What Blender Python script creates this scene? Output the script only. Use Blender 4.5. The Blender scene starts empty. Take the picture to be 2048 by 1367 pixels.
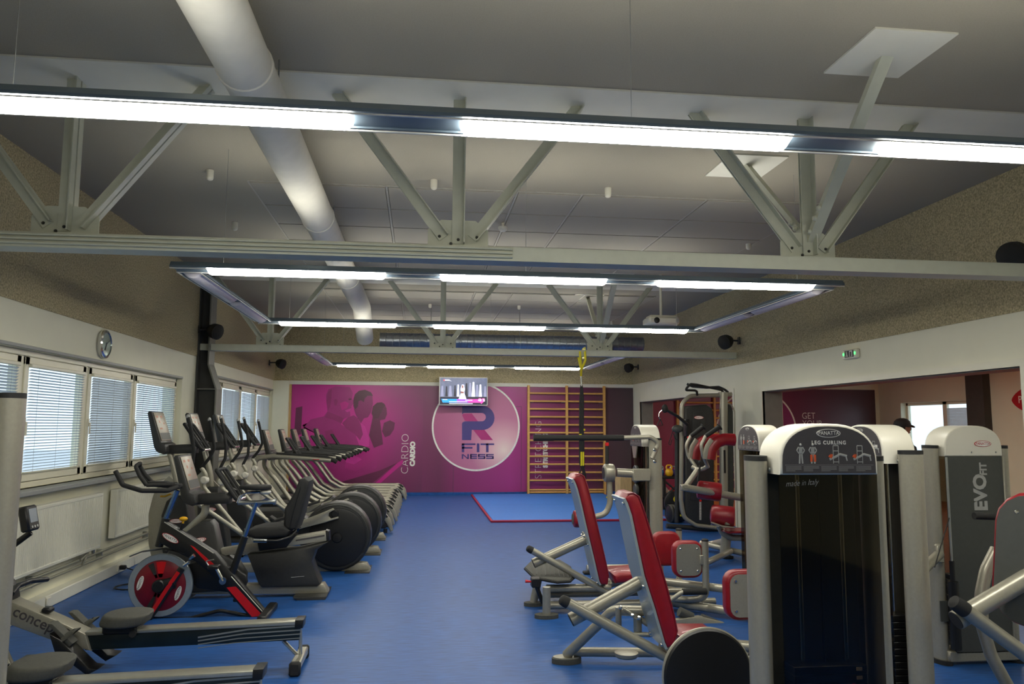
import bpy, bmesh, math, random
from mathutils import Vector, Matrix
random.seed(7)
SC = bpy.context.scene
COL = SC.collection
R = math.radians
# ------------------------------------------------------------------ camera
FPX, CAMH = 1550.0, 1.65
YAW, PITCH, ROLL = R(6.80), R(6.14), R(0.28)
_f = Vector((math.sin(YAW) * math.cos(PITCH), math.cos(YAW) * math.cos(PITCH), math.sin(PITCH)))
_r0 = Vector((math.cos(YAW), -math.sin(YAW), 0)); _u0 = _r0.cross(_f)
_r = _r0 * math.cos(ROLL) + _u0 * math.sin(ROLL); _u = _u0 * math.cos(ROLL) - _r0 * math.sin(ROLL)
CAM = Vector((0, 0, CAMH))
_cd = bpy.data.cameras.new('camera'); _cd.sensor_width = 36.0; _cd.lens = 36.0 * FPX / 2048.0
_cd.clip_start = 0.05; _cd.clip_end = 300
_co = bpy.data.objects.new('camera', _cd); COL.objects.link(_co)
_m = Matrix((_r, _u, -_f)).transposed().to_4x4(); _m.translation = CAM
_co.matrix_world = _m
SC.camera = _co
# ------------------------------------------------------------------ world: overcast winter daylight
W = bpy.data.worlds.new('overcast_sky'); SC.world = W; W.use_nodes = True
_bg = W.node_tree.nodes['Background']; _bg.inputs['Color'].default_value = (0.80, 0.90, 1.0, 1); _bg.inputs['Strength'].default_value = 1.6
# ------------------------------------------------------------------ exposure
vs = SC.view_settings
vs.view_transform = 'Standard'; vs.look = 'None'; vs.gamma = 1.0; vs.use_curve_mapping = False; vs.exposure = 0.0
LAMP_POWER = 37.0
UPLIGHT_POWER = 24.0
SC.cycles.max_bounces = 7; SC.cycles.diffuse_bounces = 4; SC.cycles.glossy_bounces = 3; SC.cycles.transmission_bounces = 2; SC.cycles.transparent_max_bounces = 10; SC.cycles.caustics_reflective = False; SC.cycles.caustics_refractive = False
LAMP_COLOR = (1.0, 0.97, 0.86)

# ------------------------------------------------------------------ a pixel of the photograph -> a point in the room
def _ray(px, py): return _r * ((px - 1024) / FPX) - _u * ((py - 683.5) / FPX) + _f
def P(px, py, Y): d = _ray(px, py); return CAM + d * (Y / d.y)
def PX(px, py, X): d = _ray(px, py); return CAM + d * (X / d.x)
def PZ(px, py, Z=0.0): d = _ray(px, py); return CAM + d * ((Z - CAMH) / d.z)

# ------------------------------------------------------------------ materials
def lin(c): return tuple(((v / 255) / 12.92 if v / 255 <= 0.04045 else ((v / 255 + 0.055) / 1.055) ** 2.4) for v in c)
MATS = {}
def mk(name, rgb, rough=0.5, metal=0.0, var=0.08, scale=30.0, bump=0.0, stretch=None, emit=0.0, spec=0.5, coat=0.0):
    m = bpy.data.materials.new(name); m.use_nodes = True; nt = m.node_tree; b = nt.nodes['Principled BSDF']
    b.inputs['Roughness'].default_value = rough; b.inputs['Metallic'].default_value = metal
    b.inputs['Specular IOR Level'].default_value = spec
    if coat: b.inputs['Coat Weight'].default_value = coat
    c = lin(rgb)
    tc = nt.nodes.new('ShaderNodeTexCoord'); n = nt.nodes.new('ShaderNodeTexNoise'); n.inputs['Scale'].default_value = scale
    n.inputs['Detail'].default_value = 3
    if stretch:
        mp = nt.nodes.new('ShaderNodeMapping'); mp.inputs['Scale'].default_value = stretch
        nt.links.new(tc.outputs['Object'], mp.inputs['Vector']); nt.links.new(mp.outputs['Vector'], n.inputs['Vector'])
    else: nt.links.new(tc.outputs['Object'], n.inputs['Vector'])
    cr = nt.nodes.new('ShaderNodeValToRGB'); e = cr.color_ramp.elements
    e[0].position = 0.3; e[1].position = 0.7
    e[0].color = (*[x * (1 - var) for x in c], 1); e[1].color = (*[min(1, x * (1 + var)) for x in c], 1)
    nt.links.new(n.outputs['Fac'], cr.inputs['Fac']); nt.links.new(cr.outputs['Color'], b.inputs['Base Color'])
    if bump:
        bp = nt.nodes.new('ShaderNodeBump'); bp.inputs['Strength'].default_value = bump; bp.inputs['Distance'].default_value = 0.01
        nt.links.new(n.outputs['Fac'], bp.inputs['Height']); nt.links.new(bp.outputs['Normal'], b.inputs['Normal'])
    if emit:
        b.inputs['Emission Strength'].default_value = emit; nt.links.new(cr.outputs['Color'], b.inputs['Emission Color'])
    MATS[name] = m
    return m
def mk_glass(name, tint, gloss=0.06):
    m = bpy.data.materials.new(name); m.use_nodes = True; nt = m.node_tree; nt.nodes.clear()
    o = nt.nodes.new('ShaderNodeOutputMaterial'); mix = nt.nodes.new('ShaderNodeMixShader'); t = nt.nodes.new('ShaderNodeBsdfTransparent')
    g = nt.nodes.new('ShaderNodeBsdfGlossy'); g.inputs['Roughness'].default_value = 0.04
    t.inputs['Color'].default_value = (*tint, 1); mix.inputs['Fac'].default_value = gloss
    nt.links.new(t.outputs[0], mix.inputs[1]); nt.links.new(g.outputs[0], mix.inputs[2]); nt.links.new(mix.outputs[0], o.inputs['Surface'])
    MATS[name] = m; return m
def mk_emit(name, rgb, strength):
    m = bpy.data.materials.new(name); m.use_nodes = True; nt = m.node_tree; b = nt.nodes['Principled BSDF']
    b.inputs['Base Color'].default_value = (*rgb, 1); b.inputs['Emission Color'].default_value = (*rgb, 1); b.inputs['Emission Strength'].default_value = strength
    MATS[name] = m; return m

# ------------------------------------------------------------------ mesh builder
class MB:
    def __init__(s): s.v = []; s.f = []
    def add(s, vs_, fs):
        o = len(s.v); s.v += [Vector(v) for v in vs_]; s.f += [tuple(i + o for i in f) for f in fs]; return s
    def box(s, lo, hi, b=0.0, M=None):
        lo = Vector(lo); hi = Vector(hi); c = (lo + hi) / 2; h = (hi - lo) / 2; h = Vector((abs(h.x), abs(h.y), abs(h.z)))
        b = min(b, 0.49 * min(h) * 2)
        if b <= 1e-6:
            vs_ = [c + Vector((x * h.x, y * h.y, z * h.z)) for x in (-1, 1) for y in (-1, 1) for z in (-1, 1)]
            fs = [(0, 1, 3, 2), (4, 6, 7, 5), (0, 4, 5, 1), (2, 3, 7, 6), (0, 2, 6, 4), (1, 5, 7, 3)]
        else:
            idx = {}; vs_ = []
            for x in (-1, 1):
                for y in (-1, 1):
                    for z in (-1, 1):
                        for k in range(3):
                            q = [h.x - b, h.y - b, h.z - b]; q[k] += b
                            idx[x, y, z, k] = len(vs_); vs_.append(c + Vector((x * q[0], y * q[1], z * q[2])))
            fs = []
            for a in (-1, 1):
                fs.append([idx[a, y, z, 0] for y, z in ((-1, -1), (1, -1), (1, 1), (-1, 1))])
                fs.append([idx[x, a, z, 1] for x, z in ((-1, -1), (1, -1), (1, 1), (-1, 1))])
                fs.append([idx[x, y, a, 2] for x, y in ((-1, -1), (1, -1), (1, 1), (-1, 1))])
                for d in (-1, 1):
                    fs.append([idx[a, d, -1, 0], idx[a, d, 1, 0], idx[a, d, 1, 1], idx[a, d, -1, 1]])
                    fs.append([idx[a, -1, d, 0], idx[a, 1, d, 0], idx[a, 1, d, 2], idx[a, -1, d, 2]])
                    fs.append([idx[-1, a, d, 1], idx[1, a, d, 1], idx[1, a, d, 2], idx[-1, a, d, 2]])
                    for z in (-1, 1): fs.append([idx[a, d, z, 0], idx[a, d, z, 1], idx[a, d, z, 2]])
        if M is not None: vs_ = [M @ v for v in vs_]
        return s.add(vs_, fs)
    def tube(s, pts, r, seg=12, fil=0.0, cap=True, flat=None):
        """flat=(a,b,up): oval section, a along the side, b along up"""
        pts = [Vector(p) for p in pts]; rs = list(r) if isinstance(r, (list, tuple)) else None
        if fil and len(pts) > 2:
            q = [pts[0]]
            for i in range(1, len(pts) - 1):
                p0, p, p1 = pts[i - 1], pts[i], pts[i + 1]; a = (p0 - p); b = (p1 - p); la, lb = a.length, b.length
                if la < 1e-6 or lb < 1e-6: continue
                a /= la; b /= lb; ang = a.angle(b, math.pi)
                if ang > 3.1: q.append(p); continue
                t = min(fil / math.tan(ang / 2), la * 0.48, lb * 0.48); A = p + a * t; B = p + b * t
                for k in range(6):
                    u = k / 5; q.append(A * (1 - u) ** 2 + p * 2 * u * (1 - u) + B * u * u)
            q.append(pts[-1]); pts = q; rs = None if rs is None else rs
        n = len(pts); o = len(s.v); prev = None
        for i, p in enumerate(pts):
            d = (pts[min(i + 1, n - 1)] - pts[max(i - 1, 0)]).normalized()
            if flat: side = d.cross(Vector(flat[2])).normalized(); up = side.cross(d).normalized()
            else:
                if prev is None:
                    h = Vector((0, 0, 1)) if abs(d.z) < 0.9 else Vector((1, 0, 0)); side = d.cross(h).normalized()
                else:
                    side = prev - d * prev.dot(d); side.normalize()
                up = side.cross(d).normalized(); prev = side
            rr = rs[min(i, len(rs) - 1)] if rs else r
            for k in range(seg):
                t = 2 * math.pi * k / seg
                if flat: s.v.append(p + side * (flat[0] * math.cos(t)) + up * (flat[1] * math.sin(t)))
                else: s.v.append(p + (side * math.cos(t) + up * math.sin(t)) * rr)
        for i in range(n - 1):
            for k in range(seg): s.f.append((o + i * seg + k, o + i * seg + (k + 1) % seg, o + (i + 1) * seg + (k + 1) % seg, o + (i + 1) * seg + k))
        if cap: s.f.append(tuple(o + k for k in range(seg))[::-1]); s.f.append(tuple(o + (n - 1) * seg + k for k in range(seg)))
        return s
    def prism(s, poly, ext, bev=0.0, steps=2):
        """planar polygon pushed along ext, both rims rounded by bev"""
        poly = [Vector(p) for p in poly]; ext = Vector(ext); n = len(poly); L = ext.length; e = ext / L
        nrm = Vector((0, 0, 0))
        for i in range(n): nrm += poly[i].cross(poly[(i + 1) % n])
        nrm.normalize()
        def inset(d):
            out = []
            for i in range(n):
                a = (poly[i] - poly[i - 1]).normalized(); b = (poly[(i + 1) % n] - poly[i]).normalized()
                na = nrm.cross(a); nb = nrm.cross(b); m = na + nb
                if m.length < 1e-6: m = na.copy()
                m.normalize(); c = max(0.5, m.dot(na)); out.append(poly[i] + m * (d / c))
            return out
        rings = []
        if bev > 0:
            for k in range(steps + 1):
                t = (k / steps) * math.pi / 2; rings.append((bev * (1 - math.sin(t)), bev * (1 - math.cos(t))))
            rings += [(i_, L - d_) for i_, d_ in rings[::-1]]
        else: rings = [(0, 0), (0, L)]
        o = len(s.v)
        for i_, d_ in rings: s.v += [p + e * d_ for p in (inset(i_) if i_ > 1e-9 else poly)]
        for k in range(len(rings) - 1):
            for i in range(n): s.f.append((o + k * n + i, o + k * n + (i + 1) % n, o + (k + 1) * n + (i + 1) % n, o + (k + 1) * n + i))
        s.f.append(tuple(o + i for i in range(n))[::-1]); m_ = len(rings) - 1; s.f.append(tuple(o + m_ * n + i for i in range(n)))
        return s
    def lathe(s, c, axis, prof, seg=24):
        c = Vector(c); a = Vector(axis).normalized(); h = Vector((0, 0, 1)) if abs(a.z) < 0.9 else Vector((1, 0, 0))
        u = a.cross(h).normalized(); w = a.cross(u); o = len(s.v); n = len(prof)
        for r_, t_ in prof:
            for k in range(seg):
                g = 2 * math.pi * k / seg; s.v.append(c + a * t_ + (u * math.cos(g) + w * math.sin(g)) * max(r_, 1e-4))
        for i in range(n - 1):
            for k in range(seg): s.f.append((o + i * seg + k, o + i * seg + (k + 1) % seg, o + (i + 1) * seg + (k + 1) % seg, o + (i + 1) * seg + k))
        s.f.append(tuple(o + k for k in range(seg))[::-1]); s.f.append(tuple(o + (n - 1) * seg + k for k in range(seg)))
        return s
    def cyl(s, c, axis, r, h, seg=24, b=0.0):
        if b: return s.lathe(c, axis, [(r - b, 0), (r, b), (r, h - b), (r - b, h)], seg)
        return s.lathe(c, axis, [(r, 0), (r, h)], seg)
    def ell(s, c, rad, M=None, seg=16, rings=10):
        c = Vector(c); o = len(s.v)
        for i in range(1, rings):
            t = math.pi * i / rings
            for k in range(seg):
                g = 2 * math.pi * k / seg; q = Vector((rad[0] * math.sin(t) * math.cos(g), rad[1] * math.sin(t) * math.sin(g), rad[2] * math.cos(t)))
                s.v.append(c + (M @ q if M is not None else q))
        for z in (1, -1):
            q = Vector((0, 0, rad[2] * z)); s.v.append(c + (M @ q if M is not None else q))
        top, bot = len(s.v) - 2, len(s.v) - 1
        for i in range(rings - 2):
            for k in range(seg): s.f.append((o + i * seg + k, o + i * seg + (k + 1) % seg, o + (i + 1) * seg + (k + 1) % seg, o + (i + 1) * seg + k))
        for k in range(seg):
            s.f.append((top, o + (k + 1) % seg, o + k)); q = o + (rings - 2) * seg; s.f.append((bot, q + k, q + (k + 1) % seg))
        return s
    def ring(s, c, axis, prof, seg=32):
        """closed profile turned about the axis: a hoop"""
        c = Vector(c); a = Vector(axis).normalized(); h = Vector((0, 0, 1)) if abs(a.z) < 0.9 else Vector((1, 0, 0))
        u = a.cross(h).normalized(); w = a.cross(u); o = len(s.v); n = len(prof)
        for r_, t_ in prof:
            for k in range(seg):
                g = 2 * math.pi * k / seg; s.v.append(c + a * t_ + (u * math.cos(g) + w * math.sin(g)) * r_)
        for i in range(n):
            j = (i + 1) % n
            for k in range(seg): s.f.append((o + i * seg + k, o + i * seg + (k + 1) % seg, o + j * seg + (k + 1) % seg, o + j * seg + k))
        return s
    def islands(s):
        par = list(range(len(s.v)))
        def find(i):
            while par[i] != i: par[i] = par[par[i]]; i = par[i]
            return i
        for f in s.f:
            r = find(f[0])
            for i in f[1:]: par[find(i)] = r
        grp = {}
        for f in s.f: grp.setdefault(find(f[0]), []).append(f)
        out = []
        for fs in grp.values():
            ids = sorted({i for f in fs for i in f}); mp = {i: k for k, i in enumerate(ids)}; m = MB()
            m.v = [s.v[i] for i in ids]; m.f = [tuple(mp[i] for i in f) for f in fs]; out.append(m)
        return out
    def xform(s, M): s.v = [M @ v for v in s.v]; return s

def _world_loc(o):
    v = Vector((0, 0, 0))
    while o is not None: v += o.location; o = o.parent
    return v
def mesh_obj(name, me, m, parent):
    o = bpy.data.objects.new(name, me); COL.objects.link(o)
    if m is not None: me.materials.append(MATS[m] if isinstance(m, str) else m)
    if parent is not None: o.parent = parent
    return o
SINGLY = {'bolt', 'duct_hanger', 'front_foot', 'floor_foot', 'key', 'handle_bar', 'clamp', 'buckle', 'seat_stay', 'bracket', 'brace', 'hand', 'adjusting_linkage', 'cord', 'eye', 'hurdle_foot', 'edge_strip', 'bag_strap', 'valve', 'branch_pipe', 'yellow_mark', 'base_tube', 'floor_frame', 'front_leg', 'inner_handlebar', 'cam', 'print'}
def obj(name, mb, m, parent=None, local=False, smooth=40, origin=None):
    if name in SINGLY and parent is not None and parent.name.split('.')[0] != 'person':
        isl = mb.islands()
        if len(isl) > 1: return [_obj(name, i, m, parent, local, smooth) for i in isl][0]
    return _obj(name, mb, m, parent, local, smooth, origin)
def _obj(name, mb, m, parent=None, local=False, smooth=40, origin=None):
    off = Vector((0, 0, 0)) if local else _world_loc(parent)
    if parent is None and origin is not None: off = Vector(origin)
    me = bpy.data.meshes.new(name); me.from_pydata([v - off for v in mb.v], [], mb.f)
    bm = bmesh.new(); bm.from_mesh(me); bmesh.ops.recalc_face_normals(bm, faces=bm.faces); bm.to_mesh(me); bm.free()
    if smooth:
        for p in me.polygons: p.use_smooth = True
        me.set_sharp_from_angle(angle=R(smooth))
    o = mesh_obj(name, me, m, parent)
    if parent is None and origin is not None: o.location = off
    return o
def tag(o, label=None, cat=None, group=None, kind=None):
    if label: o['label'] = label
    if cat: o['category'] = cat
    if group: o['group'] = group
    if kind: o['kind'] = kind
    return o
def thing(name, loc, label, cat, group=None, rz=0.0):
    o = bpy.data.objects.new(name, None); COL.objects.link(o); o.location = Vector(loc); o.rotation_euler = (0, 0, rz); o.empty_display_size = 0.1
    return tag(o, label, cat, group)
def struct(name, mb, m, smooth=30): return tag(obj(name, mb, m, smooth=smooth), kind='structure')
KIDS = {}
def copy_tree(o, parent=None):
    c = o.copy(); COL.objects.link(c); c.parent = parent
    for ch in [x for x in bpy.data.objects if x.parent is o]: copy_tree(ch, c)
    return c
def dup(root, delta, label, group=None):
    c = copy_tree(root); c.location = root.location + Vector(delta); c['label'] = label
    if group: c['group'] = group
    return c
def place(px_py_list, Y): return [P(x, y, Y) for x, y in px_py_list]
def text(name, s, size, M, m, parent, ext=0.0008, off=0.0, sx=1.0, local=False, align='CENTER', spacing=1.0):
    """flat lettering; M maps the text plane (x right, y up) into the room"""
    cu = bpy.data.curves.new(name, 'FONT'); cu.body = s; cu.size = size; cu.extrude = ext; cu.offset = off
    cu.align_x = align; cu.align_y = 'CENTER'; cu.resolution_u = 3; cu.space_character = spacing
    t = bpy.data.objects.new(name, cu); COL.objects.link(t); bpy.context.view_layer.update()
    me = bpy.data.meshes.new_from_object(t.evaluated_get(bpy.context.evaluated_depsgraph_get()))
    bpy.data.objects.remove(t); bpy.data.curves.remove(cu)
    o0 = Vector((0, 0, 0)) if local else _world_loc(parent)
    S = Matrix.Diagonal((sx, 1, 1, 1)); me.transform(Matrix.Translation(-o0) @ M @ S); me.materials.clear()
    return mesh_obj(name, me, m, parent)
def frame(o, xdir, ydir):
    x = Vector(xdir).normalized(); y = Vector(ydir).normalized(); z = x.cross(y).normalized(); y = z.cross(x)
    m = Matrix((x, y, z)).transposed().to_4x4(); m.translation = Vector(o); return m
def oval(c, xdir, ydir, rx, ry, seg=24):
    x = Vector(xdir).normalized(); y = Vector(ydir).normalized(); c = Vector(c)
    return [c + x * (rx * math.cos(2 * math.pi * k / seg)) + y * (ry * math.sin(2 * math.pi * k / seg)) for k in range(seg)]
def badge(c, xdir, ydir, rx, parent, local=False, ring='red_print', fill='white_print', letters='red_print'):
    """oval maker's badge"""
    n = Vector(xdir).normalized().cross(Vector(ydir).normalized()); c = Vector(c); ry = rx * 0.34
    b = obj('badge', MB().prism(oval(c, xdir, ydir, rx, ry), n * 0.002), ring, parent, local)
    q = b if parent.parent is None else parent
    o2 = obj('badge_field', MB().prism(oval(c + n * 0.002, xdir, ydir, rx * 0.93, ry * 0.86), n * 0.0008), fill, q, local)
    text('badge_lettering', 'PANATTA', rx * 0.42, frame(c + n * 0.0032, xdir, ydir), letters, q, 0.0004, 0.0, 0.92, local)
    return b
def bolt(mb, c, axis, r=0.008, h=0.006): mb.lathe(c, axis, [(r, 0), (r, h * 0.5), (r * 0.6, h)], 10)

mk('floor_blue', (34, 82, 148), 0.42, 0, 0.30, 7.0, 0.02, (1.0, 7.0, 1.0), 0, 0.28)
mk('mat_blue', (52, 118, 205), 0.55, 0, 0.06, 20)
mk('mat_red', (170, 30, 62), 0.6)
mk('wall_white', (232, 229, 206), 0.85, 0, 0.02, 3)
mk('wall_cream', (220, 224, 202), 0.85, 0, 0.02, 3)
mk('brown_plaster', (182, 170, 134), 0.95, 0, 0.40, 60, 0.9)
mk('ceiling_grey', (164, 158, 142), 0.9, 0, 0.05, 120, 0.15)
mk('ceiling_tile', (164, 159, 146), 0.9, 0, 0.05, 150, 0.2)
mk('tile_grid', (176, 173, 162), 0.6)
mk('ceiling_white', (226, 224, 210), 0.85, 0, 0.02, 6)
mk('truss_grey', (196, 198, 180), 0.5, 0, 0.04, 12)
mk('duct_white', (215, 212, 200), 0.55, 0, 0.04, 8)
mk('galvanised', (150, 155, 160), 0.3, 0.9, 0.12, 20)
mk('lamp_housing', (92, 108, 122), 0.45, 0.3, 0.05, 10)
mk('lamp_edge', (225, 225, 220), 0.3, 0.4)
mk('lamp_off', (196, 192, 200), 0.35, 0, 0.02, 10)
mk('silver_paint', (166, 162, 146), 0.33, 0.42, 0.04, 60)
mk('cap_white', (228, 224, 208), 0.35, 0, 0.02, 6)
mk('dark_plastic', (46, 46, 44), 0.42, 0, 0.10, 40)
mk('black_plastic', (22, 22, 22), 0.4, 0, 0.12, 40)
mk('rubber', (34, 34, 33), 0.75, 0, 0.12, 60, 0.1)
mk('grey_rubber', (78, 78, 72), 0.8, 0, 0.1, 60, 0.1)
mk('chrome', (215, 215, 212), 0.12, 1.0, 0.03, 10)
mk('steel', (178, 180, 176), 0.28, 0.9, 0.05, 20)
mk('red_vinyl', (142, 18, 30), 0.38, 0, 0.08, 25, 0.03, None, 0, 0.5, 0.2)
mk('red_paint', (205, 24, 28), 0.3, 0, 0.05, 20)
mk('dark_red', (120, 14, 32), 0.35, 0, 0.10, 10)
mk('red_print', (185, 20, 34), 0.5)
mk('white_print', (236, 234, 226), 0.5)
mk('grey_print', (170, 170, 165), 0.5)
mk('orange_print', (226, 92, 40), 0.5)
mk('plaque_grey', (72, 68, 70), 0.45, 0, 0.05, 20)
mk('panel_grey', (72, 74, 70), 0.5, 0, 0.05, 30)
mk('display', (158, 148, 130), 0.3, 0, 0.08, 14)
mk('backboard', (168, 180, 182), 0.3, 0.4, 0.03, 6)
mk('blue_chrome', (104, 136, 174), 0.16, 0.9, 0.05, 10)
mk('yellow', (236, 176, 22), 0.4)
mk('strap_yellow', (228, 214, 26), 0.6)
mk('wood_pine', (214, 166, 92), 0.45, 0, 0.15, 14, 0.03, (1, 1, 12))
mk('wood_board', (196, 166, 112), 0.6, 0, 0.12, 8, 0.03, (6, 1, 1))
mk('upvc', (230, 226, 204), 0.4, 0, 0.02, 4)
mk('sill_grey', (150, 152, 148), 0.5, 0, 0.05, 20)
mk('radiator_white', (226, 224, 208), 0.4, 0, 0.02, 6)
mk('pipe_grey', (160, 158, 140), 0.4, 0.3)
mk('blind_slat', (205, 214, 220), 0.5, 0, 0.03, 10)
mk('column_grey', (120, 120, 112), 0.55, 0, 0.05, 10)
mk('dark_grey_paint', (66, 66, 64), 0.7, 0, 0.05, 10)
mk('rail_alu', (186, 184, 170), 0.3, 0.7, 0.05, 20)
mk('rail_dark', (28, 40, 44), 0.3, 0.2, 0.2, 6)
mk('orange_floor', (172, 86, 30), 0.35, 0, 0.15, 5, 0, (1, 8, 1))
mk('cover_clear_grey', (150, 160, 168), 0.25, 0.2, 0.05, 20)
mk('speaker_black', (40, 40, 38), 0.7, 0, 0.1, 80, 0.1)
mk_glass('pane_glass', (0.93, 0.97, 0.98), 0.05)
mk_glass('tinted_guard', (0.46, 0.42, 0.35), 0.035)
mk_emit('lamp_on', LAMP_COLOR, LAMP_POWER)
mk_emit('lamp_up', LAMP_COLOR, UPLIGHT_POWER)
# ================================================================== the room shell
XL, XR, YB, YF, ZC, ZW = -3.38, 5.25, 18.70, -4.0, 3.95, 2.67
T = 0.26
XR2 = 11.73
struct('floor', MB().box((XL - T, YF - 0.2, -0.12), (XR + 0.02, YB + 0.2, 0.0)), 'floor_blue')
struct('floor_side_room', MB().box((XR + 0.02, 2.5, -0.12), (XR2 + T, YB + 0.2, 0.0)), 'orange_floor')
# ---- left wall with two window openings
W1 = (5.9, 11.60, 1.08, 2.29); W2 = (12.95, 18.58, 1.08, 2.43)
wl = MB()
wl.box((XL - T, YF, 0), (XL, YB + 0.2, 1.08)).box((XL - T, YF, 1.08), (XL, W1[0], ZW)).box((XL - T, W1[1], 1.08), (XL, W2[0], ZW)).box((XL - T, W2[1], 1.08), (XL, YB + 0.2, ZW))
wl.box((XL - T, W1[0], W1[3]), (XL, W1[1], ZW)).box((XL - T, W2[0], W2[3]), (XL, W2[1], ZW))
struct('wall_left', wl, 'wall_white')
struct('wall_left_upper', MB().box((XL - T, YF, ZW), (XL + 0.012, YB + 0.2, ZC)), 'brown_plaster')
# ---- right wall with two wide openings into the side room
O1 = (6.22, 11.41, 2.19); O2 = (12.55, 18.10, 2.22); TR = 0.32
wr = MB()
wr.box((XR, YF, 0), (XR + TR, O1[0], ZW)).box((XR, O1[1], 0), (XR + TR, O2[0], ZW)).box((XR, O2[1], 0), (XR + TR, YB + 0.2, ZW))
wr.box((XR, O1[0], O1[2]), (XR + TR, O1[1], ZW)).box((XR, O2[0], O2[2]), (XR + TR, O2[1], ZW))
struct('wall_right', wr, 'wall_white')
struct('wall_right_upper', MB().box((XR - 0.012, YF, ZW), (XR + TR, YB + 0.2, ZC)), 'brown_plaster')
struct('wall_front', MB().box((XL - T, YF - 0.2, 0), (XR + TR, YF, ZC)), 'wall_white')
# dark lining of the openings and their pale frames
for n, (a, b, h) in enumerate((O1, O2)):
    lin_ = MB().box((XR + 0.03, a, h - 0.012), (XR + TR - 0.01, b, h)).box((XR + 0.03, b - 0.012, 0), (XR + TR - 0.01, b, h - 0.012)).box((XR + 0.03, a, 0), (XR + TR - 0.01, a + 0.012, h - 0.012))
    struct('trim_%d' % (n + 1), lin_, 'column_grey')
    fr = MB().box((XR - 0.012, a - 0.07, h), (XR + 0.03, b + 0.07, h + 0.07)).box((XR - 0.012, a - 0.07, 0), (XR + 0.03, a, h)).box((XR - 0.012, b, 0), (XR + 0.03, b + 0.07, h))
    struct('trim_%d' % (n + 3), fr, 'upvc')
# ---- back wall
struct('wall_back', MB().box((XL - T, YB, 0), (XR + TR, YB + 0.2, ZW)), 'wall_white')
struct('wall_back_upper', MB().box((XL - T, YB - 0.012, ZW), (XR + TR, YB + 0.2, ZC)), 'brown_plaster')
struct('trim_5', MB().box((XL, YB - 0.03, 2.585), (XR, YB, 2.67), 0.004), 'ceiling_white')
struct('trim_6', MB().box((XL, YB - 0.14, 0), (-3.02, YB, 2.665)), 'wall_white')
struct('trim_7', MB().box((-3.02, YB - 0.035, 0), (-2.97, YB, 2.585)), 'wood_board')
struct('baseboard_back', MB().box((-2.97, YB - 0.03, 0), (XR, YB - 0.0, 0.07)), 'floor_blue')
# ---- ceiling
ceil = struct('ceiling', MB().box((XL - T, YF - 0.2, ZC), (XR + TR, YB + 0.2, ZC + 0.1)), 'ceiling_grey')
GX = [-1.65, -0.35, 0.93, 1.58, 2.87, 4.15]
def tile_field(y0, rows, pitch):
    gm = MB()
    for x in GX: gm.box((x - 0.009, y0, ZC - 0.012), (x + 0.009, y0 + rows * pitch, ZC))
    for k in range(rows + 1): gm.box((GX[0], y0 + k * pitch - 0.008, ZC - 0.011), (GX[-1], y0 + k * pitch + 0.008, ZC))
    obj('tile_grid', gm, 'tile_grid', ceil)
    cache = {}
    for i in range(len(GX) - 1):
        for k in range(rows):
            w = round(GX[i + 1] - GX[i] - 0.03, 3); d = pitch - 0.03
            if w not in cache:
                t = obj('ceiling_panel', MB().box((-w / 2, -d / 2, -0.02), (w / 2, d / 2, 0.0), 0.004), 'ceiling_tile', ceil, True); cache[w] = t.data
            else:
                t = bpy.data.objects.new('ceiling_panel', cache[w]); COL.objects.link(t); t.parent = ceil
            t.location = ((GX[i] + GX[i + 1]) / 2, y0 + (k + 0.5) * pitch, ZC)
tile_field(7.39, 5, 0.77)
tile_field(13.25, 6, 0.77)
TR1, TR2 = 5.30, 12.40
for n, ty in enumerate((TR1, TR2)):
    struct('ceiling_strip_%d' % (n + 1), MB().box((XL, ty - 0.31, ZC - 0.012), (XR, ty + 0.24, ZC + 0.01)), 'ceiling_white')
# ---- side room shell
struct('wall_side_room_back', MB().box((XR + TR, YB, 0), (XR2 + T, YB + 0.2, 2.9)), 'wall_cream')
wy0, wy1, wz0, wz1 = 15.30, 17.80, 0.95, 2.24
w2 = MB().box((XR2, 2.5, 0), (XR2 + T, wy0, 2.9)).box((XR2, wy1, 0), (XR2 + T, YB + 0.2, 2.9)).box((XR2, wy0, 0), (XR2 + T, wy1, wz0)).box((XR2, wy0, wz1), (XR2 + T, wy1, 2.9))
struct('wall_side_room_right', w2, 'wall_cream')
struct('wall_side_room_front', MB().box((XR + TR, 2.3, 0), (XR2 + T, 2.5, 2.9)), 'wall_cream')
struct('ceiling_side_room', MB().box((XR + TR, 2.3, 2.86), (XR2 + T, YB + 0.2, 2.96)), 'ceiling_white')
struct('trim_8', MB().box((XR2 - 0.16, 14.76, 0), (XR2, 15.28, 2.86)), 'dark_grey_paint')
for k, yy in enumerate((7.5, 11.0, 14.5)):  # unseen lamps added under this ceiling to light the side room
    t = thing('added_lamp', (8.6, yy, 2.86), ['nearest', 'middle', 'farthest'][k] + ' unseen lamp added to light the side room behind the right wall', 'lamp', 'lamps added for the side room')
    obj('added_lamp_tray', MB().box((8.0, yy - 0.16, 2.81), (9.2, yy + 0.16, 2.86), 0.01), 'cap_white', t)
    obj('diffuser', MB().box((8.03, yy - 0.13, 2.795), (9.17, yy + 0.13, 2.812), 0.004), 'lamp_on', t)

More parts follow.
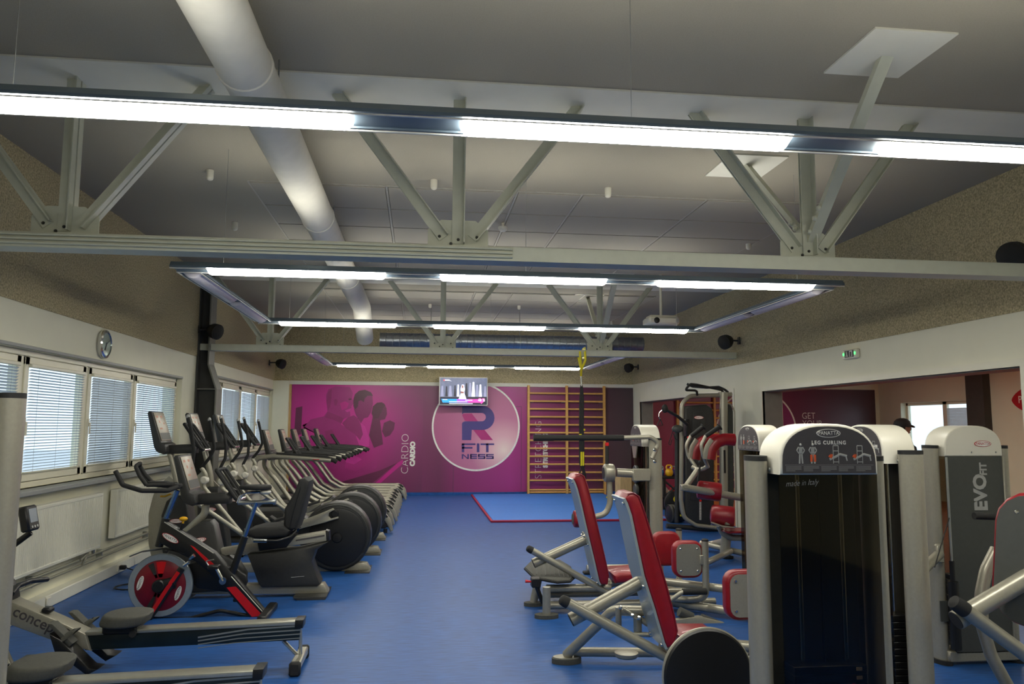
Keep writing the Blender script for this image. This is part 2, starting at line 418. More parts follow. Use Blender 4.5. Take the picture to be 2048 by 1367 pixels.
# ---- windows of the left wall
def blind(parent, x, ya, yb, z0, z1, tilt, name='blind'):
    mb = MB(); n = int((z1 - z0) / 0.026); c, s = math.cos(R(tilt)) * 0.0135, math.sin(R(tilt)) * 0.0135
    for k in range(n):
        z = z0 + 0.013 + k * 0.026
        mb.add([(x - c, ya, z - s), (x - c, yb, z - s), (x, yb, z + 0.0022), (x, ya, z + 0.0022), (x + c, yb, z + s), (x + c, ya, z + s)], [(0, 1, 2, 3), (3, 2, 4, 5)])
    b = obj(name, mb, 'blind_slat', parent, smooth=0); tag(b, kind='stuff')
    obj('head_rail', MB().box((x - 0.018, ya - 0.01, z1), (x + 0.02, yb + 0.01, z1 + 0.035), 0.006), 'upvc', b)
    obj('bottom_rail', MB().box((x - 0.012, ya, z0 - 0.012), (x + 0.012, yb, z0), 0.003), 'upvc', b)
    cd = MB()
    for u in (0.12, 0.5, 0.88): cd.tube([(x + 0.014, ya + (yb - ya) * u, z0), (x + 0.014, ya + (yb - ya) * u, z1)], 0.0012, 5)
    obj('cord', cd, 'grey_print', b)
def left_window(name, w, ys, tilts):
    y0, y1, z0, z1 = w; xg = -3.485
    root = struct(name, MB().box((xg - 0.035, y0, z0), (xg + 0.035, y1, z0 + 0.05), 0.004).box((xg - 0.035, y0, z1 - 0.05), (xg + 0.035, y1, z1), 0.004).box((xg - 0.035, y0, z0), (xg + 0.035, y0 + 0.05, z1), 0.004).box((xg - 0.035, y1 - 0.05, z0), (xg + 0.035, y1, z1), 0.004), 'upvc')
    for y in ys[1:-1]: obj('mullion', MB().box((xg - 0.03, y - 0.035, z0 + 0.05), (xg + 0.03, y + 0.035, z1 - 0.05), 0.004), 'upvc', root)
    for i in range(len(ys) - 1):
        a, b = ys[i] + 0.035, ys[i + 1] - 0.035; zl, zh = z0 + 0.055, z1 - 0.055; f = 0.075
        s = obj('sash', MB().box((xg - 0.03, a, zl), (xg + 0.045, b, zl + f), 0.006).box((xg - 0.03, a, zh - f), (xg + 0.045, b, zh), 0.006).box((xg - 0.03, a, zl), (xg + 0.045, a + f, zh), 0.006).box((xg - 0.03, b - f, zl), (xg + 0.045, b, zh), 0.006), 'upvc', root)
        obj('pane', MB().box((xg - 0.008, a + f - 0.01, zl + f - 0.01), (xg, b - f + 0.01, zh - f + 0.01)), 'pane_glass', s)
        if i: obj('handle', MB().box((xg + 0.045, a + 0.02, 1.62), (xg + 0.06, a + 0.05, 1.70), 0.004).tube([(xg + 0.07, a + 0.035, 1.66), (xg + 0.07, a + 0.035, 1.54)], 0.009, 8), 'cap_white', s)
        blind(root, xg + 0.055, a + f - 0.005, b - f + 0.005, zl + f + 0.012, zh - f - 0.02, tilts[i])
    obj('window_sill', MB().box((xg + 0.035, y0 + 0.005, z0 - 0.045), (XL + 0.13, y1 - 0.005, z0 + 0.0), 0.008), 'sill_grey', root)
    obj('lintel_strip', MB().box((XL - 0.0, y0, z1 + 0.001), (XL + 0.012, y1, z1 + 0.03), 0.003), 'sill_grey', root)
left_window('window_1', W1, [5.92, 7.22, 8.55, 9.88, 11.58], [38, 22, 58, 34])
left_window('window_2', W2, [12.97, 14.05, 15.55, 17.0, 18.56], [40, 55, 40, 55])
# ---- window of the side room
w3 = struct('window_3', MB().box((XR2 + 0.14, wy0, wz0), (XR2 + 0.2, wy1, wz0 + 0.07), 0.004).box((XR2 + 0.14, wy0, wz1 - 0.07), (XR2 + 0.2, wy1, wz1), 0.004).box((XR2 + 0.14, wy0, wz0), (XR2 + 0.2, wy0 + 0.07, wz1), 0.004).box((XR2 + 0.14, wy1 - 0.07, wz0), (XR2 + 0.2, wy1, wz1), 0.004).box((XR2 + 0.14, 16.32, wz0), (XR2 + 0.2, 16.46, wz1), 0.004), 'upvc')
obj('pane', MB().box((XR2 + 0.165, wy0 + 0.06, wz0 + 0.06), (XR2 + 0.172, 16.34, wz1 - 0.06)), 'pane_glass', w3)
obj('pane', MB().box((XR2 + 0.165, 16.44, wz0 + 0.06), (XR2 + 0.172, wy1 - 0.06, wz1 - 0.06)), 'pane_glass', w3)
b_ = MB()
for k in range(36): b_.add([(XR2 + 0.12, wy0 + 0.08, 1.15 + k * 0.026), (XR2 + 0.12, 16.3, 1.15 + k * 0.026), (XR2 + 0.128, 16.3, 1.174 + k * 0.026), (XR2 + 0.128, wy0 + 0.08, 1.174 + k * 0.026)], [(0, 1, 2, 3)])
tag(obj('blind', b_, 'blind_slat', w3, smooth=0), kind='stuff')
# ---- outdoors: snowy ground and a neighbouring house
mk('snow', (206, 210, 214), 0.9, 0, 0.05, 2); mk('house_wall', (196, 190, 178), 0.9, 0, 0.04, 4); mk('roof_snow', (226, 232, 238), 0.8, 0, 0.08, 6); mk('roof_edge', (96, 88, 84), 0.8); mk('house_pane', (70, 80, 92), 0.3)
struct('ground', MB().box((-60, -30, -1.0), (60, 70, -0.6)), 'snow')
hs = thing('neighbour_house', (-20, 15, -0.6), 'pale neighbouring house with a snowy pitched roof outside the left windows', 'house')
obj('house_walls', MB().box((-26, 10, -0.6), (-17, 27, 2.9)), 'house_wall', hs)
obj('gable', MB().prism([(-17, 10, 2.9), (-26, 10, 2.9), (-21.5, 10, 5.6)], (0, 17, 0)), 'house_wall', hs)
rf = obj('roof', MB().prism([(-16.4, 9.6, 2.75), (-21.5, 9.6, 5.75), (-26.6, 9.6, 2.75), (-26.6, 9.6, 2.95), (-21.5, 9.6, 6.0), (-16.4, 9.6, 2.95)], (0, 17.8, 0)), 'roof_snow', hs)
obj('gutter', MB().tube([(-16.35, 9.6, 2.78), (-16.35, 27.4, 2.78)], 0.07, 8), 'roof_edge', rf)
for yy in (12.0, 15.0, 18.5, 22.0):
    for zz in (1.3,):
        f_ = obj('house_window', MB().box((-17.0, yy, zz - 0.55), (-16.94, yy + 1.1, zz + 0.75), 0.02), 'upvc', hs)
        obj('pane', MB().box((-16.95, yy + 0.08, zz - 0.47), (-16.93, yy + 1.02, zz + 0.67)), 'house_pane', f_)
sh = thing('garden_shed', (-10, 14, -0.6), 'low shed with snow on its slanting roof outside the left window', 'shed')
obj('shed_walls', MB().box((-11.5, 13.3, -0.6), (-9.0, 18.0, 1.15)), 'house_wall', sh)
obj('roof', MB().prism([(-8.7, 12.9, 1.05), (-11.8, 12.9, 2.35), (-11.8, 12.9, 2.5), (-8.7, 12.9, 1.2)], (0, 5.5, 0)), 'roof_snow', sh)
# ================================================================== roof trusses, light frames, ducts
def angle_member(a, b, leg=0.075, t=0.008, gap=0.009):
    """pair of back to back angles running from a to b in the plane of the truss"""
    a = Vector(a); b = Vector(b); d = (b - a).normalized(); y = Vector((0, 1, 0)); n = d.cross(y).normalized(); mb = MB()
    for s in (-1, 1):
        o = y * (s * gap)
        mb.prism([a + o - n * leg / 2, a + o + n * leg / 2, a + o + n * leg / 2 + y * s * t, a + o - n * (leg / 2 - t) + y * s * t, a + o - n * (leg / 2 - t) + y * s * leg * 0.75, a + o - n * leg / 2 + y * s * leg * 0.75], b - a)
    return mb
def truss(ty, vx, label, conduits=False):
    t = thing('roof_truss', (0.9, ty, 2.77), label, 'truss', 'roof trusses')
    ch = MB().box((XL + 0.015, ty - 0.085, 2.775), (XR - 0.015, ty + 0.085, 2.787)).box((XL + 0.015, ty - 0.085, 2.787), (XR - 0.015, ty - 0.075, 2.865)).box((XL + 0.015, ty + 0.075, 2.787), (XR - 0.015, ty + 0.085, 2.865)).box((XL + 0.015, ty - 0.085, 2.865), (XR - 0.015, ty - 0.02, 2.875)).box((XL + 0.015, ty + 0.02, 2.865), (XR - 0.015, ty + 0.085, 2.875))
    obj('bottom_chord', ch, 'truss_grey', t)
    for x in vx:
        g = obj('gusset_plate', MB().prism([(x - 0.21, ty - 0.005, 2.80), (x + 0.21, ty - 0.005, 2.80), (x + 0.21, ty - 0.005, 3.00), (x + 0.12, ty - 0.005, 3.07), (x - 0.12, ty - 0.005, 3.07), (x - 0.21, ty - 0.005, 3.00)], (0, 0.01, 0)), 'truss_grey', t)
        bl = MB()
        for dx, dz in ((-0.13, 2.95), (0.13, 2.95), (0.0, 2.93), (-0.05, 2.90), (0.16, 2.88)): bolt(bl, (x + dx, ty - 0.014, dz), (0, -1, 0), 0.011, 0.012)
        obj('bolt', bl, 'dark_plastic', g)
        obj('vertical_member', angle_member((x, ty, 2.90), (x, ty, 3.95), 0.085), 'truss_grey', t)
        for s in (-1, 1): obj('diagonal_member', angle_member((x + s * 0.10, ty, 2.94), (x + s * 0.86, ty, 3.95)), 'truss_grey', t)
    x = vx[-1]
    for s, yy in ((-1, ty - 1.03), (1, ty + 1.08)):
        br = obj('lateral_brace', MB().prism([(x + 0.03 - 0.04, ty, 2.98), (x + 0.03 + 0.04, ty, 2.98), (x + 0.03 + 0.04, ty, 2.99), (x + 0.03 - 0.03, ty, 2.99), (x + 0.03 - 0.03, ty, 3.04), (x + 0.03 - 0.04, ty, 3.04)], (0, yy - ty, 0.97)), 'truss_grey', t)
        bl = MB()
        for k in (0.06, 0.14, 0.2): bolt(bl, (x - 0.02, ty + (yy - ty) * k - 0.02, 3.0 + 0.97 * k), (-1, 0, 0.0), 0.02, 0.02)
        obj('bolt', bl, 'truss_grey', br)
        struct('ceiling_plate_%d%s' % (1 + (ty > 9), 'ab'[s > 0]), MB().box((x - 0.24, yy - 0.29, ZC - 0.012), (x + 0.28, yy + 0.29, ZC + 0.01)), 'ceiling_white')
    if conduits:
        for k in range(3): obj('conduit', MB().tube([(XL + 0.03, ty - 0.10, 2.80 + k * 0.028), (0.62, ty - 0.10, 2.80 + k * 0.028)], 0.009, 8), 'truss_grey', t)
    return t
truss(TR1, [-2.33, 0.25, 2.82], 'grey steel roof truss spanning the room nearest the camera', True)
truss(TR2, [-2.33, 0.36, 2.93], 'grey steel roof truss at the far end carried by the left wall column')

def diffuser(c, axis, L, m, parent):
    c = Vector(c); a = Vector(axis); s = a.cross(Vector((0, 0, 1))); n = 9; poly = []
    for k in range(n + 1):
        t = k / n * 2 - 1; poly.append(c - a * L / 2 + s * (0.078 * t) + Vector((0, 0, -0.05 * (1 - t * t))))
    mb = MB(); o = 0; half = len(poly)
    pr = []
    for e, inn in ((0, 0.35), (0.012, 0.85), (0.03, 1.0)): pr.append((e, inn))
    rings = pr + [(L - e, i) for e, i in pr[::-1]]
    for e, inn in rings:
        for k in range(half):
            p = poly[k]; q = c - a * L / 2; off = p - q; off = s * off.dot(s) + Vector((0, 0, off.z * inn)); mb.v.append(q + off + a * e)
    for i in range(len(rings) - 1):
        for k in range(half - 1): mb.f.append((i * half + k, i * half + k + 1, (i + 1) * half + k + 1, (i + 1) * half + k))
    for b0 in (0, (len(rings) - 1) * half): mb.f.append(tuple(b0 + k for k in range(half)))
    return obj('diffuser', mb, m, parent)
def rail(p, q, parent, name):
    p = Vector(p); q = Vector(q); d = q - p; a = d.normalized(); s = a.cross(Vector((0, 0, 1)))
    sec = [(-0.098, 0.0), (-0.086, 0.0), (-0.084, 0.008), (0.084, 0.008), (0.086, 0.0), (0.098, 0.0), (0.098, 0.014), (0.066, 0.05), (0.058, 0.05), (0.05, 0.026), (-0.05, 0.026), (-0.058, 0.05), (-0.066, 0.05), (-0.098, 0.014)]
    h = obj(name, MB().prism([p + s * u + Vector((0, 0, w)) for u, w in sec], d), 'lamp_housing', parent, smooth=25)
    for sg in (-1, 1): obj('edge_strip', MB().box(Vector((0, 0, 0)), (d.length, 0.008, 0.006), 0, frame(p + s * (sg * 0.092 - 0.004) + Vector((0, 0, -0.006)), a, a.cross(Vector((0, 0, 1))) )), 'lamp_edge', h)
    return h
LX0, LX1, LZ = -1.93, 3.68, 2.915
def light_frame(y0, y1, label):
    t = thing('light_frame', ((LX0 + LX1) / 2, (y0 + y1) / 2, LZ), label, 'ceiling light', 'rectangular hanging light frames')
    for y, nm in ((y0, 'cross_rail'), (y1, 'cross_rail')):
        rl = rail((LX0 - 0.098, y, LZ), (LX1 + 0.098, y, LZ), t, nm)
        for a, b in ((-1.75, -0.30), (0.16, 1.61), (2.07, 3.52)): diffuser(((a + b) / 2, y, LZ + 0.008), (1, 0, 0), b - a, 'lamp_on', t); obj('upward_diffuser', MB().box((a + 0.05, y - 0.04, LZ + 0.027), (b - 0.05, y + 0.04, LZ + 0.032)), 'lamp_up', t)
    for x in (LX0, LX1):
        rail((x, y0 + 0.1, LZ), (x, y1 - 0.1, LZ), t, 'side_rail'); g = (y1 - y0 - 0.2) / 2
        for k in range(2): tag(diffuser((x, y0 + 0.1 + g * (k + 0.5), LZ + 0.008), (0, 1, 0), g - 0.2, 'lamp_off', t), 'unlit diffuser')
    for x in (LX0 + 0.3, 0.9, LX1 - 0.3):
        for y in (y0, y1): obj('hanging_wire', MB().tube([(x, y, LZ + 0.03), (x, y, ZC)], 0.0018, 6), 'steel', t)
light_frame(-0.20, 3.18, 'rectangular hanging light frame nearest the camera, its far lamps brightest')
light_frame(6.56, 9.88, 'rectangular hanging light frame between the two roof trusses')
light_frame(13.50, 16.85, 'rectangular hanging light frame farthest away, near the mural')
# ducts
dc = thing('ventilation_duct', (-1.02, 7.5, 3.66), 'white round ventilation duct running along the ceiling above the cardio machines', 'duct')
du = MB().tube([(-1.02, YF + 0.02, 3.68), (-1.02, 13.6, 3.68), (-1.02, 14.55, 3.25)], 0.155, 28, 0.5)
obj('duct_pipe', du, 'duct_white', dc)
for yy in (1.2, 4.35, 7.6, 10.8):
    obj('joint_ring', MB().ring((-1.02, yy, 3.68), (0, 1, 0), [(0.150, 0), (0.163, 0.01), (0.163, 0.05), (0.150, 0.06)], 28), 'duct_white', dc)
    obj('duct_hanger', MB().tube([(-1.02 - 0.1, yy + 0.5, 3.80), (-1.02 - 0.1, yy + 0.5, ZC)], 0.006, 6).tube([(-1.02 + 0.1, yy + 0.5, 3.80), (-1.02 + 0.1, yy + 0.5, ZC)], 0.006, 6), 'steel', dc)
sd = thing('spiral_duct', (1.8, 14.7, 3.22), 'galvanised spiral duct crossing the room behind the far truss', 'duct')
sm = MB(); prof = []
x = -0.75
while x < 4.3: prof += [(0.135, x), (0.135, x + 0.105), (0.141, x + 0.11), (0.141, x + 0.122), (0.135, x + 0.127)]; x += 0.127
obj('duct_pipe', sm.lathe((0, 14.7, 3.24), (1, 0, 0), prof, 24), 'galvanised', sd)
for x in (0.2, 1.9, 3.6): obj('duct_hanger', MB().tube([(x, 14.7, 3.37), (x, 14.7, ZC)], 0.008, 6).ring((x - 0.012, 14.7, 3.24), (1, 0, 0), [(0.141, 0), (0.147, 0.002), (0.147, 0.022), (0.141, 0.024)], 24), 'steel', sd)
# small white sensors under the ceiling
sens = [((420, 343), 'leftmost white ceiling sensor beside the white duct'), ((868, 362), 'white ceiling sensor left of the middle truss post'), ((1216, 378), 'white ceiling sensor right of the middle truss post'), ((470, 445), 'white ceiling sensor low behind the left truss joint'), ((1497, 484), 'white ceiling sensor left of the right truss joint'),
        ((860, 603), 'small white ceiling sensor beyond the middle lamp row, near the post'), ((1038, 606), 'small white ceiling sensor beyond the middle lamp row, at its centre'), ((1224, 638), 'small white ceiling sensor beside the far truss braces')]
for (px, py), lb in sens:
    c = PZ(px, py + 8, ZC - 0.05)
    t = thing('ceiling_sensor', (c.x, c.y, ZC), lb, 'sensor', 'white ceiling sensors')
    obj('sensor_body', MB().lathe((c.x, c.y, ZC - 0.095), (0, 0, 1), [(0.012, 0), (0.026, 0.008), (0.032, 0.024), (0.033, 0.095)], 16), 'cap_white', t)
c = PZ(1006, 458, ZC - 0.09)
t = thing('smoke_detector', (c.x, c.y, ZC), 'round white smoke detector on a short stem under the tiles', 'detector')
obj('stem', MB().cyl((c.x, c.y, ZC - 0.07), (0, 0, 1), 0.016, 0.07, 10), 'cap_white', t)
obj('detector_head', MB().lathe((c.x, c.y, ZC - 0.115), (0, 0, 1), [(0.03, 0), (0.045, 0.012), (0.055, 0.03), (0.055, 0.05), (0.02, 0.055)], 20), 'cap_white', t)
c = P(1322, 642, 11.3)
t = thing('projector', (c.x, c.y, ZC), 'white ceiling projector hanging on a pole behind the right lamps', 'projector')
obj('pole', MB().tube([(c.x, c.y, c.z + 0.08), (c.x, c.y, ZC)], 0.02, 10), 'cap_white', t)
obj('projector_body', MB().box((c.x - 0.24, c.y - 0.18, c.z - 0.07), (c.x + 0.24, c.y + 0.18, c.z + 0.05), 0.03), 'cap_white', t)
obj('mount_plate', MB().box((c.x - 0.2, c.y - 0.12, c.z + 0.05), (c.x + 0.2, c.y + 0.12, c.z + 0.075), 0.006), 'cap_white', t)
obj('lens', MB().lathe((c.x - 0.12, c.y - 0.19, c.z - 0.01), (0, 1, 0), [(0.03, 0), (0.045, 0.01), (0.045, 0.03)], 16), 'black_plastic', t)
obj('vent_grille', MB().box((c.x + 0.17, c.y - 0.184, c.z - 0.04), (c.x + 0.22, c.y - 0.178, c.z + 0.02), 0.002), 'grey_print', t)
# loudspeakers
def speaker(c, label, wall_x, r=0.12):
    c = Vector(c); t = thing('wall_speaker', c, label, 'loudspeaker', 'dark round wall loudspeakers'); s = 1 if wall_x > 0 else -1
    d = Vector((-s, -0.55, -0.35)).normalized()
    obj('speaker_shell', MB().lathe(c - d * 0.13, d, [(0.02, 0), (r * 0.65, 0.03), (r * 0.95, 0.1), (r, 0.16), (r, 0.19)], 24), 'speaker_black', t)
    obj('grille', MB().lathe(c + d * 0.055, d, [(r * 0.97, 0), (r * 0.8, 0.02), (r * 0.3, 0.03)], 24), 'rubber', t)
    obj('bracket', MB().tube([c - d * 0.1, Vector((wall_x, c.y, c.z + 0.02))], 0.016, 8).box((min(wall_x, wall_x - s * 0.02), c.y - 0.04, c.z - 0.04), (max(wall_x, wall_x - s * 0.02), c.y + 0.04, c.z + 0.08), 0.004), 'dark_plastic', t)
speaker(PX(430, 662, -3.12), 'dark loudspeaker on the left wall column', XL + 0.02)
speaker(PX(562, 727, -3.1), 'dark loudspeaker high in the far left corner', XL + 0.02, 0.11)
speaker(PX(1452, 683, 5.0), 'dark loudspeaker on the right wall beyond the far truss', XR - 0.02)
speaker(PX(1258, 735, 5.0), 'dark loudspeaker high in the far right corner', XR - 0.02, 0.11)
speaker(PX(2028, 510, 5.0), 'dark loudspeaker on the right wall nearest the camera', XR - 0.02)
# steel column on the left wall
cl = thing('steel_column', (-3.2, 12.4, 0), 'grey steel column bending in towards the left wall between the windows', 'column')
prof = [(-3.36, 0), (-3.07, 0), (-3.07, 2.18), (-3.2, 2.55), (-3.2, 3.94), (-3.36, 3.94)]
obj('web_plate', MB().prism([(x, 12.38, z) for x, z in prof], (0, 0.04, 0)), 'dark_grey_paint', cl)
fl = MB().box((-3.08, 12.24, 0), (-3.06, 12.56, 2.18)).prism([(-3.08, 12.24, 2.18), (-3.06, 12.24, 2.18), (-3.19, 12.24, 2.56), (-3.21, 12.24, 2.55)], (0, 0.32, 0)).box((-3.21, 12.24, 2.55), (-3.19, 12.56, 3.94))
obj('flange', fl, 'column_grey', cl); obj('flange', MB().box((-3.37, 12.24, 0), (-3.35, 12.56, 3.94)), 'dark_grey_paint', cl)
obj('stiffener', MB().box((-3.35, 12.25, 2.17), (-3.08, 12.55, 2.185)), 'column_grey', cl)
# ================================================================== left side: wall fittings and cardio machines
def radiator(y0, y1, z0, z1, label):
    t = thing('radiator', (XL + 0.05, (y0 + y1) / 2, z0), label, 'radiator', 'white panel radiators under the windows')
    mb = MB(); n = int((y1 - y0) / 0.034); x = XL + 0.10
    out = [(x - 0.012, y0)]
    for k in range(n):
        a = y0 + (y1 - y0) * k / n; w = (y1 - y0) / n
        out += [(x - 0.012, a + w * 0.1), (x, a + w * 0.35), (x, a + w * 0.75), (x - 0.012, a + w)]
    poly = [Vector((p[0], p[1], z0 + 0.03)) for p in out] + [Vector((x - 0.06, y1, z0 + 0.03)), Vector((x - 0.06, y0, z0 + 0.03))]
    obj('ribbed_panel', mb.prism(poly, (0, 0, z1 - z0 - 0.06)), 'radiator_white', t, smooth=25)
    obj('top_grille', MB().box((XL + 0.03, y0, z1 - 0.035), (x + 0.004, y1, z1), 0.006), 'radiator_white', t)
    obj('bottom_edge', MB().box((XL + 0.04, y0, z0), (x + 0.003, y1, z0 + 0.035), 0.006), 'radiator_white', t)
    for y in (y0 - 0.004, y1 + 0.004): obj('side_cover', MB().box((XL + 0.03, y - 0.006, z0), (x + 0.003, y + 0.006, z1), 0.004), 'radiator_white', t)
    obj('valve', MB().cyl((x - 0.04, y1 + 0.005, z1 - 0.05), (0, 1, 0), 0.018, 0.035, 10).cyl((x - 0.04, y1 - 0.06, z0 - 0.045), (0, 0, 1), 0.016, 0.05, 10), 'steel', t)
    obj('bracket', MB().box((XL + 0.002, y0 + 0.2, z0 + 0.1), (XL + 0.04, y0 + 0.24, z1 - 0.1)).box((XL + 0.002, y1 - 0.24, z0 + 0.1), (XL + 0.04, y1 - 0.2, z1 - 0.1)), 'steel', t)
radiator(6.85, 8.72, 0.36, 0.93, 'long white panel radiator behind the rowing machine display')
radiator(9.12, 10.85, 0.40, 0.93, 'white panel radiator behind the red indoor bike')
radiator(13.3, 14.9, 0.40, 0.93, 'white panel radiator below the far window, behind the treadmills')
t = thing('heating_pipes', (XL + 0.05, 9.5, 0.2), 'pair of grey heating pipes running low along the left wall', 'pipe')
for z in (0.24, 0.30): obj('pipe', MB().tube([(XL + 0.055, YF + 0.1, z), (XL + 0.055, YB - 0.2, z)], 0.014, 10), 'pipe_grey', t)
for y, zt in ((8.52, 0.36), (10.7, 0.40)):
    obj('branch_pipe', MB().tube([(XL + 0.06, y, zt - 0.01), (XL + 0.06, y, 0.33), (XL + 0.085, y - 0.12, 0.30), (XL + 0.07, y - 0.14, 0.24)], 0.012, 8, 0.03).tube([(XL + 0.075, y - 0.06, zt - 0.01), (XL + 0.075, y - 0.06, 0.34), (XL + 0.075, y - 0.20, 0.30)], 0.012, 8, 0.03), 'pipe_grey', t)
for y in (7.4, 8.9, 10.3, 11.8): obj('pipe_clip', MB().box((XL + 0.002, y - 0.012, 0.22), (XL + 0.06, y + 0.012, 0.32), 0.004), 'steel', t)
t = thing('cable_channel', (XL + 0.05, 8, 0), 'white cable channel box along the foot of the left wall', 'cable channel')
for a, b in ((3.0, 7.55), (7.56, 9.75), (9.76, 12.2)): obj('channel_cover', MB().box((XL, a, 0.0), (XL + 0.11, b, 0.115), 0.008), 'radiator_white', t)
for y in (7.55, 9.2): obj('socket', MB().box((XL + 0.11, y, 0.03), (XL + 0.125, y + 0.08, 0.10), 0.004), 'cap_white', t)
obj('plug', MB().box((XL + 0.12, 9.22, 0.045), (XL + 0.19, 9.28, 0.09), 0.01), 'black_plastic', t)
pts = [(XL + 0.197, 9.25, 0.06), (-3.0, 9.2, 0.012), (-2.85, 8.75, 0.01)] + [(-2.85 + 0.16 * math.cos(a), 8.45 + 0.16 * math.sin(a), 0.01 + 0.0006 * a) for a in [x * 0.5 for x in range(3, 24)]] + [(-2.6, 8.2, 0.01), (-2.3, 8.3, 0.01)]
tag(obj('power_cord', MB().tube(pts, 0.006, 6), 'black_plastic', origin=(-2.85, 8.6, 0)), 'black power cord looped on the blue floor behind the red bike wheel', 'cord')
# clock
c = PX(208, 688, XL + 0.02)
t = thing('wall_clock', (XL, c.y, c.z), 'round silver wall clock above the left windows', 'clock')
obj('clock_case', MB().lathe((XL, c.y, c.z), (1, 0, 0), [(0.145, 0), (0.152, 0.02), (0.15, 0.045), (0.128, 0.055), (0.124, 0.046)], 36), 'chrome', t)
f_ = obj('dial', MB().cyl((XL + 0.03, c.y, c.z), (1, 0, 0), 0.126, 0.012, 36), 'plaque_grey', t)
hd = MB()
for a, l, w in ((R(205), 0.075, 0.006), (R(60), 0.10, 0.004)):
    u = Vector((0, math.sin(a), math.cos(a))); hd.tube([Vector((XL + 0.046, c.y, c.z)) - u * 0.02, Vector((XL + 0.046, c.y, c.z)) + u * l], w, 6)
obj('hand', hd, 'black_plastic', t)
tk = MB()
for k in range(12):
    a = k * math.pi / 6; u = Vector((0, math.sin(a), math.cos(a))); q = Vector((XL + 0.043, c.y, c.z)); tk.tube([q + u * 0.1, q + u * 0.118], 0.003, 5)
obj('hour_mark', tk, 'white_print', f_)
obj('glass', MB().lathe((XL + 0.05, c.y, c.z), (1, 0, 0), [(0.126, 0), (0.126, 0.003)], 36), 'pane_glass', t)
# machine upright cut by the left edge of the picture
a = P(24, 800, 3.9)
t = thing('machine_upright', (a.x, 3.9, 0), 'tall silver machine upright cut off by the left edge of the picture', 'machine frame')
obj('tube', MB().tube([(a.x, 3.9, 0.03), (a.x, 3.9, 1.765)], 0, 24, flat=(0.055, 0.07, (0, 1, 0))), 'silver_paint', t)
obj('end_cap', MB().tube([(a.x, 3.9, 1.765), (a.x, 3.9, 1.782), (a.x, 3.9, 1.790)], 0, 24, flat=(0.056, 0.071, (0, 1, 0))), 'rubber', t)
obj('foot_plate', MB().box((a.x - 0.4, 3.8, 0.0), (a.x + 0.09, 4.0, 0.03), 0.008), 'dark_plastic', t)
obj('cross_member', MB().tube([(a.x - 0.04, 3.9, 1.60), (a.x - 0.45, 3.9, 1.60)], 0.035, 14).tube([(a.x - 0.4, 3.9, 0.03), (a.x - 0.4, 3.9, 1.62)], 0.04, 14), 'silver_paint', t)

# ------------------------------------------------------------------ shared console of the cardio machines
mk('console_print', (176, 118, 92), 0.5)
def console(parent, o, s=1.0):
    """o: point under the console, on the machine's centre plane"""
    o = Vector(o); w = 0.20 * s
    def L(x, z, y=0.0): return o + Vector((x * s, y, z * s))
    c = obj('console', MB().prism([L(*q, -w) for q in [(-0.193, 0.455), (-0.18, 0.476), (-0.146, 0.474), (-0.03, 0.13), (0.01, 0.112), (0.03, 0.03), (0, 0), (-0.075, 0.03), (-0.105, 0.08)]], (0, 2 * w, 0), 0.014), 'dark_plastic', parent)
    n = Vector((0.349, 0, 0.115)).normalized(); up = Vector((-0.116, 0, 0.344)).normalized(); rt = Vector((0, 1, 0))
    m = L(-0.088, 0.302) + n * 0.002
    dsp = obj('display', MB().prism([m + rt * (a * w * 0.86) + up * (b * s) for a, b in ((-1, -0.16), (1, -0.16), (1, 0.165), (-1, 0.165))], n * 0.006, 0.002), 'display', c)
    pr = MB()
    for (u, v, a, b) in ((-0.5, 0.12, 0.3, 0.012), (0.2, 0.12, 0.3, 0.012), (-0.3, 0.06, 0.2, 0.014), (-0.35, -0.02, 0.4, 0.010), (0.35, 0.04, 0.2, 0.010)):
        q = m + n * 0.0065 + rt * (u * w) + up * (v * s); pr.prism([q + rt * (i * a * w * 0.5) + up * (j * b * s) for i, j in ((-1, -1), (1, -1), (1, 1), (-1, 1))], n * 0.0006)
    obj('print', pr, 'console_print', c)
    obj('key_panel', MB().prism([m + n * 0.0065 + rt * (a * w * 0.8) + up * (b * s) for a, b in ((-1, -0.15), (1, -0.15), (1, -0.07), (-1, -0.07))], n * 0.001), 'panel_grey', c)
    obj('console_arm', MB().prism([L(*q, -0.07 * s) for q in [(-0.03, 0.10), (0.27, 0.112), (0.31, 0.07), (0.31, 0.01), (0.0, 0.0), (-0.06, 0.03)]], (0, 0.14 * s, 0), 0.02), 'dark_plastic', parent)
    hf = MB(); A, B = (0.20, 0.335), (0.40, 0.05); hw = 0.17 * s
    hf.tube([L(*A, -hw), L(*B, -hw), L(*B, hw), L(*A, hw), L(*A, -hw)], 0.018 * s, 10, 0.05 * s)
    h_ = obj('handle_frame', hf, 'rubber', parent)
    inner = MB()
    for yy in (-0.4, 0.4): inner.tube([L(*A, hw * yy), L(*B, hw * yy)], 0.013 * s, 8)
    obj('handle_bar', inner, 'rubber', h_)
    obj('pulse_grip', MB().tube([L(0.405, 0.045, -hw * 0.7), L(0.405, 0.045, hw * 0.7)], 0.02 * s, 10), 'chrome', h_)
    obj('handle_stay', MB().tube([L(0.28, 0.05), L(0.33, 0.15)], 0.03 * s, 10), 'dark_plastic', h_)

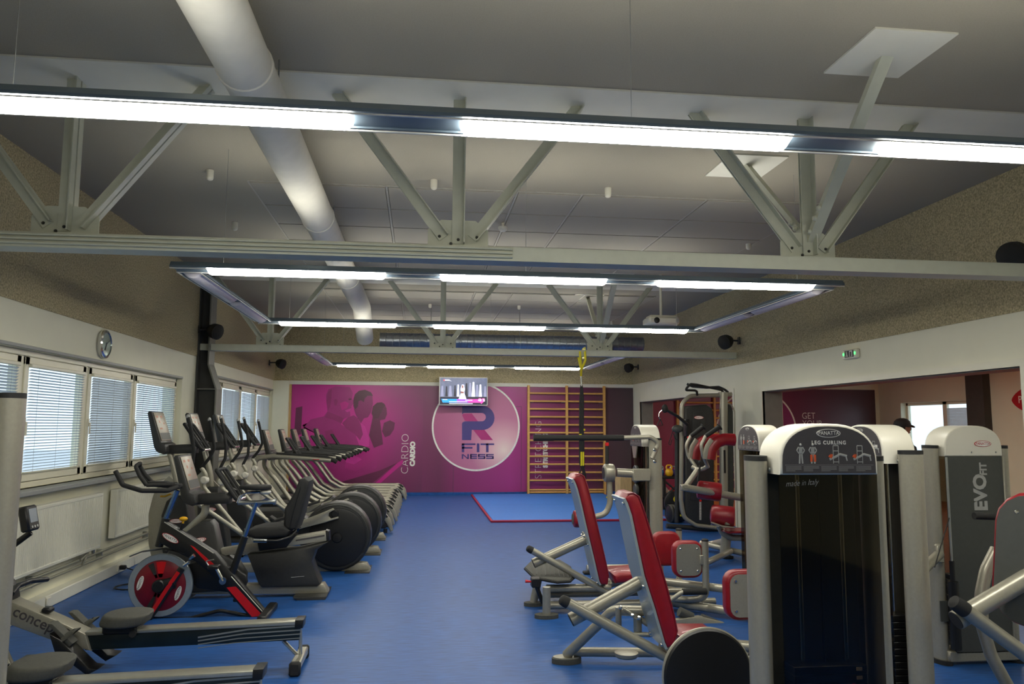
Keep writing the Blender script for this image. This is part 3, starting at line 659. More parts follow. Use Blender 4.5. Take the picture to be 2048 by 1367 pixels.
# ------------------------------------------------------------------ rowing machines
RY = 5.65
t = thing('rowing_machine', (-1.7, RY, 0), 'whole rowing machine with grey beam, display arm and black rail', 'rowing machine', 'rowing machines')
def rowp(l, dy=0.0): return [Vector((p.x, RY + dy, p.z)) for p in place(l, RY)]
rl = rowp([(604, 1243), (600, 1276), (175, 1296), (178, 1264)], -0.05)
rail_ = obj('rail', MB().prism(rl, (0, 0.10, 0), 0.008), 'rail_dark', t)
obj('rail_top', MB().prism(rowp([(606, 1237), (605, 1244), (176, 1266), (177, 1259)], -0.062), (0, 0.124, 0), 0.003), 'rail_alu', t)
st = MB()
for k in range(4):
    q = [P(604, 1247 + k * 8, RY), P(500 - k * 10, 1254 + k * 9, RY), P(400, 1270 + k * 7, RY)]
    st.tube([Vector((v.x, RY - 0.0505, v.z)) for v in q], 0, 6, flat=(0.0012, 0.006 - k * 0.001, (0, 0, 1)))
obj('side_stripe', st, 'rail_alu', rail_)
obj('rail_end_cap', MB().prism(rowp([(610, 1234), (608, 1251), (592, 1252), (593, 1235)], -0.068), (0, 0.136, 0), 0.006), 'black_plastic', t)
e1, e2 = P(602, 1246, RY), P(566, 1280, RY); ft = PZ(594, 1340, 0.04)
obj('leg', MB().tube([(e1.x - 0.005, RY, e1.z), (e1.x + 0.005, RY, 0.06)], 0, 10, flat=(0.012, 0.02, (0, 1, 0))), 'rail_alu', t)
obj('leg', MB().tube([(e2.x, RY, e2.z), (e1.x - 0.01, RY, 0.07)], 0, 10, flat=(0.012, 0.02, (0, 1, 0))), 'rail_alu', t)
obj('rear_foot', MB().box((e1.x - 0.035, RY - 0.2, 0.03), (e1.x + 0.03, RY + 0.2, 0.085), 0.008), 'rail_alu', t)
for s in (-1, 1): obj('foot_cap', MB().box((e1.x - 0.04, RY + s * 0.2 - 0.025, 0.0), (e1.x + 0.035, RY + s * 0.2 + 0.025, 0.09), 0.012), 'rubber', t)
bm_ = [P(-40, 1171, RY), P(20, 1192, RY), P(125, 1236, RY), P(180, 1262, RY), P(190, 1296, RY), P(135, 1283, RY), P(14, 1238, RY), P(-40, 1218, RY)]
beam = obj('main_beam', MB().prism([Vector((v.x, RY - 0.07, v.z)) for v in bm_], (0, 0.14, 0), 0.012), 'silver_paint', t)
a, b = P(30, 1215, RY), P(110, 1252, RY); d = Vector((b.x - a.x, 0, b.z - a.z)).normalized()
text('lettering', 'concept 2', 0.098, frame(Vector(((a.x + b.x) / 2 + 0.075, RY - 0.0715, (a.z + b.z) / 2 - 0.025)), d, Vector((-d.z, 0, d.x))), 'plaque_grey', beam, 0.0008, 0.001, 1.0)
q = P(24, 1217, RY); obj('emblem', MB().prism([(q.x - 0.03, RY - 0.0712, q.z - 0.03), (q.x + 0.02, RY - 0.0712, q.z - 0.03), (q.x + 0.03, RY - 0.0712, q.z), (q.x + 0.0, RY - 0.0712, q.z + 0.035), (q.x - 0.03, RY - 0.0712, q.z + 0.03)], (0, -0.001, 0)), 'strap_yellow', beam)
fw = P(-70, 1180, RY) + Vector((0.16, 0, 0))
obj('flywheel_cover', MB().lathe((fw.x - 0.1, RY - 0.11, 0.46), (0, 1, 0), [(0.18, 0), (0.25, 0.03), (0.26, 0.08), (0.26, 0.14), (0.25, 0.19), (0.18, 0.22)], 32), 'dark_plastic', t)
obj('front_foot', MB().box((fw.x - 0.28, RY - 0.28, 0.0), (fw.x - 0.20, RY + 0.28, 0.06), 0.012).box((fw.x + 0.12, RY - 0.28, 0.0), (fw.x + 0.2, RY + 0.28, 0.06), 0.012), 'dark_plastic', t)
obj('front_leg', MB().tube([(fw.x - 0.1, RY, 0.35), (fw.x - 0.24, RY, 0.04)], 0.03, 10).tube([(fw.x - 0.02, RY, 0.4), (fw.x + 0.16, RY, 0.04)], 0.03, 10), 'silver_paint', t)
q = P(70, 1255, RY)
obj('clip_knob', MB().box((P(88, 1224, RY).x, RY - 0.05, P(88, 1224, RY).z), (P(107, 1230, RY).x, RY + 0.02, P(88, 1212, RY).z), 0.012), 'black_plastic', t)
# foot stretchers
for s in (-1, 1):
    yy = RY + s * 0.15
    pl = [P(128, 1250, RY), P(150, 1262, RY), P(205, 1316, RY), P(222, 1318, RY), P(200, 1330, RY), P(138, 1284, RY)]
    fb = obj('footboard', MB().prism([Vector((v.x, yy - 0.065, v.z)) for v in pl], (0, 0.13, 0), 0.008), 'black_plastic', t)
    hp = [P(118, 1232, RY), P(128, 1232, RY), P(168, 1270, RY), P(160, 1278, RY)]
    obj('heel_rest', MB().prism([Vector((v.x + 0.01, yy - 0.045, v.z)) for v in hp], (0, 0.09, 0), 0.006), 'grey_rubber', fb)
    obj('strap', MB().tube([Vector((P(150, 1262, RY).x, yy - 0.05, P(150, 1262, RY).z)), Vector((P(172, 1246, RY).x, yy - 0.03, P(172, 1246, RY).z)), Vector((P(172, 1246, RY).x, yy + 0.03, P(172, 1246, RY).z)), Vector((P(150, 1262, RY).x, yy + 0.07, P(150, 1262, RY).z))], 0, 8, 0.02, flat=(0.003, 0.02, (1, 0, 0.3))), 'grey_rubber', fb)
sq = P(247, 1240, RY)
def seat_shape(c):
    pts = []
    for k in range(20):
        g = 2 * math.pi * k / 20; x = 0.15 * math.cos(g); y = 0.17 * math.sin(g)
        if x > 0: y *= 1.0; x *= 1.0 + 0.25 * abs(math.sin(g))
        pts.append(c + Vector((x, y, 0.02 * abs(math.sin(g)))))
    return pts
obj('seat_pad', MB().prism([Vector((p.x, p.y, c_)) for p, c_ in [(p, sq.z - 0.02) for p in seat_shape(Vector((sq.x, RY, 0)))]], (0.03, 0, 0.075), 0.022, 3), 'grey_rubber', t)
obj('seat_carriage', MB().box((sq.x - 0.11, RY - 0.075, sq.z - 0.075), (sq.x + 0.11, RY + 0.075, sq.z - 0.02), 0.012), 'black_plastic', t)
for s in (-1, 1): obj('roller', MB().cyl((sq.x + 0.09, RY + s * 0.08 - 0.01, sq.z - 0.07), (0, 1, 0), 0.022, 0.02, 12), 'rubber', t)
hz = P(45, 1166, RY)
obj('handle', MB().tube([(hz.x + 0.05, RY - 0.24, hz.z - 0.02), (hz.x + 0.01, RY - 0.08, hz.z), (hz.x + 0.01, RY + 0.08, hz.z), (hz.x + 0.05, RY + 0.24, hz.z - 0.02)], 0.017, 10, 0.05), 'black_plastic', t)
obj('chain', MB().tube([(hz.x, RY, hz.z), (fw.x, RY, hz.z - 0.06)], 0.005, 6), 'steel', t)
m0 = P(59, 1036, RY)
obj('display_arm', MB().tube([(P(62, 1064, RY).x, RY, P(62, 1064, RY).z), (P(20, 1095, RY).x, RY, P(20, 1095, RY).z), (P(-40, 1165, RY).x, RY, P(-40, 1165, RY).z)], 0, 10, 0.1, flat=(0.014, 0.02, (0, 0, 1))), 'black_plastic', t)
M_ = Matrix.Translation(m0) @ Matrix.Rotation(R(-12), 4, 'Y')
mon = obj('display_unit', MB().box((-0.035, -0.075, -0.085), (0.025, 0.075, 0.085), 0.012, M_), 'black_plastic', t)
obj('screen', MB().box((0.0245, -0.05, -0.03), (0.028, 0.05, 0.062), 0.002, M_), 'cover_clear_grey', mon)
kb = MB()
for k in range(3): kb.cyl(M_ @ Vector((0.024, -0.035 + k * 0.035, -0.058)), M_.to_3x3() @ Vector((1, 0, 0)), 0.009, 0.005, 10)
obj('key', kb, 'grey_print', mon)
dup(t, (-0.06, -1.07, 0), 'rowing machine at the bottom left edge, only seat and rail in view', 'rowing machines')

# ------------------------------------------------------------------ indoor bike with the red flywheel
BY = 7.15
t = thing('spin_bike', (-1.85, BY, 0), 'red and black indoor cycling bike with a big red flywheel', 'exercise bike')
def bp(x, y, dy=0.0): v = P(x, y, BY); return Vector((v.x, BY + dy, v.z))
hub = bp(322, 1169)
fwv = obj('flywheel', MB().lathe(hub - Vector((0, 0.022, 0)), (0, 1, 0), [(0.10, -0.004), (0.205, 0), (0.215, 0.006), (0.215, 0.038), (0.205, 0.044), (0.10, 0.048)], 48), 'dark_red', t)
obj('rim', MB().ring(hub - Vector((0, 0.03, 0)), (0, 1, 0), [(0.213, 0.006), (0.258, 0.006), (0.264, 0.014), (0.264, 0.046), (0.258, 0.054), (0.213, 0.054)], 48), 'cover_clear_grey', fwv)
for a0, a1, m_ in ((78, 102, 'red_paint'), (108, 122, 'dark_plastic'), (258, 272, 'red_paint'), (240, 252, 'dark_plastic')):
    w_ = [hub + Vector((math.cos(R(a)) * r_, -0.0245, math.sin(R(a)) * r_)) for r_, al in ((0.2, (a0, (a0 + a1) / 2, a1)), (0.07, (a1, a0))) for a in al]
    obj('colour_sector', MB().prism(w_, (0, -0.0015, 0)), m_, fwv)
for a in (172, -24):
    q = hub + Vector((math.cos(R(a)) * 0.165, -0.024, math.sin(R(a)) * 0.165)); badge(q, Vector((0.3, 0, 0.95)), Vector((-0.95, 0, 0.3)), 0.062, fwv, False, 'white_print', 'white_print', 'plaque_grey')
obj('hub_cover', MB().tube([hub + Vector((-0.0, -0.05, 0)), hub + Vector((0.13, -0.05, 0.03))], 0, 16, flat=(0.028, 0.05, (0, 0, 1))).lathe(hub - Vector((0, 0.08, 0)), (0, 1, 0), [(0.045, 0), (0.055, 0.01), (0.055, 0.05)], 20), 'black_plastic', t)
for s in (-1, 1):
    fk = obj('fork_blade', MB().tube([bp(368, 1133, s * 0.062), bp(345, 1168, s * 0.062), bp(318, 1210, s * 0.062), bp(297, 1240, s * 0.062)], 0, 10, flat=(0.014, 0.03, (1, 0, 0.6))), 'black_plastic', t)
    obj('red_inlay', MB().tube([bp(362, 1140, s * 0.076), bp(338, 1175, s * 0.076), bp(314, 1213, s * 0.076), bp(296, 1240, s * 0.076)], 0, 10, flat=(0.003, 0.017, (1, 0, 0.6))), 'red_paint', fk)
obj('front_foot', MB().box((bp(297, 1243).x - 0.035, BY - 0.25, 0.0), (bp(297, 1243).x + 0.035, BY + 0.25, 0.055), 0.012), 'black_plastic', t)
fr_ = [bp(324, 1043), bp(334, 1041), bp(432, 1103), bp(458, 1134), bp(540, 1230), bp(506, 1238), bp(436, 1156), bp(398, 1124), bp(322, 1084)]
frm = obj('main_frame', MB().prism([v + Vector((0, -0.045, 0)) for v in fr_], (0, 0.09, 0), 0.014), 'black_plastic', t)
for l in ([(384, 1088), (392, 1092), (432, 1127), (428, 1134), (408, 1114)], [(456, 1172), (474, 1170), (528, 1228), (506, 1230)]):
    for s in (-1, 1): obj('red_inlay', MB().prism([bp(x, y, s * 0.0455) for x, y in l], (0, s * 0.003, 0)), 'red_paint', frm)
obj('edge_strip', MB().tube([bp(332, 1042, -0.046), bp(430, 1104, -0.046)], 0.004, 6).tube([bp(465, 1150, -0.046), bp(534, 1228, -0.046)], 0.004, 6), 'rail_alu', frm)
badge(bp(344, 1074, -0.046), Vector((0.86, 0, -0.5)), Vector((0.5, 0, 0.86)), 0.078, frm, False, 'red_print', 'white_print', 'plaque_grey')
obj('handlebar_post', MB().tube([bp(355, 980), bp(328, 1046)], 0, 14, flat=(0.022, 0.03, (0, 1, 0))), 'blue_chrome', t)
obj('head_tube', MB().tube([bp(332, 1036), bp(318, 1092)], 0, 14, flat=(0.034, 0.042, (0, 1, 0))), 'black_plastic', t)
for s, pth in ((-1, [(246, 939), (262, 966), (300, 977), (346, 978), (362, 970)]), (1, [(262, 939), (278, 964), (312, 974), (350, 976), (362, 970)])):
    pp = [bp(x, y, s * w) for (x, y), w in zip(pth, (0.17, 0.19, 0.2, 0.14, 0.0))]
    hb = obj('handlebar', MB().tube(pp, 0.02, 12, 0.05), 'rubber', t)
obj('inner_handlebar', MB().tube([bp(300, 968, -0.09), bp(285, 950, -0.07), bp(275, 931, -0.05), bp(281, 925, 0.0), bp(275, 931, 0.05), bp(285, 950, 0.07), bp(300, 968, 0.09)], 0.017, 12, 0.03).tube([bp(352, 968, -0.03), bp(300, 968, -0.09)], 0.017, 10).tube([bp(352, 968, 0.03), bp(300, 968, 0.09)], 0.017, 10), 'rubber', t)
obj('arm_rest', MB().prism([bp(x, y, -0.05) for x, y in [(298, 962), (330, 962), (364, 968), (362, 976), (305, 972)]], (0, 0.10, 0), 0.01), 'rubber', t)
obj('adjust_lever', MB().tube([bp(321, 992), bp(330, 992), bp(342, 987)], 0, 8, flat=(0.012, 0.008, (0, 0, 1))), 'yellow', t)
obj('brake_knob', MB().tube([bp(364, 1052), bp(367, 1040)], 0.01, 8).ell(bp(367, 1037), (0.036, 0.025, 0.02)), 'yellow', t)
obj('brake_stem', MB().tube([bp(358, 1072), bp(366, 1046)], 0.013, 8), 'black_plastic', t)
obj('sweat_guard', MB().tube([bp(262, 1111), bp(285, 1102), bp(330, 1096), bp(372, 1105)], 0, 8, flat=(0.05, 0.006, (0, 0, 1))), 'black_plastic', t)
obj('chain_guard', MB().prism([bp(x, y, 0.05) for x, y in [(372, 1130), (400, 1122), (440, 1130), (470, 1140), (488, 1152), (492, 1165), (486, 1180), (470, 1188), (440, 1185), (390, 1178), (372, 1160)]], (0, 0.045, 0), 0.01), 'black_plastic', t)
obj('seat_post', MB().tube([bp(513, 1004), bp(487, 1080)], 0, 14, flat=(0.018, 0.026, (0, 1, 0))), 'blue_chrome', t)
obj('seat_tube', MB().tube([bp(490, 1072), bp(462, 1152)], 0, 14, flat=(0.03, 0.036, (0, 1, 0))), 'black_plastic', t)
obj('seat_slide', MB().tube([bp(476, 1005), bp(548, 1003)], 0.018, 12).cyl(bp(547, 1003, 0), (1, 0, 0), 0.028, 0.02, 14), 'steel', t)
obj('seat_stay', MB().tube([bp(476, 1004, -0.04), bp(482, 990, -0.04), bp(495, 984, -0.04), bp(522, 983, -0.04)], 0.007, 8, 0.03).tube([bp(476, 1004, 0.04), bp(482, 990, 0.04), bp(495, 984, 0.04), bp(522, 983, 0.04)], 0.007, 8, 0.03), 'chrome', t)
sd_ = []
for k in range(22):
    g = 2 * math.pi * k / 22; u = math.cos(g); w = math.sin(g); half = 0.10 if u > 0 else 0.10 * (1 + 0.72 * u); sd_.append(bp(511, 974) + Vector((0.14 * u, max(0.028, half) * w if abs(w) > 0.01 else 0, 0)))
obj('saddle', MB().prism([v + Vector((0, 0, -0.02)) for v in sd_], (0, 0, 0.042), 0.016, 3), 'rubber', t)
obj('saddle_shell', MB().ell(bp(531, 983), (0.05, 0.05, 0.022)), 'cap_white', t)
obj('lower_tube', MB().tube([bp(300, 1238), bp(380, 1236), bp(440, 1220), bp(525, 1236)], 0.016, 10, 0.15), 'black_plastic', t)
obj('rear_foot', MB().box((bp(535, 1235).x - 0.04, BY - 0.27, 0.0), (bp(535, 1235).x + 0.04, BY + 0.27, 0.055), 0.012), 'black_plastic', t)
ck = bp(452, 1156)
obj('crank', MB().cyl(ck + Vector((0, -0.12, 0)), (0, 1, 0), 0.03, 0.03, 14).tube([ck + Vector((0, -0.115, 0)), bp(438, 1128, -0.115)], 0.014, 8).tube([ck + Vector((0, 0.1, 0)), bp(468, 1195, 0.1)], 0.014, 8), 'chrome', t)
for (x, y), dy in (((438, 1126), -0.17), ((470, 1206), 0.16)):
    pd_ = obj('pedal', MB().box(bp(x, y, dy) - Vector((0.045, 0.045, 0.014)), bp(x, y, dy) + Vector((0.045, 0.045, 0.014)), 0.006), 'black_plastic', t)
    obj('toe_clip', MB().tube([bp(x, y, dy) + Vector((-0.045, 0, 0.014)), bp(x, y, dy) + Vector((-0.07, 0, 0.05)), bp(x, y, dy) + Vector((0.0, 0, 0.06))], 0.006, 6, 0.02), 'steel', pd_)
obj('clamp', MB().tube([bp(383, 1115, -0.05), bp(393, 1107, -0.07)], 0.016, 8).tube([bp(372, 1128, -0.06), bp(384, 1120, -0.08)], 0.014, 8), 'chrome', t)

# ------------------------------------------------------------------ recumbent bike
CY = 7.95
t = thing('recumbent_bike', (-1.5, CY, 0), 'recumbent exercise bike with black padded backrest seat', 'exercise bike')
def cp(x, y, dy=0.0): v = P(x, y, CY - 0.1); return Vector((v.x, CY + dy, v.z))
console(t, cp(390, 1010))
obj('neck', MB().tube([cp(406, 1012), cp(404, 1030), cp(370, 1062), cp(322, 1098)], 0.036, 16, 0.12), 'silver_paint', t)
bd = obj('front_shroud', MB().prism([cp(x, y, -0.1) for x, y in [(362, 1070), (404, 1041), (420, 1041), (428, 1050), (441, 1108), (470, 1120), (488, 1150), (486, 1180), (380, 1186), (340, 1160), (330, 1110)]], (0, 0.2, 0), 0.025), 'dark_plastic', t)
badge(cp(398, 1080, -0.102), Vector((0.97, 0, 0.24)), Vector((-0.24, 0, 0.97)), 0.07, bd)
obj('crank', MB().cyl(cp(458, 1140, -0.14), (0, 1, 0), 0.05, 0.05, 18), 'black_plastic', t)
obj('seat_rail', MB().prism([cp(x, y, -0.055) for x, y in [(434, 1099), (651, 1063), (653, 1082), (436, 1114)]], (0, 0.11, 0), 0.006), 'silver_paint', t)
obj('rail_groove', MB().prism([cp(x, y, -0.056) for x, y in [(590, 1080), (648, 1070), (648, 1073), (590, 1083)]], (0, -0.002, 0)), 'plaque_grey', t)
obj('rail_end_cap', MB().prism([cp(x, y, -0.06) for x, y in [(650, 1061), (657, 1063), (658, 1082), (652, 1084)]], (0, 0.12, 0), 0.006), 'black_plastic', t)
obj('seat_carriage', MB().prism([cp(x, y, -0.09) for x, y in [(512, 1078), (592, 1070), (572, 1095), (518, 1102)]], (0, 0.18, 0), 0.012), 'black_plastic', t)
obj('seat_cushion', MB().prism([cp(x, y, -0.21) for x, y in [(498, 1058), (520, 1052), (572, 1048), (584, 1058), (575, 1070), (515, 1075), (500, 1068)]], (0, 0.42, 0), 0.03, 3), 'rubber', t)
bk = obj('backrest', MB().prism([cp(x, y, -0.2) for x, y in [(601, 957), (612, 955), (620, 961), (619, 974), (604, 1030), (596, 1056), (578, 1058), (570, 1050), (572, 1015), (592, 982)]], (0, 0.4, 0), 0.03, 3), 'rubber', t)
obj('seam', MB().tube([cp(604, 972, -0.202), cp(590, 1020, -0.202), cp(583, 1050, -0.202)], 0.004, 6), 'black_plastic', bk)
for s in (-1, 1):
    obj('seat_handle', MB().tube([cp(516, 1075, s * 0.27), cp(560, 1076, s * 0.27), cp(584, 1070, s * 0.22), cp(592, 1060, s * 0.12)], 0.014, 10, 0.06), 'black_plastic', t)
    obj('grip', MB().tube([cp(515, 1075, s * 0.27), cp(541, 1076, s * 0.27)], 0.02, 12), 'chrome', t)
rs_ = obj('rear_shroud', MB().prism([cp(x, y, -0.12) for x, y in [(495, 1108), (600, 1096), (656, 1083), (632, 1100), (624, 1122), (634, 1150), (641, 1166), (634, 1172), (524, 1174), (517, 1166)]], (0, 0.24, 0), 0.02), 'dark_plastic', t)
obj('trim_line', MB().tube([cp(583, 1153, -0.121), cp(609, 1151, -0.121)], 0.002, 5), 'grey_print', rs_)
obj('base_beam', MB().prism([cp(x, y, -0.07) for x, y in [(345, 1172), (636, 1169), (646, 1168), (655, 1182), (655, 1188), (345, 1190)]], (0, 0.14, 0), 0.012), 'silver_paint', t)
obj('rear_foot', MB().prism([cp(x, y, -0.24) for x, y in [(590, 1188), (656, 1186), (652, 1198), (628, 1204), (606, 1202)]], (0, 0.48, 0), 0.012), 'dark_plastic', t)
obj('front_foot', MB().prism([cp(x, y, -0.24) for x, y in [(335, 1190), (380, 1189), (378, 1203), (340, 1204)]], (0, 0.48, 0), 0.012), 'dark_plastic', t)
for dy in (-0.17, 0.17):
    obj('pedal', MB().box(cp(455 + dy * 60, 1140 - dy * 120, dy) - Vector((0.05, 0.045, 0.012)), cp(455 + dy * 60, 1140 - dy * 120, dy) + Vector((0.05, 0.045, 0.012)), 0.006), 'black_plastic', t)
    obj('crank_arm', MB().tube([cp(458, 1140, dy * 0.75), cp(455 + dy * 60, 1140 - dy * 120, dy * 0.75)], 0.014, 8), 'steel', t)

# ------------------------------------------------------------------ elliptical trainers
EY = 9.25
t = thing('elliptical_trainer', (-1.6, EY, 0), 'elliptical trainer nearest the camera, beside the recumbent bike', 'elliptical trainer', 'elliptical trainers')
def ep(x, y, dy=0.0): v = P(x, y, EY - 0.12); return Vector((v.x, EY + dy, v.z))
console(t, ep(331, 908))
wc = ep(673, 1072); wr_ = 0.385
tear = []
for k in range(26):
    g = R(150) - R(275) * k / 25; tear.append(wc + Vector((wr_ * math.cos(g), -0.13, wr_ * math.sin(g))))
tear += [ep(600, 1090, -0.13), ep(566, 1072, -0.13), ep(572, 1050, -0.13), ep(604, 1030, -0.13)]
hs_ = obj('wheel_housing', MB().prism(tear, (0, 0.26, 0), 0.035, 3), 'dark_plastic', t)
obj('wheel_disc', MB().lathe(wc + Vector((0.01, -0.128, -0.01)), (0, -1, 0), [(0.325, 0), (0.322, 0.010), (0.30, 0.016), (0.06, 0.020), (0.05, 0.034), (0.02, 0.036)], 48), 'black_plastic', hs_)
obj('arc_trim', MB().tube([wc + Vector((0.352 * math.cos(R(a)), -0.122, 0.352 * math.sin(R(a)))) for a in range(128, -40, -8)], 0, 8, flat=(0.004, 0.022, (0, 1, 0))), 'panel_grey', hs_)
bl = MB()
for a in (118, 40, -30): bolt(bl, wc + Vector((0.352 * math.cos(R(a)), -0.126, 0.352 * math.sin(R(a)))), (0, -1, 0), 0.012, 0.008)
obj('bolt', bl, 'black_plastic', hs_)
for s, ph in ((-1, 0), (1, 180)):
    yo = s * 0.20
    cpn = ep(671, 1026, yo) if ph == 0 else ep(655, 1090, yo)
    pe = ep(500, 1078, yo) if ph == 0 else ep(478, 1088, yo)
    d = (cpn - pe).normalized(); n_ = Vector((-d.z, 0, d.x))
    arm = [pe - n_ * 0.03, pe + n_ * 0.03, cpn - d * 0.32 + n_ * 0.04, cpn - d * 0.14 + n_ * 0.055, cpn + d * 0.0 + n_ * 0.07, cpn + d * 0.01 + n_ * 0.05, cpn - d * 0.055 + n_ * 0.035, cpn - d * 0.07, cpn - d * 0.05 - n_ * 0.035, cpn + d * 0.03 - n_ * 0.035, cpn + d * 0.03 - n_ * 0.055, cpn - d * 0.14 - n_ * 0.055, cpn - d * 0.32 - n_ * 0.045]
    pa = obj('pedal_arm', MB().prism([v + Vector((0, -0.02, 0)) for v in arm], (0, 0.04, 0), 0.004), 'silver_paint', t)
    obj('crank_pin', MB().cyl(cpn + Vector((0, -0.03 * s - 0.03, 0)), (0, 1, 0), 0.04, 0.06, 16, 0.006), 'black_plastic', pa)
    fp = pe + d * 0.22 + n_ * 0.05
    obj('foot_plate', MB().prism([fp + d * a + n_ * b + Vector((0, -0.075, 0)) for a, b in ((-0.2, 0.0), (0.2, 0.0), (0.22, 0.05), (0.19, 0.03), (-0.17, 0.03), (-0.22, 0.09), (-0.235, 0.08))], (0, 0.15, 0), 0.006), 'rubber', pa)
    top = [(419, 839), (425, 868), (429, 895), (420, 914), (403, 935)] if s > 0 else [(376, 833), (383, 862), (388, 900), (386, 925), (372, 952)]
    sh_ = (9.25 + 0.27 * s - 0.0) / 9.13
    hp = []
    for x, y in top:
        v = P(x, y, EY + 0.27 * s); hp.append(Vector((v.x, EY + 0.27 * s, v.z)))
    mv = obj('moving_handle', MB().tube(hp, 0.019, 12, 0.06), 'rubber', t)
    obj('grip_tip', MB().ell(hp[0], (0.02, 0.02, 0.028)), 'grey_print', mv)
    low = [hp[-1], hp[-1] + Vector((0.06, 0, -0.09)), hp[-1] + Vector((0.03, 0, -0.22)), pe + Vector((0, 0, 0.02))]
    obj('swing_arm', MB().tube(low, 0.024, 12, 0.08), 'silver_paint', mv)
    obj('swing_joint', MB().cyl(pe + Vector((0, -0.035, 0.0)), (0, 1, 0), 0.05, 0.07, 18, 0.01), 'silver_paint', mv)
    obj('pivot_boss', MB().lathe(hp[-1] + Vector((0.04, -0.05, -0.14)), (0, 1, 0), [(0.03, 0), (0.045, 0.015), (0.045, 0.085), (0.03, 0.1)], 18), 'cap_white', mv)
obj('mast', MB().tube([ep(334, 906), ep(347, 960), ep(352, 1010), ep(352, 1110)], 0, 16, 0.3, flat=(0.035, 0.045, (0, 1, 0))), 'silver_paint', t)
fb_ = obj('front_housing', MB().prism([ep(x, y, -0.13) for x, y in [(346, 990), (372, 990), (384, 1060), (392, 1136), (330, 1140), (322, 1090), (322, 1030), (332, 1002)]], (0, 0.26, 0), 0.03, 3), 'dark_plastic', t)
obj('front_rim', MB().tube([ep(350, 972, 0), ep(328, 992, 0), ep(318, 1030, 0), ep(318, 1085, 0), ep(328, 1130, 0)], 0, 14, 0.2, flat=(0.15, 0.018, (0, 1, 0))), 'silver_paint', t)
badge(ep(353, 1041, -0.132), Vector((1, 0, 0)), Vector((0, 0, 1)), 0.07, fb_)
obj('base_beam', MB().prism([ep(x, y, -0.06) for x, y in [(330, 1132), (722, 1126), (733, 1127), (740, 1140), (738, 1146), (330, 1148)]], (0, 0.12, 0), 0.012), 'silver_paint', t)
for a, b in ((330, 372), (690, 741)): obj('cross_foot', MB().prism([ep(x, y, -0.24) for x, y in [(a, 1142), (b, 1140), (b - 3, 1152), (b - 16, 1157), (a + 6, 1157)]], (0, 0.48, 0), 0.012), 'dark_plastic', t)
dup(t, (0.06, 1.19, 0), 'middle one of the three elliptical trainers', 'elliptical trainers')
dup(t, (0.07, 2.46, 0), 'farthest elliptical trainer, next to the treadmills', 'elliptical trainers')

# ------------------------------------------------------------------ treadmills
TY = 12.66
t = thing('treadmill', (-1.4, TY, 0), 'treadmill nearest the camera, beside the elliptical trainers', 'treadmill', 'treadmills in a row facing the left windows')
console(t, (-2.24, TY, 1.10), 0.98)
dk = obj('deck', MB().box((-1.9, TY - 0.30, 0.19), (-0.52, TY + 0.30, 0.25), 0.01), 'dark_plastic', t)
obj('belt', MB().box((-1.85, TY - 0.25, 0.25), (-0.50, TY + 0.25, 0.258), 0.002), 'rubber', dk)
obj('roller', MB().tube([(-0.50, TY - 0.28, 0.215), (-0.50, TY + 0.28, 0.215)], 0.035, 14), 'rubber', dk)
for s in (-1, 1):
    yy = TY + s * 0.36
    pr_ = [(-2.42, 1.00), (-2.40, 0.92), (-2.17, 0.62), (-1.98, 0.42), (-1.80, 0.335), (-1.62, 0.31), (-0.60, 0.31)]
    up_ = obj('upright', MB().tube([(-2.30, yy, 1.15), (-2.45, yy, 1.13), (-2.47, yy, 0.98), (-2.30, yy, 0.80), (-2.02, yy, 0.43), (-1.80, yy, 0.30), (-1.5, yy, 0.285)], 0, 16, 0.2, flat=(0.036, 0.05, (0, 1, 0))), 'silver_paint', t)
    sr = obj('side_rail', MB().prism([(-1.80, yy - 0.05, 0.22), (-1.78, yy - 0.05, 0.30), (-1.55, yy - 0.05, 0.33), (-0.56, yy - 0.05, 0.33), (-0.47, yy - 0.05, 0.29), (-0.40, yy - 0.05, 0.20), (-0.36, yy - 0.05, 0.04), (-0.40, yy - 0.05, 0.02), (-0.44, yy - 0.05, 0.10), (-0.50, yy - 0.05, 0.20), (-0.58, yy - 0.05, 0.262), (-1.55, yy - 0.05, 0.262)], (0, 0.10, 0), 0.014, 3), 'silver_paint', t)
    obj('lower_skirt', MB().prism([(-1.80, yy - 0.04, 0.08), (-1.80, yy - 0.04, 0.262), (-0.60, yy - 0.04, 0.262), (-0.52, yy - 0.04, 0.2), (-0.46, yy - 0.04, 0.10), (-0.48, yy - 0.04, 0.07)], (0, 0.08, 0), 0.01), 'black_plastic', t)
    obj('end_cap_inset', MB().prism([(-0.58, yy - 0.052, 0.322), (-0.50, yy - 0.052, 0.306), (-0.44, yy - 0.052, 0.25), (-0.46, yy - 0.052, 0.23), (-0.52, yy - 0.052, 0.27)], (0, 0.104, 0)), 'dark_plastic', sr)
    obj('dark_strip', MB().box((-1.5, yy - 0.035, 0.33), (-0.62, yy + 0.035, 0.334)), 'dark_plastic', sr)  # thin dark strip along the top of the side rail
    hr = obj('handrail', MB().tube([(-2.45, yy, 1.14), (-2.2, yy, 1.165), (-1.65, yy, 1.13), (-1.33, yy, 1.10)], 0, 14, 0.1, flat=(0.036, 0.034, (0, 1, 0))), 'silver_paint', t)
    obj('handrail_pad', MB().tube([(-2.15, yy, 1.19), (-1.7, yy, 1.165), (-1.42, yy, 1.145), (-1.28, yy, 1.10), (-1.24, yy, 1.075)], 0, 12, 0.08, flat=(0.034, 0.018, (0, 1, 0))), 'rubber', hr)
    obj('rear_foot', MB().cyl((-0.48, yy, 0.0), (0, 0, 1), 0.03, 0.06, 12), 'rubber', t)
obj('crossbar', MB().tube([(-2.25, TY - 0.38, 1.13), (-2.25, TY + 0.38, 1.13)], 0.03, 12), 'dark_plastic', t)
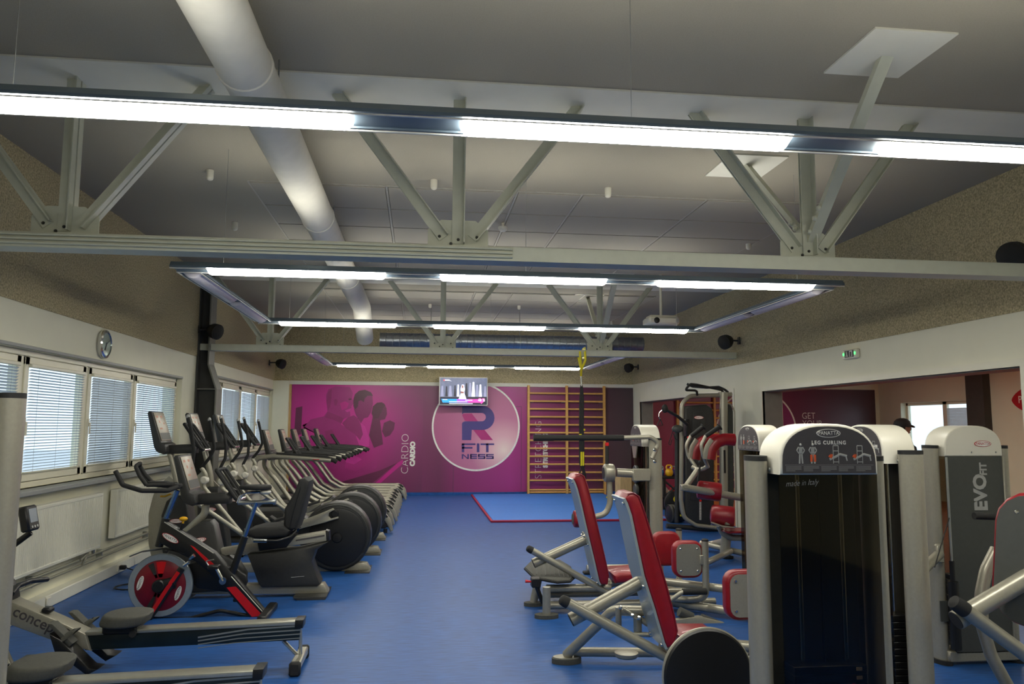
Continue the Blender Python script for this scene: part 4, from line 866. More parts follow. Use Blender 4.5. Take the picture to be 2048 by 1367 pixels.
obj('motor_hood', MB().prism([(-2.75, TY - 0.36, 0.05), (-2.75, TY - 0.36, 0.2), (-2.6, TY - 0.36, 0.33), (-2.05, TY - 0.36, 0.34), (-1.82, TY - 0.36, 0.26), (-1.80, TY - 0.36, 0.05)], (0, 0.72, 0), 0.03, 3), 'dark_plastic', t)
obj('front_foot', MB().box((-2.7, TY - 0.33, 0.0), (-2.6, TY - 0.25, 0.06), 0.01).box((-2.7, TY + 0.25, 0.0), (-2.6, TY + 0.33, 0.06), 0.01), 'rubber', t)
obj('emblem', MB().box((-1.60, TY - 0.38 - 0.0375, 1.113), (-1.50, TY - 0.38 - 0.035, 1.123)), 'red_print', t)
for k, (dx, dy) in enumerate(((0.04, 1.22), (0.05, 2.46), (0.06, 3.70), (0.13, 5.08))):
    dup(t, (dx, dy, 0), ['second treadmill from the elliptical trainers', 'middle one of the five treadmills', 'second treadmill from the mural wall', 'treadmill farthest away, right in front of the mural wall'][k], 'treadmills in a row facing the left windows')
# ================================================================== right side: weight machines
def tower(parent, M, W=0.45, D=0.21, title=None, capz=1.445, top=1.665, cols=(-1, 1), stack=14, badge_front=True, guard=True, back_text=False, colz=1.50, figs=True):
    """weight stack tower; M maps (x right, y inward, z up) of its front into the room"""
    h = W / 2
    def arch(s, y, z0, n=20):
        zs = capz + 0.05
        pts = [Vector((h * s, y, z0)), Vector((h * s, y, zs))]
        for k in range(1, n):
            g = math.pi * k / n; pts.append(Vector((h * s * math.copysign(abs(math.cos(g)) ** 0.8, math.cos(g)), y, zs + (top - zs - (1 - s) * h) * math.sin(g) ** 0.85)))
        pts += [Vector((-h * s, y, zs)), Vector((-h * s, y, z0))]
        return pts
    V = lambda *a: M @ Vector(a)
    dirv = lambda *a: M.to_3x3() @ Vector(a)
    cap = obj('top_cover', MB().prism([M @ p for p in arch(1.0, 0, capz)], dirv(0, D, 0), 0.012, 3), 'cap_white', parent)
    pq = obj('plaque', MB().prism([M @ p for p in arch(0.945, -0.0, capz + 0.006)], dirv(0, -0.0025, 0)), 'plaque_grey', parent)
    yb = D if back_text else 0.0
    fx, fy = (dirv(1, 0, 0), dirv(0, 0, 1))
    if title:
        badge(V(0, -0.0025, top - 0.042), fx, fy, 0.055, pq, False, 'white_print', 'plaque_grey', 'white_print')
        text('title', title, 0.022, frame(V(0, -0.0038, top - 0.083), fx, fy), 'white_print', pq, 0.0004, 0.0006, 0.95, spacing=1.25)
    else:
        badge(V(0, -0.0025, top - 0.035), fx, fy, 0.035, pq, False, 'white_print', 'plaque_grey', 'white_print')
    if figs:
        o_ = MB()
        def fig(cx, zb, s, arms=True):
            y = -0.0042; g = MB()
            g.ell(V(cx, y, zb + 0.098 * s), (0.006 * s, 0.006 * s, 0.007 * s), None, 8, 6)
            for a, b, r_ in (((0, 0.086), (0, 0.052), 0.010), ((-0.005, 0.05), (-0.008, 0.0), 0.0045), ((0.005, 0.05), (0.009, 0.0), 0.0045), ((-0.011, 0.086), (-0.021, 0.068), 0.0034), ((-0.021, 0.068), (-0.010, 0.052), 0.003), ((0.011, 0.086), (0.021, 0.068), 0.0034), ((0.021, 0.068), (0.010, 0.052), 0.003)):
                g.tube([V(cx + a[0] * s, y, zb + a[1] * s), V(cx + b[0] * s, y, zb + b[1] * s)], 0, 8, flat=(r_ * s, 0.0008, dirv(0, 1, 0)))
            obj('pictogram', g, 'grey_print', pq)
        zb = capz + 0.048
        fig(-0.13, zb, 0.82); fig(-0.075, zb, 0.82)
        for cx in (-0.083, -0.067): o_.tube([V(cx, -0.0055, zb + 0.038), V(cx, -0.0055, zb + 0.008)], 0, 8, flat=(0.005, 0.0006, dirv(0, 1, 0)))
        for cx in (0.03, 0.14):
            g = MB()
            for a, b in (((-0.012, 0), (-0.012, 0.085)), ((0.012, 0), (0.012, 0.085)), ((-0.012, 0.085), (0.012, 0.085)), ((-0.012, 0.06), (0.012, 0.06)), ((-0.012, 0.008), (0.012, 0.008))):
                g.tube([V(cx + a[0], -0.004, zb + a[1] * 0.9), V(cx + b[0], -0.004, zb + b[1] * 0.9)], 0, 6, flat=(0.0016, 0.0006, dirv(0, 1, 0)))
            g.tube([V(cx - 0.03, -0.0048, zb + 0.018), V(cx, -0.0048, zb + 0.03), V(cx + 0.018, -0.0048, zb + 0.04), V(cx + 0.05, -0.0048, zb + 0.032)], 0, 8, flat=(0.005, 0.0006, dirv(0, 1, 0)))
            g.tube([V(cx + 0.045, -0.0048, zb + 0.033), V(cx + 0.05, -0.0048, zb + 0.012)], 0, 8, flat=(0.003, 0.0006, dirv(0, 1, 0)))
            obj('pictogram', g, 'grey_print', pq)
            o_.tube([V(cx - 0.032, -0.0052, zb + 0.034), V(cx - 0.022, -0.0052, zb + 0.026), V(cx - 0.02, -0.0052, zb + 0.04)], 0, 8, flat=(0.006, 0.0006, dirv(0, 1, 0)))
        obj('pictogram_accent', o_, 'orange_print', pq)
        ln = MB()
        ln.box(V(-h * 0.9, -0.0033, capz + 0.041), V(h * 0.9, -0.0025, capz + 0.042))
        for k in range(5):
            x0 = -h * 0.88 + k * h * 0.355
            for j in range(4):
                w_ = h * 0.31 * (1.0 if j < 3 - (k % 2) else 0.6); a = V(x0, -0.0033, capz + 0.034 - j * 0.0058); b = V(x0 + w_, -0.0025, capz + 0.0355 - j * 0.0058)
                ln.box((min(a.x, b.x), min(a.y, b.y), min(a.z, b.z)), (max(a.x, b.x), max(a.y, b.y), max(a.z, b.z)))
        obj('instruction_lines', ln, 'grey_print', pq)
    for s in cols:
        cx = s * (h + 0.048)
        cl_ = obj('column', MB().tube([V(cx, 0.135, 0.03), V(cx, 0.135, colz)], 0, 24, flat=(0.044, 0.072, dirv(0, 1, 0))), 'silver_paint', parent)
        obj('column_cap', MB().tube([V(cx, 0.135, colz), V(cx, 0.135, colz + 0.014), V(cx, 0.135, colz + 0.022)], 0, 24, flat=(0.045, 0.073, dirv(0, 1, 0))), 'rubber', cl_)
        bo = MB().tube([V(cx - s * 0.04, 0.135, 1.475), V(s * (h - 0.01), 0.135, 1.475)], 0.017, 12)
        bolt(bo, V(s * (h + 0.004), 0.09, 1.462), dirv(s, 0, 0), 0.011, 0.008)
        obj('stay', bo, 'steel', cl_)
        obj('base_foot', MB().tube([V(cx, 0.135, 0.0), V(cx, 0.135, 0.03)], 0, 24, flat=(0.06, 0.10, dirv(0, 1, 0))), 'rubber', cl_)
    if guard:
        a, b = V(-h + 0.0, 0.012, 0.12), V(h - 0.0, 0.017, capz)
        obj('guard', MB().box((min(a.x, b.x), min(a.y, b.y), 0.12), (max(a.x, b.x), max(a.y, b.y), capz)), 'tinted_guard', parent)
    a, b = V(-h + 0.005, D - 0.02, 0.08), V(h - 0.005, D, capz)
    bp_ = obj('back_panel', MB().box((min(a.x, b.x), min(a.y, b.y), 0.08), (max(a.x, b.x), max(a.y, b.y), capz), 0.004), 'panel_grey', parent)
    a, b = V(-h - 0.05, 0.03, 0.02), V(h + 0.05, D, 0.10)
    obj('base', MB().box((min(a.x, b.x), min(a.y, b.y), 0.02), (max(a.x, b.x), max(a.y, b.y), 0.10), 0.01), 'silver_paint', parent)
    for s in (-1, 1): obj('guide_rod', MB().tube([V(s * 0.10, 0.10, 0.1), V(s * 0.10, 0.10, capz)], 0.011, 10), 'chrome', parent)
    obj('cable', MB().tube([V(0, 0.10, 0.1 + stack * 0.036), V(0, 0.10, capz)], 0.005, 6), 'black_plastic', parent)
    pd = None
    for k in range(stack):
        a, b = V(-0.165, 0.05, 0.10 + k * 0.036), V(0.165, 0.15, 0.10 + k * 0.036 + 0.032)
        lo = (min(a.x, b.x), min(a.y, b.y), a.z); hi = (max(a.x, b.x), max(a.y, b.y), b.z)
        obj('weight_plate', MB().box(lo, hi, 0.003), 'black_plastic', parent)
    nm = MB()
    for k in range(stack): nm.box(*(lambda a, b: ((min(a.x, b.x), min(a.y, b.y), a.z), (max(a.x, b.x), max(a.y, b.y), b.z)))(V(0.115, 0.047, 0.11 + k * 0.036), V(0.14, 0.05, 0.124 + k * 0.036)))
    obj('weight_label', nm, 'white_print', parent)
    obj('selector_pin', MB().tube([V(0.10, 0.05, 0.1 + stack * 0.036 - 0.09), V(0.10, 0.025, 0.1 + stack * 0.036 - 0.09)], 0.012, 10), 'red_paint', parent)
    return bp_
def facing(o, deg):
    return Matrix.Translation(Vector(o)) @ Matrix.Rotation(R(deg), 4, 'Z')
def pad_shape(c, n, up, w, h, th, r=0.05):
    """rounded cushion slab"""
    c = Vector(c); n = Vector(n).normalized(); up = Vector(up).normalized(); rt = up.cross(n).normalized(); pts = []
    for sx, sz, a0 in ((1, 1, 0), (-1, 1, 90), (-1, -1, 180), (1, -1, 270)):
        for k in range(5):
            g = R(a0 + k * 22.5); pts.append(c + rt * (sx * (w / 2 - r) + r * math.cos(g)) + up * (sz * (h / 2 - r) + r * math.sin(g)))
    return pts

# ------------------------------------------------------------------ leg curl machine (tower facing the camera)
LY = 3.2
t = thing('leg_curl_machine', (1.765, LY, 0), 'leg curling machine with dark glass tower in the right foreground', 'weight machine')
tower(t, facing((1.765, LY, 0), 0), 0.45, 0.21, 'LEG CURLING', stack=15)
text('lettering', 'made in Italy', 0.036, frame((1.645, LY + 0.009, 1.41), (1, 0, 0.06), (0, 0, 1)) @ Matrix(((1, 0.35, 0, 0), (0, 1, 0, 0), (0, 0, 1, 0), (0, 0, 0, 1))), 'grey_print', t, 0.0004, -0.0006, 0.8)
dcx = P(1415, 1350, 4.0)
cv = obj('cam_cover', MB().lathe((dcx.x, 3.98, dcx.z), (0, 1, 0), [(0.16, 0), (0.225, 0.003), (0.234, 0.012), (0.234, 0.045), (0.22, 0.055)], 56), 'black_plastic', t)
obj('rim', MB().ring((dcx.x, 3.982, dcx.z), (0, 1, 0), [(0.230, 0.012), (0.240, 0.016), (0.240, 0.03), (0.230, 0.034)], 56), 'silver_paint', cv)
obj('bench_frame', MB().tube([(dcx.x, 4.06, dcx.z), (dcx.x, 4.06, 0.06), (1.765, 3.4, 0.06)], 0.04, 14, 0.08).tube([(dcx.x, 4.06, dcx.z + 0.02), (dcx.x + 0.5, 4.05, dcx.z + 0.06)], 0.035, 12), 'silver_paint', t)
obj('floor_foot', MB().box((dcx.x - 0.05, 3.99, 0), (dcx.x + 0.05, 4.13, 0.03), 0.008), 'rubber', t)

# ------------------------------------------------------------------ seated hip machines (backrest seen from behind)
def back_assembly(t, Yc, pad_front, pad_back, top, tubeA, tubeB, hw=0.15, rub=True, sc=1.0):
    """pad_front / pad_back: pixel outlines of the cushion's front and rear edges"""
    q = lambda x, y, dy=0.0: (lambda v: Vector((v.x, Yc + dy, v.z)))(P(x, y, Yc - hw))
    outline = [q(*p, -hw) for p in pad_back] + [q(*p, -hw) for p in pad_front[::-1]]
    pd = obj('back_cushion', MB().prism(outline, (0, 2 * hw, 0), 0.02, 3), 'red_vinyl', t)
    seam = [q(*p, -hw - 0.001) for p in pad_front]
    obj('piping', MB().tube([v + Vector((-0.012, 0, 0)) for v in seam], 0.004, 6), 'dark_red', pd)
    d = [(pad_back[min(i + 1, len(pad_back) - 1)][0] - pad_back[max(i - 1, 0)][0], pad_back[min(i + 1, len(pad_back) - 1)][1] - pad_back[max(i - 1, 0)][1]) for i in range(len(pad_back))]
    bk = [q(*p, -hw + 0.0) for p in pad_back]; off = Vector((-0.016, 0, -0.004))
    bd = obj('backboard', MB().prism([v for v in bk] + [v + off for v in bk[::-1]], (0, 2 * hw, 0), 0.0), 'backboard', t)
    b2 = MB()
    for k, (f, s) in enumerate(((0.14, -1), (0.14, 1), (0.62, -1), (0.62, 1), (0.93, -1), (0.93, 1))):
        i = f * (len(bk) - 1); i0 = int(i); v = bk[i0].lerp(bk[min(i0 + 1, len(bk) - 1)], i - i0); bolt(b2, v + off + Vector((0, hw + s * hw * 0.72, 0)), (-1, 0, -0.25), 0.011, 0.01)
    obj('bolt', b2, 'chrome', bd)
    def cc(x, y, dy): v = P(x, y, Yc); return Vector((v.x, Yc + dy, v.z))
    a, b = cc(*tubeA[0], 0), cc(*tubeA[1], 0); ra = tubeA[2]
    bt = obj('support_tube', MB().tube([a, b], ra, 20), 'silver_paint', t)
    dd = (b - a).normalized()
    obj('tube_plug', MB().cyl(a - dd * 0.004, dd, ra * 0.94, 0.02, 20), 'rubber', bt)
    obj('flange', MB().cyl(b - dd * 0.03, dd, ra * 1.75, 0.012, 24), 'silver_paint', bt)
    fb = MB()
    for k in range(4): g = R(45 + 90 * k); u = Vector((0, 1, 0)); w = dd.cross(u); bolt(fb, b - dd * 0.03 + (u * math.cos(g) + w * math.sin(g)) * ra * 1.45, -dd, 0.012, 0.014)
    obj('bolt', fb, 'chrome', bt)
    c0, c1 = cc(*tubeB[0], -ra - tubeB[2] * 0.7), cc(*tubeB[1], -ra - tubeB[2] * 0.7); rb = tubeB[2]; dc_ = (c1 - c0).normalized()
    cr_ = obj('cross_tube', MB().tube([c0 + dc_ * 0.03, c1], rb, 18), 'silver_paint', t)
    obj('rubber_tip', MB().lathe(c0, dc_, [(rb * 0.55, -0.006), (rb * 0.95, 0.004), (rb * 1.06, 0.03), (rb * 1.06, 0.05)], 18), 'rubber', cr_)
    return bk, q, cc
def knee_pads(t, px, py, Yn, Yf, w=0.24, h=0.29, both=True):
    """two facing leg cushions on upright arms"""
    for k, (yy, s) in enumerate(((Yn, 1), (Yf, -1))[:2 if both else 1]):
        v = P(px, py, Yn); x = v.x; z = v.z
        pl = pad_shape((x, yy, z), (0, -s, 0), (0, 0, 1), w, h, 0.1)
        pd = obj('leg_cushion', MB().prism(pad_shape((x, yy + s * 0.006, z), (0, s, 0), (0, 0, 1), w + 0.03, h + 0.03, 0, 0.08), (0, s * 0.095, 0), 0.025, 3), 'red_vinyl', t)
        pt = obj('cushion_plate', MB().prism(pad_shape((x, yy + s * 0.006, z), (0, s, 0), (0, 0, 1), w * 0.94, h * 0.94, 0, 0.06), (0, -s * 0.006, 0)), 'silver_paint', pd)
        b_ = MB()
        for i in (-1, 1):
            for j in (-1, 1): bolt(b_, (x + i * w * 0.32, yy, z + j * h * 0.33), (0, -s, 0), 0.011, 0.01)
        obj('bolt', b_, 'chrome', pd)
        post = [(x + w * 0.62, yy, z + 0.16), (x + w * 0.62, yy, z - 0.33), (x + w * 0.1, yy + s * 0.1, z - 0.38), (x - 0.25, yy + s * 0.22, z - 0.38)]
        post = [Vector((a, b, max(c, 0.12))) for a, b, c in post]
        ps = obj('lever_arm', MB().tube(post, 0.03, 16, 0.12), 'silver_paint', t)
        obj('arm_cap', MB().lathe(post[0], (0, 0, 1), [(0.031, 0), (0.032, 0.012), (0.02, 0.02)], 16), 'rubber', ps)
        obj('arm_bracket', MB().box((x + w * 0.4, yy - 0.02, z - 0.04), (x + w * 0.62, yy + 0.02, z + 0.04), 0.004), 'silver_paint', ps)
# --- the nearer one
XY = 4.95
t = thing('hip_machine', (1.9, XY, 0), 'seated hip machine in front, red backrest on crossed silver tubes behind the black disc', 'weight machine', 'seated hip machines')
pb = [(1251, 996), (1256, 1006), (1264, 1030), (1272, 1068), (1289, 1150), (1311, 1218), (1330, 1284), (1336, 1297)]
pf = [(1258, 987), (1270, 985), (1281, 992), (1290, 1016), (1302, 1054), (1337, 1173), (1352, 1232), (1358, 1262), (1350, 1290)]
bk, q, cc = back_assembly(t, XY, pf, pb, None, ((1142, 1239), (1294, 1156), 0.043), ((1118, 1193), (1325, 1306), 0.033), 0.15)
obj('seat_cushion', MB().prism([Vector((1.65, XY - 0.16, 0.285)), Vector((1.65, XY - 0.16, 0.34)), Vector((1.70, XY - 0.16, 0.365)), Vector((1.88, XY - 0.16, 0.36)), Vector((1.92, XY - 0.16, 0.325)), Vector((1.88, XY - 0.16, 0.29))], (0, 0.32, 0), 0.025, 3), 'red_vinyl', t)
fo = PZ(1133, 1318, 0.02)
ft_ = obj('rear_leg', MB().tube([(fo.x, fo.y, 0.05), (1.32, 5.25, 0.42), (1.60, 5.1, 0.44)], 0.034, 16, 0.1), 'silver_paint', t)
obj('oval_foot', MB().tube([(fo.x, fo.y, 0.0), (fo.x, fo.y, 0.028), (fo.x, fo.y, 0.034)], 0, 28, flat=(0.105, 0.065, (0, 1, 0))), 'grey_rubber', ft_)
obj('foot_plate', MB().tube([(fo.x, fo.y, 0.034), (fo.x, fo.y, 0.042)], 0, 28, flat=(0.095, 0.056, (0, 1, 0))), 'silver_paint', ft_)
obj('base_tube', MB().tube([(fo.x + 0.05, fo.y, 0.07), (2.7, fo.y - 0.2, 0.07)], 0.032, 14), 'silver_paint', t)
obj('seat_frame', MB().tube([(1.55, XY, 0.24), (1.62, XY, 0.26), (2.0, XY, 0.26), (2.62, XY - 0.3, 0.26)], 0.035, 14, 0.06).tube([(1.75, XY, 0.30), (1.75, XY + 0.3, 0.08)], 0.03, 12).tube([(2.2, XY, 0.06), (2.2, XY, 0.27)], 0.04, 12), 'silver_paint', t)
obj('front_foot', MB().box((2.1, XY - 0.15, 0), (2.3, XY + 0.15, 0.06), 0.01), 'rubber', t)
lk = MB().tube([(1.38, 5.2, 0.44), (1.52, 5.1, 0.36), (1.6, 5.05, 0.32)], 0.02, 10, 0.05).tube([(1.33, 5.15, 0.46), (1.33, 5.15, 0.34)], 0.02, 10).tube([(1.45, 5.12, 0.40), (1.45, 5.12, 0.26)], 0.028, 12).tube([(1.42, 5.1, 0.30), (1.64, 5.05, 0.30)], 0.015, 10).lathe((1.42, 5.3, 0.10), (0, 0, 1), [(0.07, 0), (0.08, 0.01), (0.08, 0.03), (0.05, 0.035)], 20)
ln_ = obj('adjusting_linkage', lk, 'silver_paint', t)
b_ = MB()
for v in ((1.45, 5.09, 0.40), (1.52, 5.06, 0.31), (1.60, 5.03, 0.31), (1.34, 5.13, 0.46), (1.40, 5.07, 0.42)): bolt(b_, v, (0, -0.4, 1), 0.014, 0.016)
obj('bolt', b_, 'chrome', ln_)
knee_pads(t, 1494, 1191, 5.0, 5.6, 0.24, 0.29, False)
tower(t, facing((2.61, 4.365, 0), -90), 0.44, 0.2, None, stack=14, figs=True)
obj('tower_link', MB().tube([(2.2, XY, 0.07), (2.7, 4.45, 0.06)], 0.04, 12), 'silver_paint', t)
obj('tower_emblem', MB().box((2.6065, 4.19, 1.535), (2.607, 4.23, 1.55)), 'white_print', t)
# --- the farther one, with the step plate
YY = 7.1
t = thing('hip_machine', (1.9, YY, 0), 'seated hip machine farther back, red backrest beside a grey step plate', 'weight machine', 'seated hip machines')
pb = [(1147, 957), (1151, 964), (1156, 978), (1164, 1010), (1178, 1072), (1190, 1122), (1199, 1162), (1203, 1169)]
pf = [(1153, 949), (1162, 947), (1170, 952), (1177, 972), (1186, 1006), (1208, 1098), (1216, 1134), (1219, 1152), (1216, 1169)]
bk, q, cc = back_assembly(t, YY, pf, pb, None, ((1067, 1126), (1176, 1076), 0.043), ((1053, 1093), (1212, 1181), 0.03), 0.15)
obj('seat_cushion', MB().prism([Vector((1.76, YY - 0.2, 0.26)), Vector((1.75, YY - 0.2, 0.33)), Vector((1.80, YY - 0.2, 0.35)), Vector((2.15, YY - 0.2, 0.36)), Vector((2.18, YY - 0.2, 0.32)), Vector((2.14, YY - 0.2, 0.28))], (0, 0.4, 0), 0.025, 3), 'red_vinyl', t)
obj('seat_frame', MB().tube([(1.7, YY, 0.18), (1.78, YY, 0.23), (2.2, YY, 0.24), (2.8, YY - 0.5, 0.24)], 0.035, 14, 0.06), 'silver_paint', t)
for z, dy, x1 in ((0.20, -0.05, 1.75), (0.12, 0.1, 2.6), (0.07, -0.12, 2.7)): obj('base_tube', MB().tube([(1.16, YY + dy, z), (x1, YY + dy, z)], 0.034, 14), 'silver_paint', t)
pa, pc = PZ(1093, 1230, 0.02), PZ(1067, 1206, 0.02)
for v, r_ in ((pa, 0.105), (pc, 0.09)):
    lg = obj('step_leg', MB().tube([(v.x, v.y, 0.03), (v.x + (0.0 if v is pa else 0.05), v.y, 0.26)], 0.035, 14), 'silver_paint', t)
    obj('oval_foot', MB().tube([(v.x, v.y, 0.0), (v.x, v.y, 0.026), (v.x, v.y, 0.032)], 0, 26, flat=(r_, r_ * 0.62, (0, 1, 0))), 'grey_rubber', lg)
pl = [PZ(x, y, 0.30) for x, y in [(1050, 1133), (1063, 1120), (1120, 1118), (1140, 1130), (1148, 1150), (1140, 1158), (1115, 1160), (1070, 1152)]]
sp = obj('step_plate', MB().prism([v - Vector((0, 0, 0.03)) for v in pl], (0, 0, 0.03), 0.008), 'grey_rubber', t)
rb_ = MB()
for k in range(9):
    a = PZ(1066 + k * 8, 1122 + k * 0.8, 0.3); b = PZ(1064 + k * 9.2, 1147 + k * 1.0, 0.3); rb_.tube([a, b], 0.004, 5)
obj('tread_rib', rb_, 'panel_grey', sp)
obj('plate_edge', MB().tube([v - Vector((0, 0, 0.018)) for v in pl] + [pl[0] - Vector((0, 0, 0.018))], 0.012, 8), 'rubber', sp)
kx = P(1062, 1166, 6.95)
obj('adjust_block', MB().box(kx - Vector((0.0, 0.05, 0.03)), kx + Vector((0.08, 0.05, 0.05)), 0.008).tube([kx + Vector((0.04, 0, 0)), kx + Vector((0.10, 0, -0.16)), kx + Vector((0.14, 0, -0.2))], 0.02, 10, 0.05), 'black_plastic', t)
obj('adjust_knob', MB().tube([kx + Vector((0, 0, 0.015)), kx + Vector((-0.05, 0, 0.02))], [0.008, 0.014], 10), 'red_paint', t)
knee_pads(t, 1378, 1119, 6.75, 7.45)
ha = P(1373, 1187, 6.6); hb_ = P(1420, 1187, 6.6)
obj('side_handle', MB().tube([(hb_.x, 6.7, hb_.z), (ha.x, 6.7, hb_.z), (ha.x - 0.16, 6.75, hb_.z - 0.12), (ha.x - 0.3, 6.9, 0.25)], 0.02, 12, 0.06), 'silver_paint', t)
obj('grip', MB().tube([(hb_.x + 0.005, 6.7, hb_.z), (ha.x, 6.7, hb_.z)], 0.028, 12), 'rubber', t)
ca = P(1350, 1225, 6.3); 
obj('lever_cover', MB().prism([P(x, y, 6.5) for x, y in [(1340, 1240), (1400, 1232), (1450, 1245), (1462, 1258), (1458, 1268), (1360, 1262)]], (0, 0.06, 0), 0.012), 'silver_paint', t)
for (x0, y0, x1, y1) in ((1358, 1222, 1384, 1234), (1402, 1236, 1448, 1254)): obj('foot_roller', MB().tube([P(x0, y0, 6.55), P(x1, y1, 6.55)], 0.04, 14), 'grey_rubber', t)
tower(t, facing((2.81, 6.42, 0), -90), 0.44, 0.2, None, stack=14)
obj('tower_link', MB().tube([(2.3, YY - 0.1, 0.07), (2.9, 6.45, 0.06)], 0.04, 12), 'silver_paint', t)

# ------------------------------------------------------------------ standing hip machine with the long handle bar
SY = 8.43
t = thing('standing_hip_machine', (2.45, SY, 0), 'standing hip machine with a long black horizontal handle bar', 'weight machine')
tower(t, facing((2.39, SY, 0), -90), 0.46, 0.21, None, capz=1.43, stack=14)
sp_ = lambda x, y, dy=0.0: (lambda v: Vector((v.x, 8.1 + dy, v.z)))(P(x, y, 8.1))
hb = obj('handle_bar', MB().tube([sp_(1246, 875), sp_(1300, 873), sp_(1318, 884), sp_(1304, 916)], 0.024, 16, 0.08), 'silver_paint', t)
obj('bar_grip', MB().tube([sp_(1068, 875), sp_(1247, 875)], 0.031, 18), 'rubber', hb)
obj('bar_end_grip', MB().tube([sp_(1067, 875), sp_(1107, 875)], 0.034, 18), 'rubber', hb)
b_ = MB()
for y in (898, 921): bolt(b_, sp_(1305, y, -0.08), (0, -1, 0), 0.02, 0.016)
obj('bolt', b_, 'chrome', hb)
mp = obj('mount_plate', MB().box((sp_(1262, 960).x, 8.03, sp_(1262, 961).z), (sp_(1298, 936).x, 8.07, sp_(1262, 936).z), 0.01).tube([sp_(1232, 944, -0.02), sp_(1270, 946, -0.02)], 0.045, 16), 'silver_paint', t)
pv = obj('pivot_disc', MB().lathe(sp_(1207, 945, -0.0), (1, 0, 0), [(0.075, 0), (0.092, 0.012), (0.095, 0.03), (0.095, 0.095), (0.085, 0.11)], 28), 'silver_paint', t)
obj('scale_ring', MB().lathe(sp_(1207, 945, -0.0) + Vector((-0.004, 0, 0)), (1, 0, 0), [(0.06, 0), (0.066, 0.006)], 24), 'dark_plastic', pv)
obj('index_grip', MB().tube([sp_(1214, 928), sp_(1214, 890)], 0.02, 12), 'rubber', pv)
obj('index_knob', MB().lathe(sp_(1214, 891), (0, 0, 1), [(0.02, 0), (0.022, 0.01), (0.02, 0.035)], 12), 'red_paint', pv)
la = obj('lever_arm', MB().tube([sp_(1219, 955), sp_(1220, 1006), sp_(1212, 1027), sp_(1190, 1033)], 0.03, 14, 0.12), 'silver_paint', t)
obj('roller_cushion', MB().lathe(sp_(1146, 1037), (1, 0, 0), [(0.06, 0), (0.085, 0.012), (0.09, 0.03), (0.09, 0.20), (0.085, 0.218), (0.05, 0.228)], 24), 'red_vinyl', la)
obj('roller_end', MB().cyl(sp_(1145, 1037), (1, 0, 0), 0.055, 0.012, 20, 0.003), 'grey_rubber', la)
obj('floor_frame', MB().tube([(2.5, 8.1, 0.06), (1.9, 8.1, 0.06)], 0.04, 12).tube([(2.5, 8.75, 0.06), (1.9, 8.75, 0.06)], 0.04, 12), 'silver_paint', t)
for y in (8.1, 8.75): obj('floor_foot', MB().box((1.86, y - 0.05, 0), (1.96, y + 0.05, 0.03), 0.008), 'rubber', t)
obj('front_bracket', MB().prism([Vector((2.385, y, z)) for y, z in ((8.33, 1.43), (8.53, 1.43), (8.47, 1.30), (8.39, 1.30))], (-0.012, 0, 0)), 'silver_paint', t)
obj('cam', MB().lathe((2.37, SY, 1.12), (1, 0, 0), [(0.09, 0), (0.1, 0.01), (0.1, 0.03), (0.09, 0.04)], 24).lathe((2.37, SY, 0.95), (1, 0, 0), [(0.06, 0), (0.07, 0.01), (0.07, 0.03)], 20), 'panel_grey', t)

# ------------------------------------------------------------------ tower seen from behind with the maker's panel
VX, VY = 3.975, 5.43
t = thing('weight_tower', (VX, VY, 0), 'weight tower seen from behind, grey back panel lettered in silver', 'weight machine')
bp_ = tower(t, facing((VX, VY, 0), 180), 0.45, 0.23, None, stack=14, back_text=True)
badge((VX + 0.07, 5.198, 1.535), (1, 0, 0), (0, 0, 1), 0.066, t)
b_ = MB(); bolt(b_, (VX - 0.02, 5.198, 1.475), (0, -1, 0), 0.007, 0.006); bolt(b_, (VX + 0.17, 5.198, 1.475), (0, -1, 0), 0.007, 0.006)
obj('bolt', b_, 'chrome', t)
lz = P(1955, 1000, 5.2)
text('lettering', 'EVO', 0.135, frame((VX + 0.035, 5.1985, 1.19), (0, 0, 1), (-1, 0, 0)), 'grey_print', bp_, 0.0008, 0.006, 1.0)
text('lettering', 'FIT', 0.075, frame((VX + 0.065, 5.1985, 1.355), (0, 0, 1), (-1, 0, 0)), 'grey_print', bp_, 0.0008, 0.003, 0.9)
obj('edge_strip', MB().box((VX + 0.213, 5.19, 0.08), (VX + 0.226, 5.22, 1.445), 0.002), 'silver_paint', bp_)
rodx = P(1885, 900, 5.15)
obj('pull_rod', MB().tube([(3.735, 5.17, 1.44), (3.735, 5.17, 0.62)], 0.008, 8), 'steel', t)
obj('rod_sleeve', MB().tube([(3.735, 5.17, 0.72), (3.735, 5.17, 0.58)], 0.018, 10).tube([(3.735, 5.17, 0.58), (3.735, 5.17, 0.12)], 0.035, 12), 'black_plastic', t)
obj('cable', MB().tube([(3.735, 5.17, 1.02), (3.45, 4.95, 0.72)], 0.004, 6), 'black_plastic', t)
obj('pulley_arm', MB().tube([(3.68, 5.22, 0.76), (3.36, 5.0, 0.66)], 0.034, 14).box((3.64, 5.19, 0.70), (3.70, 5.23, 0.83), 0.01), 'silver_paint', t)
obj('data_plate', MB().box((3.655, 5.205, 0.30), (3.735, 5.212, 0.44)), 'panel_grey', t)
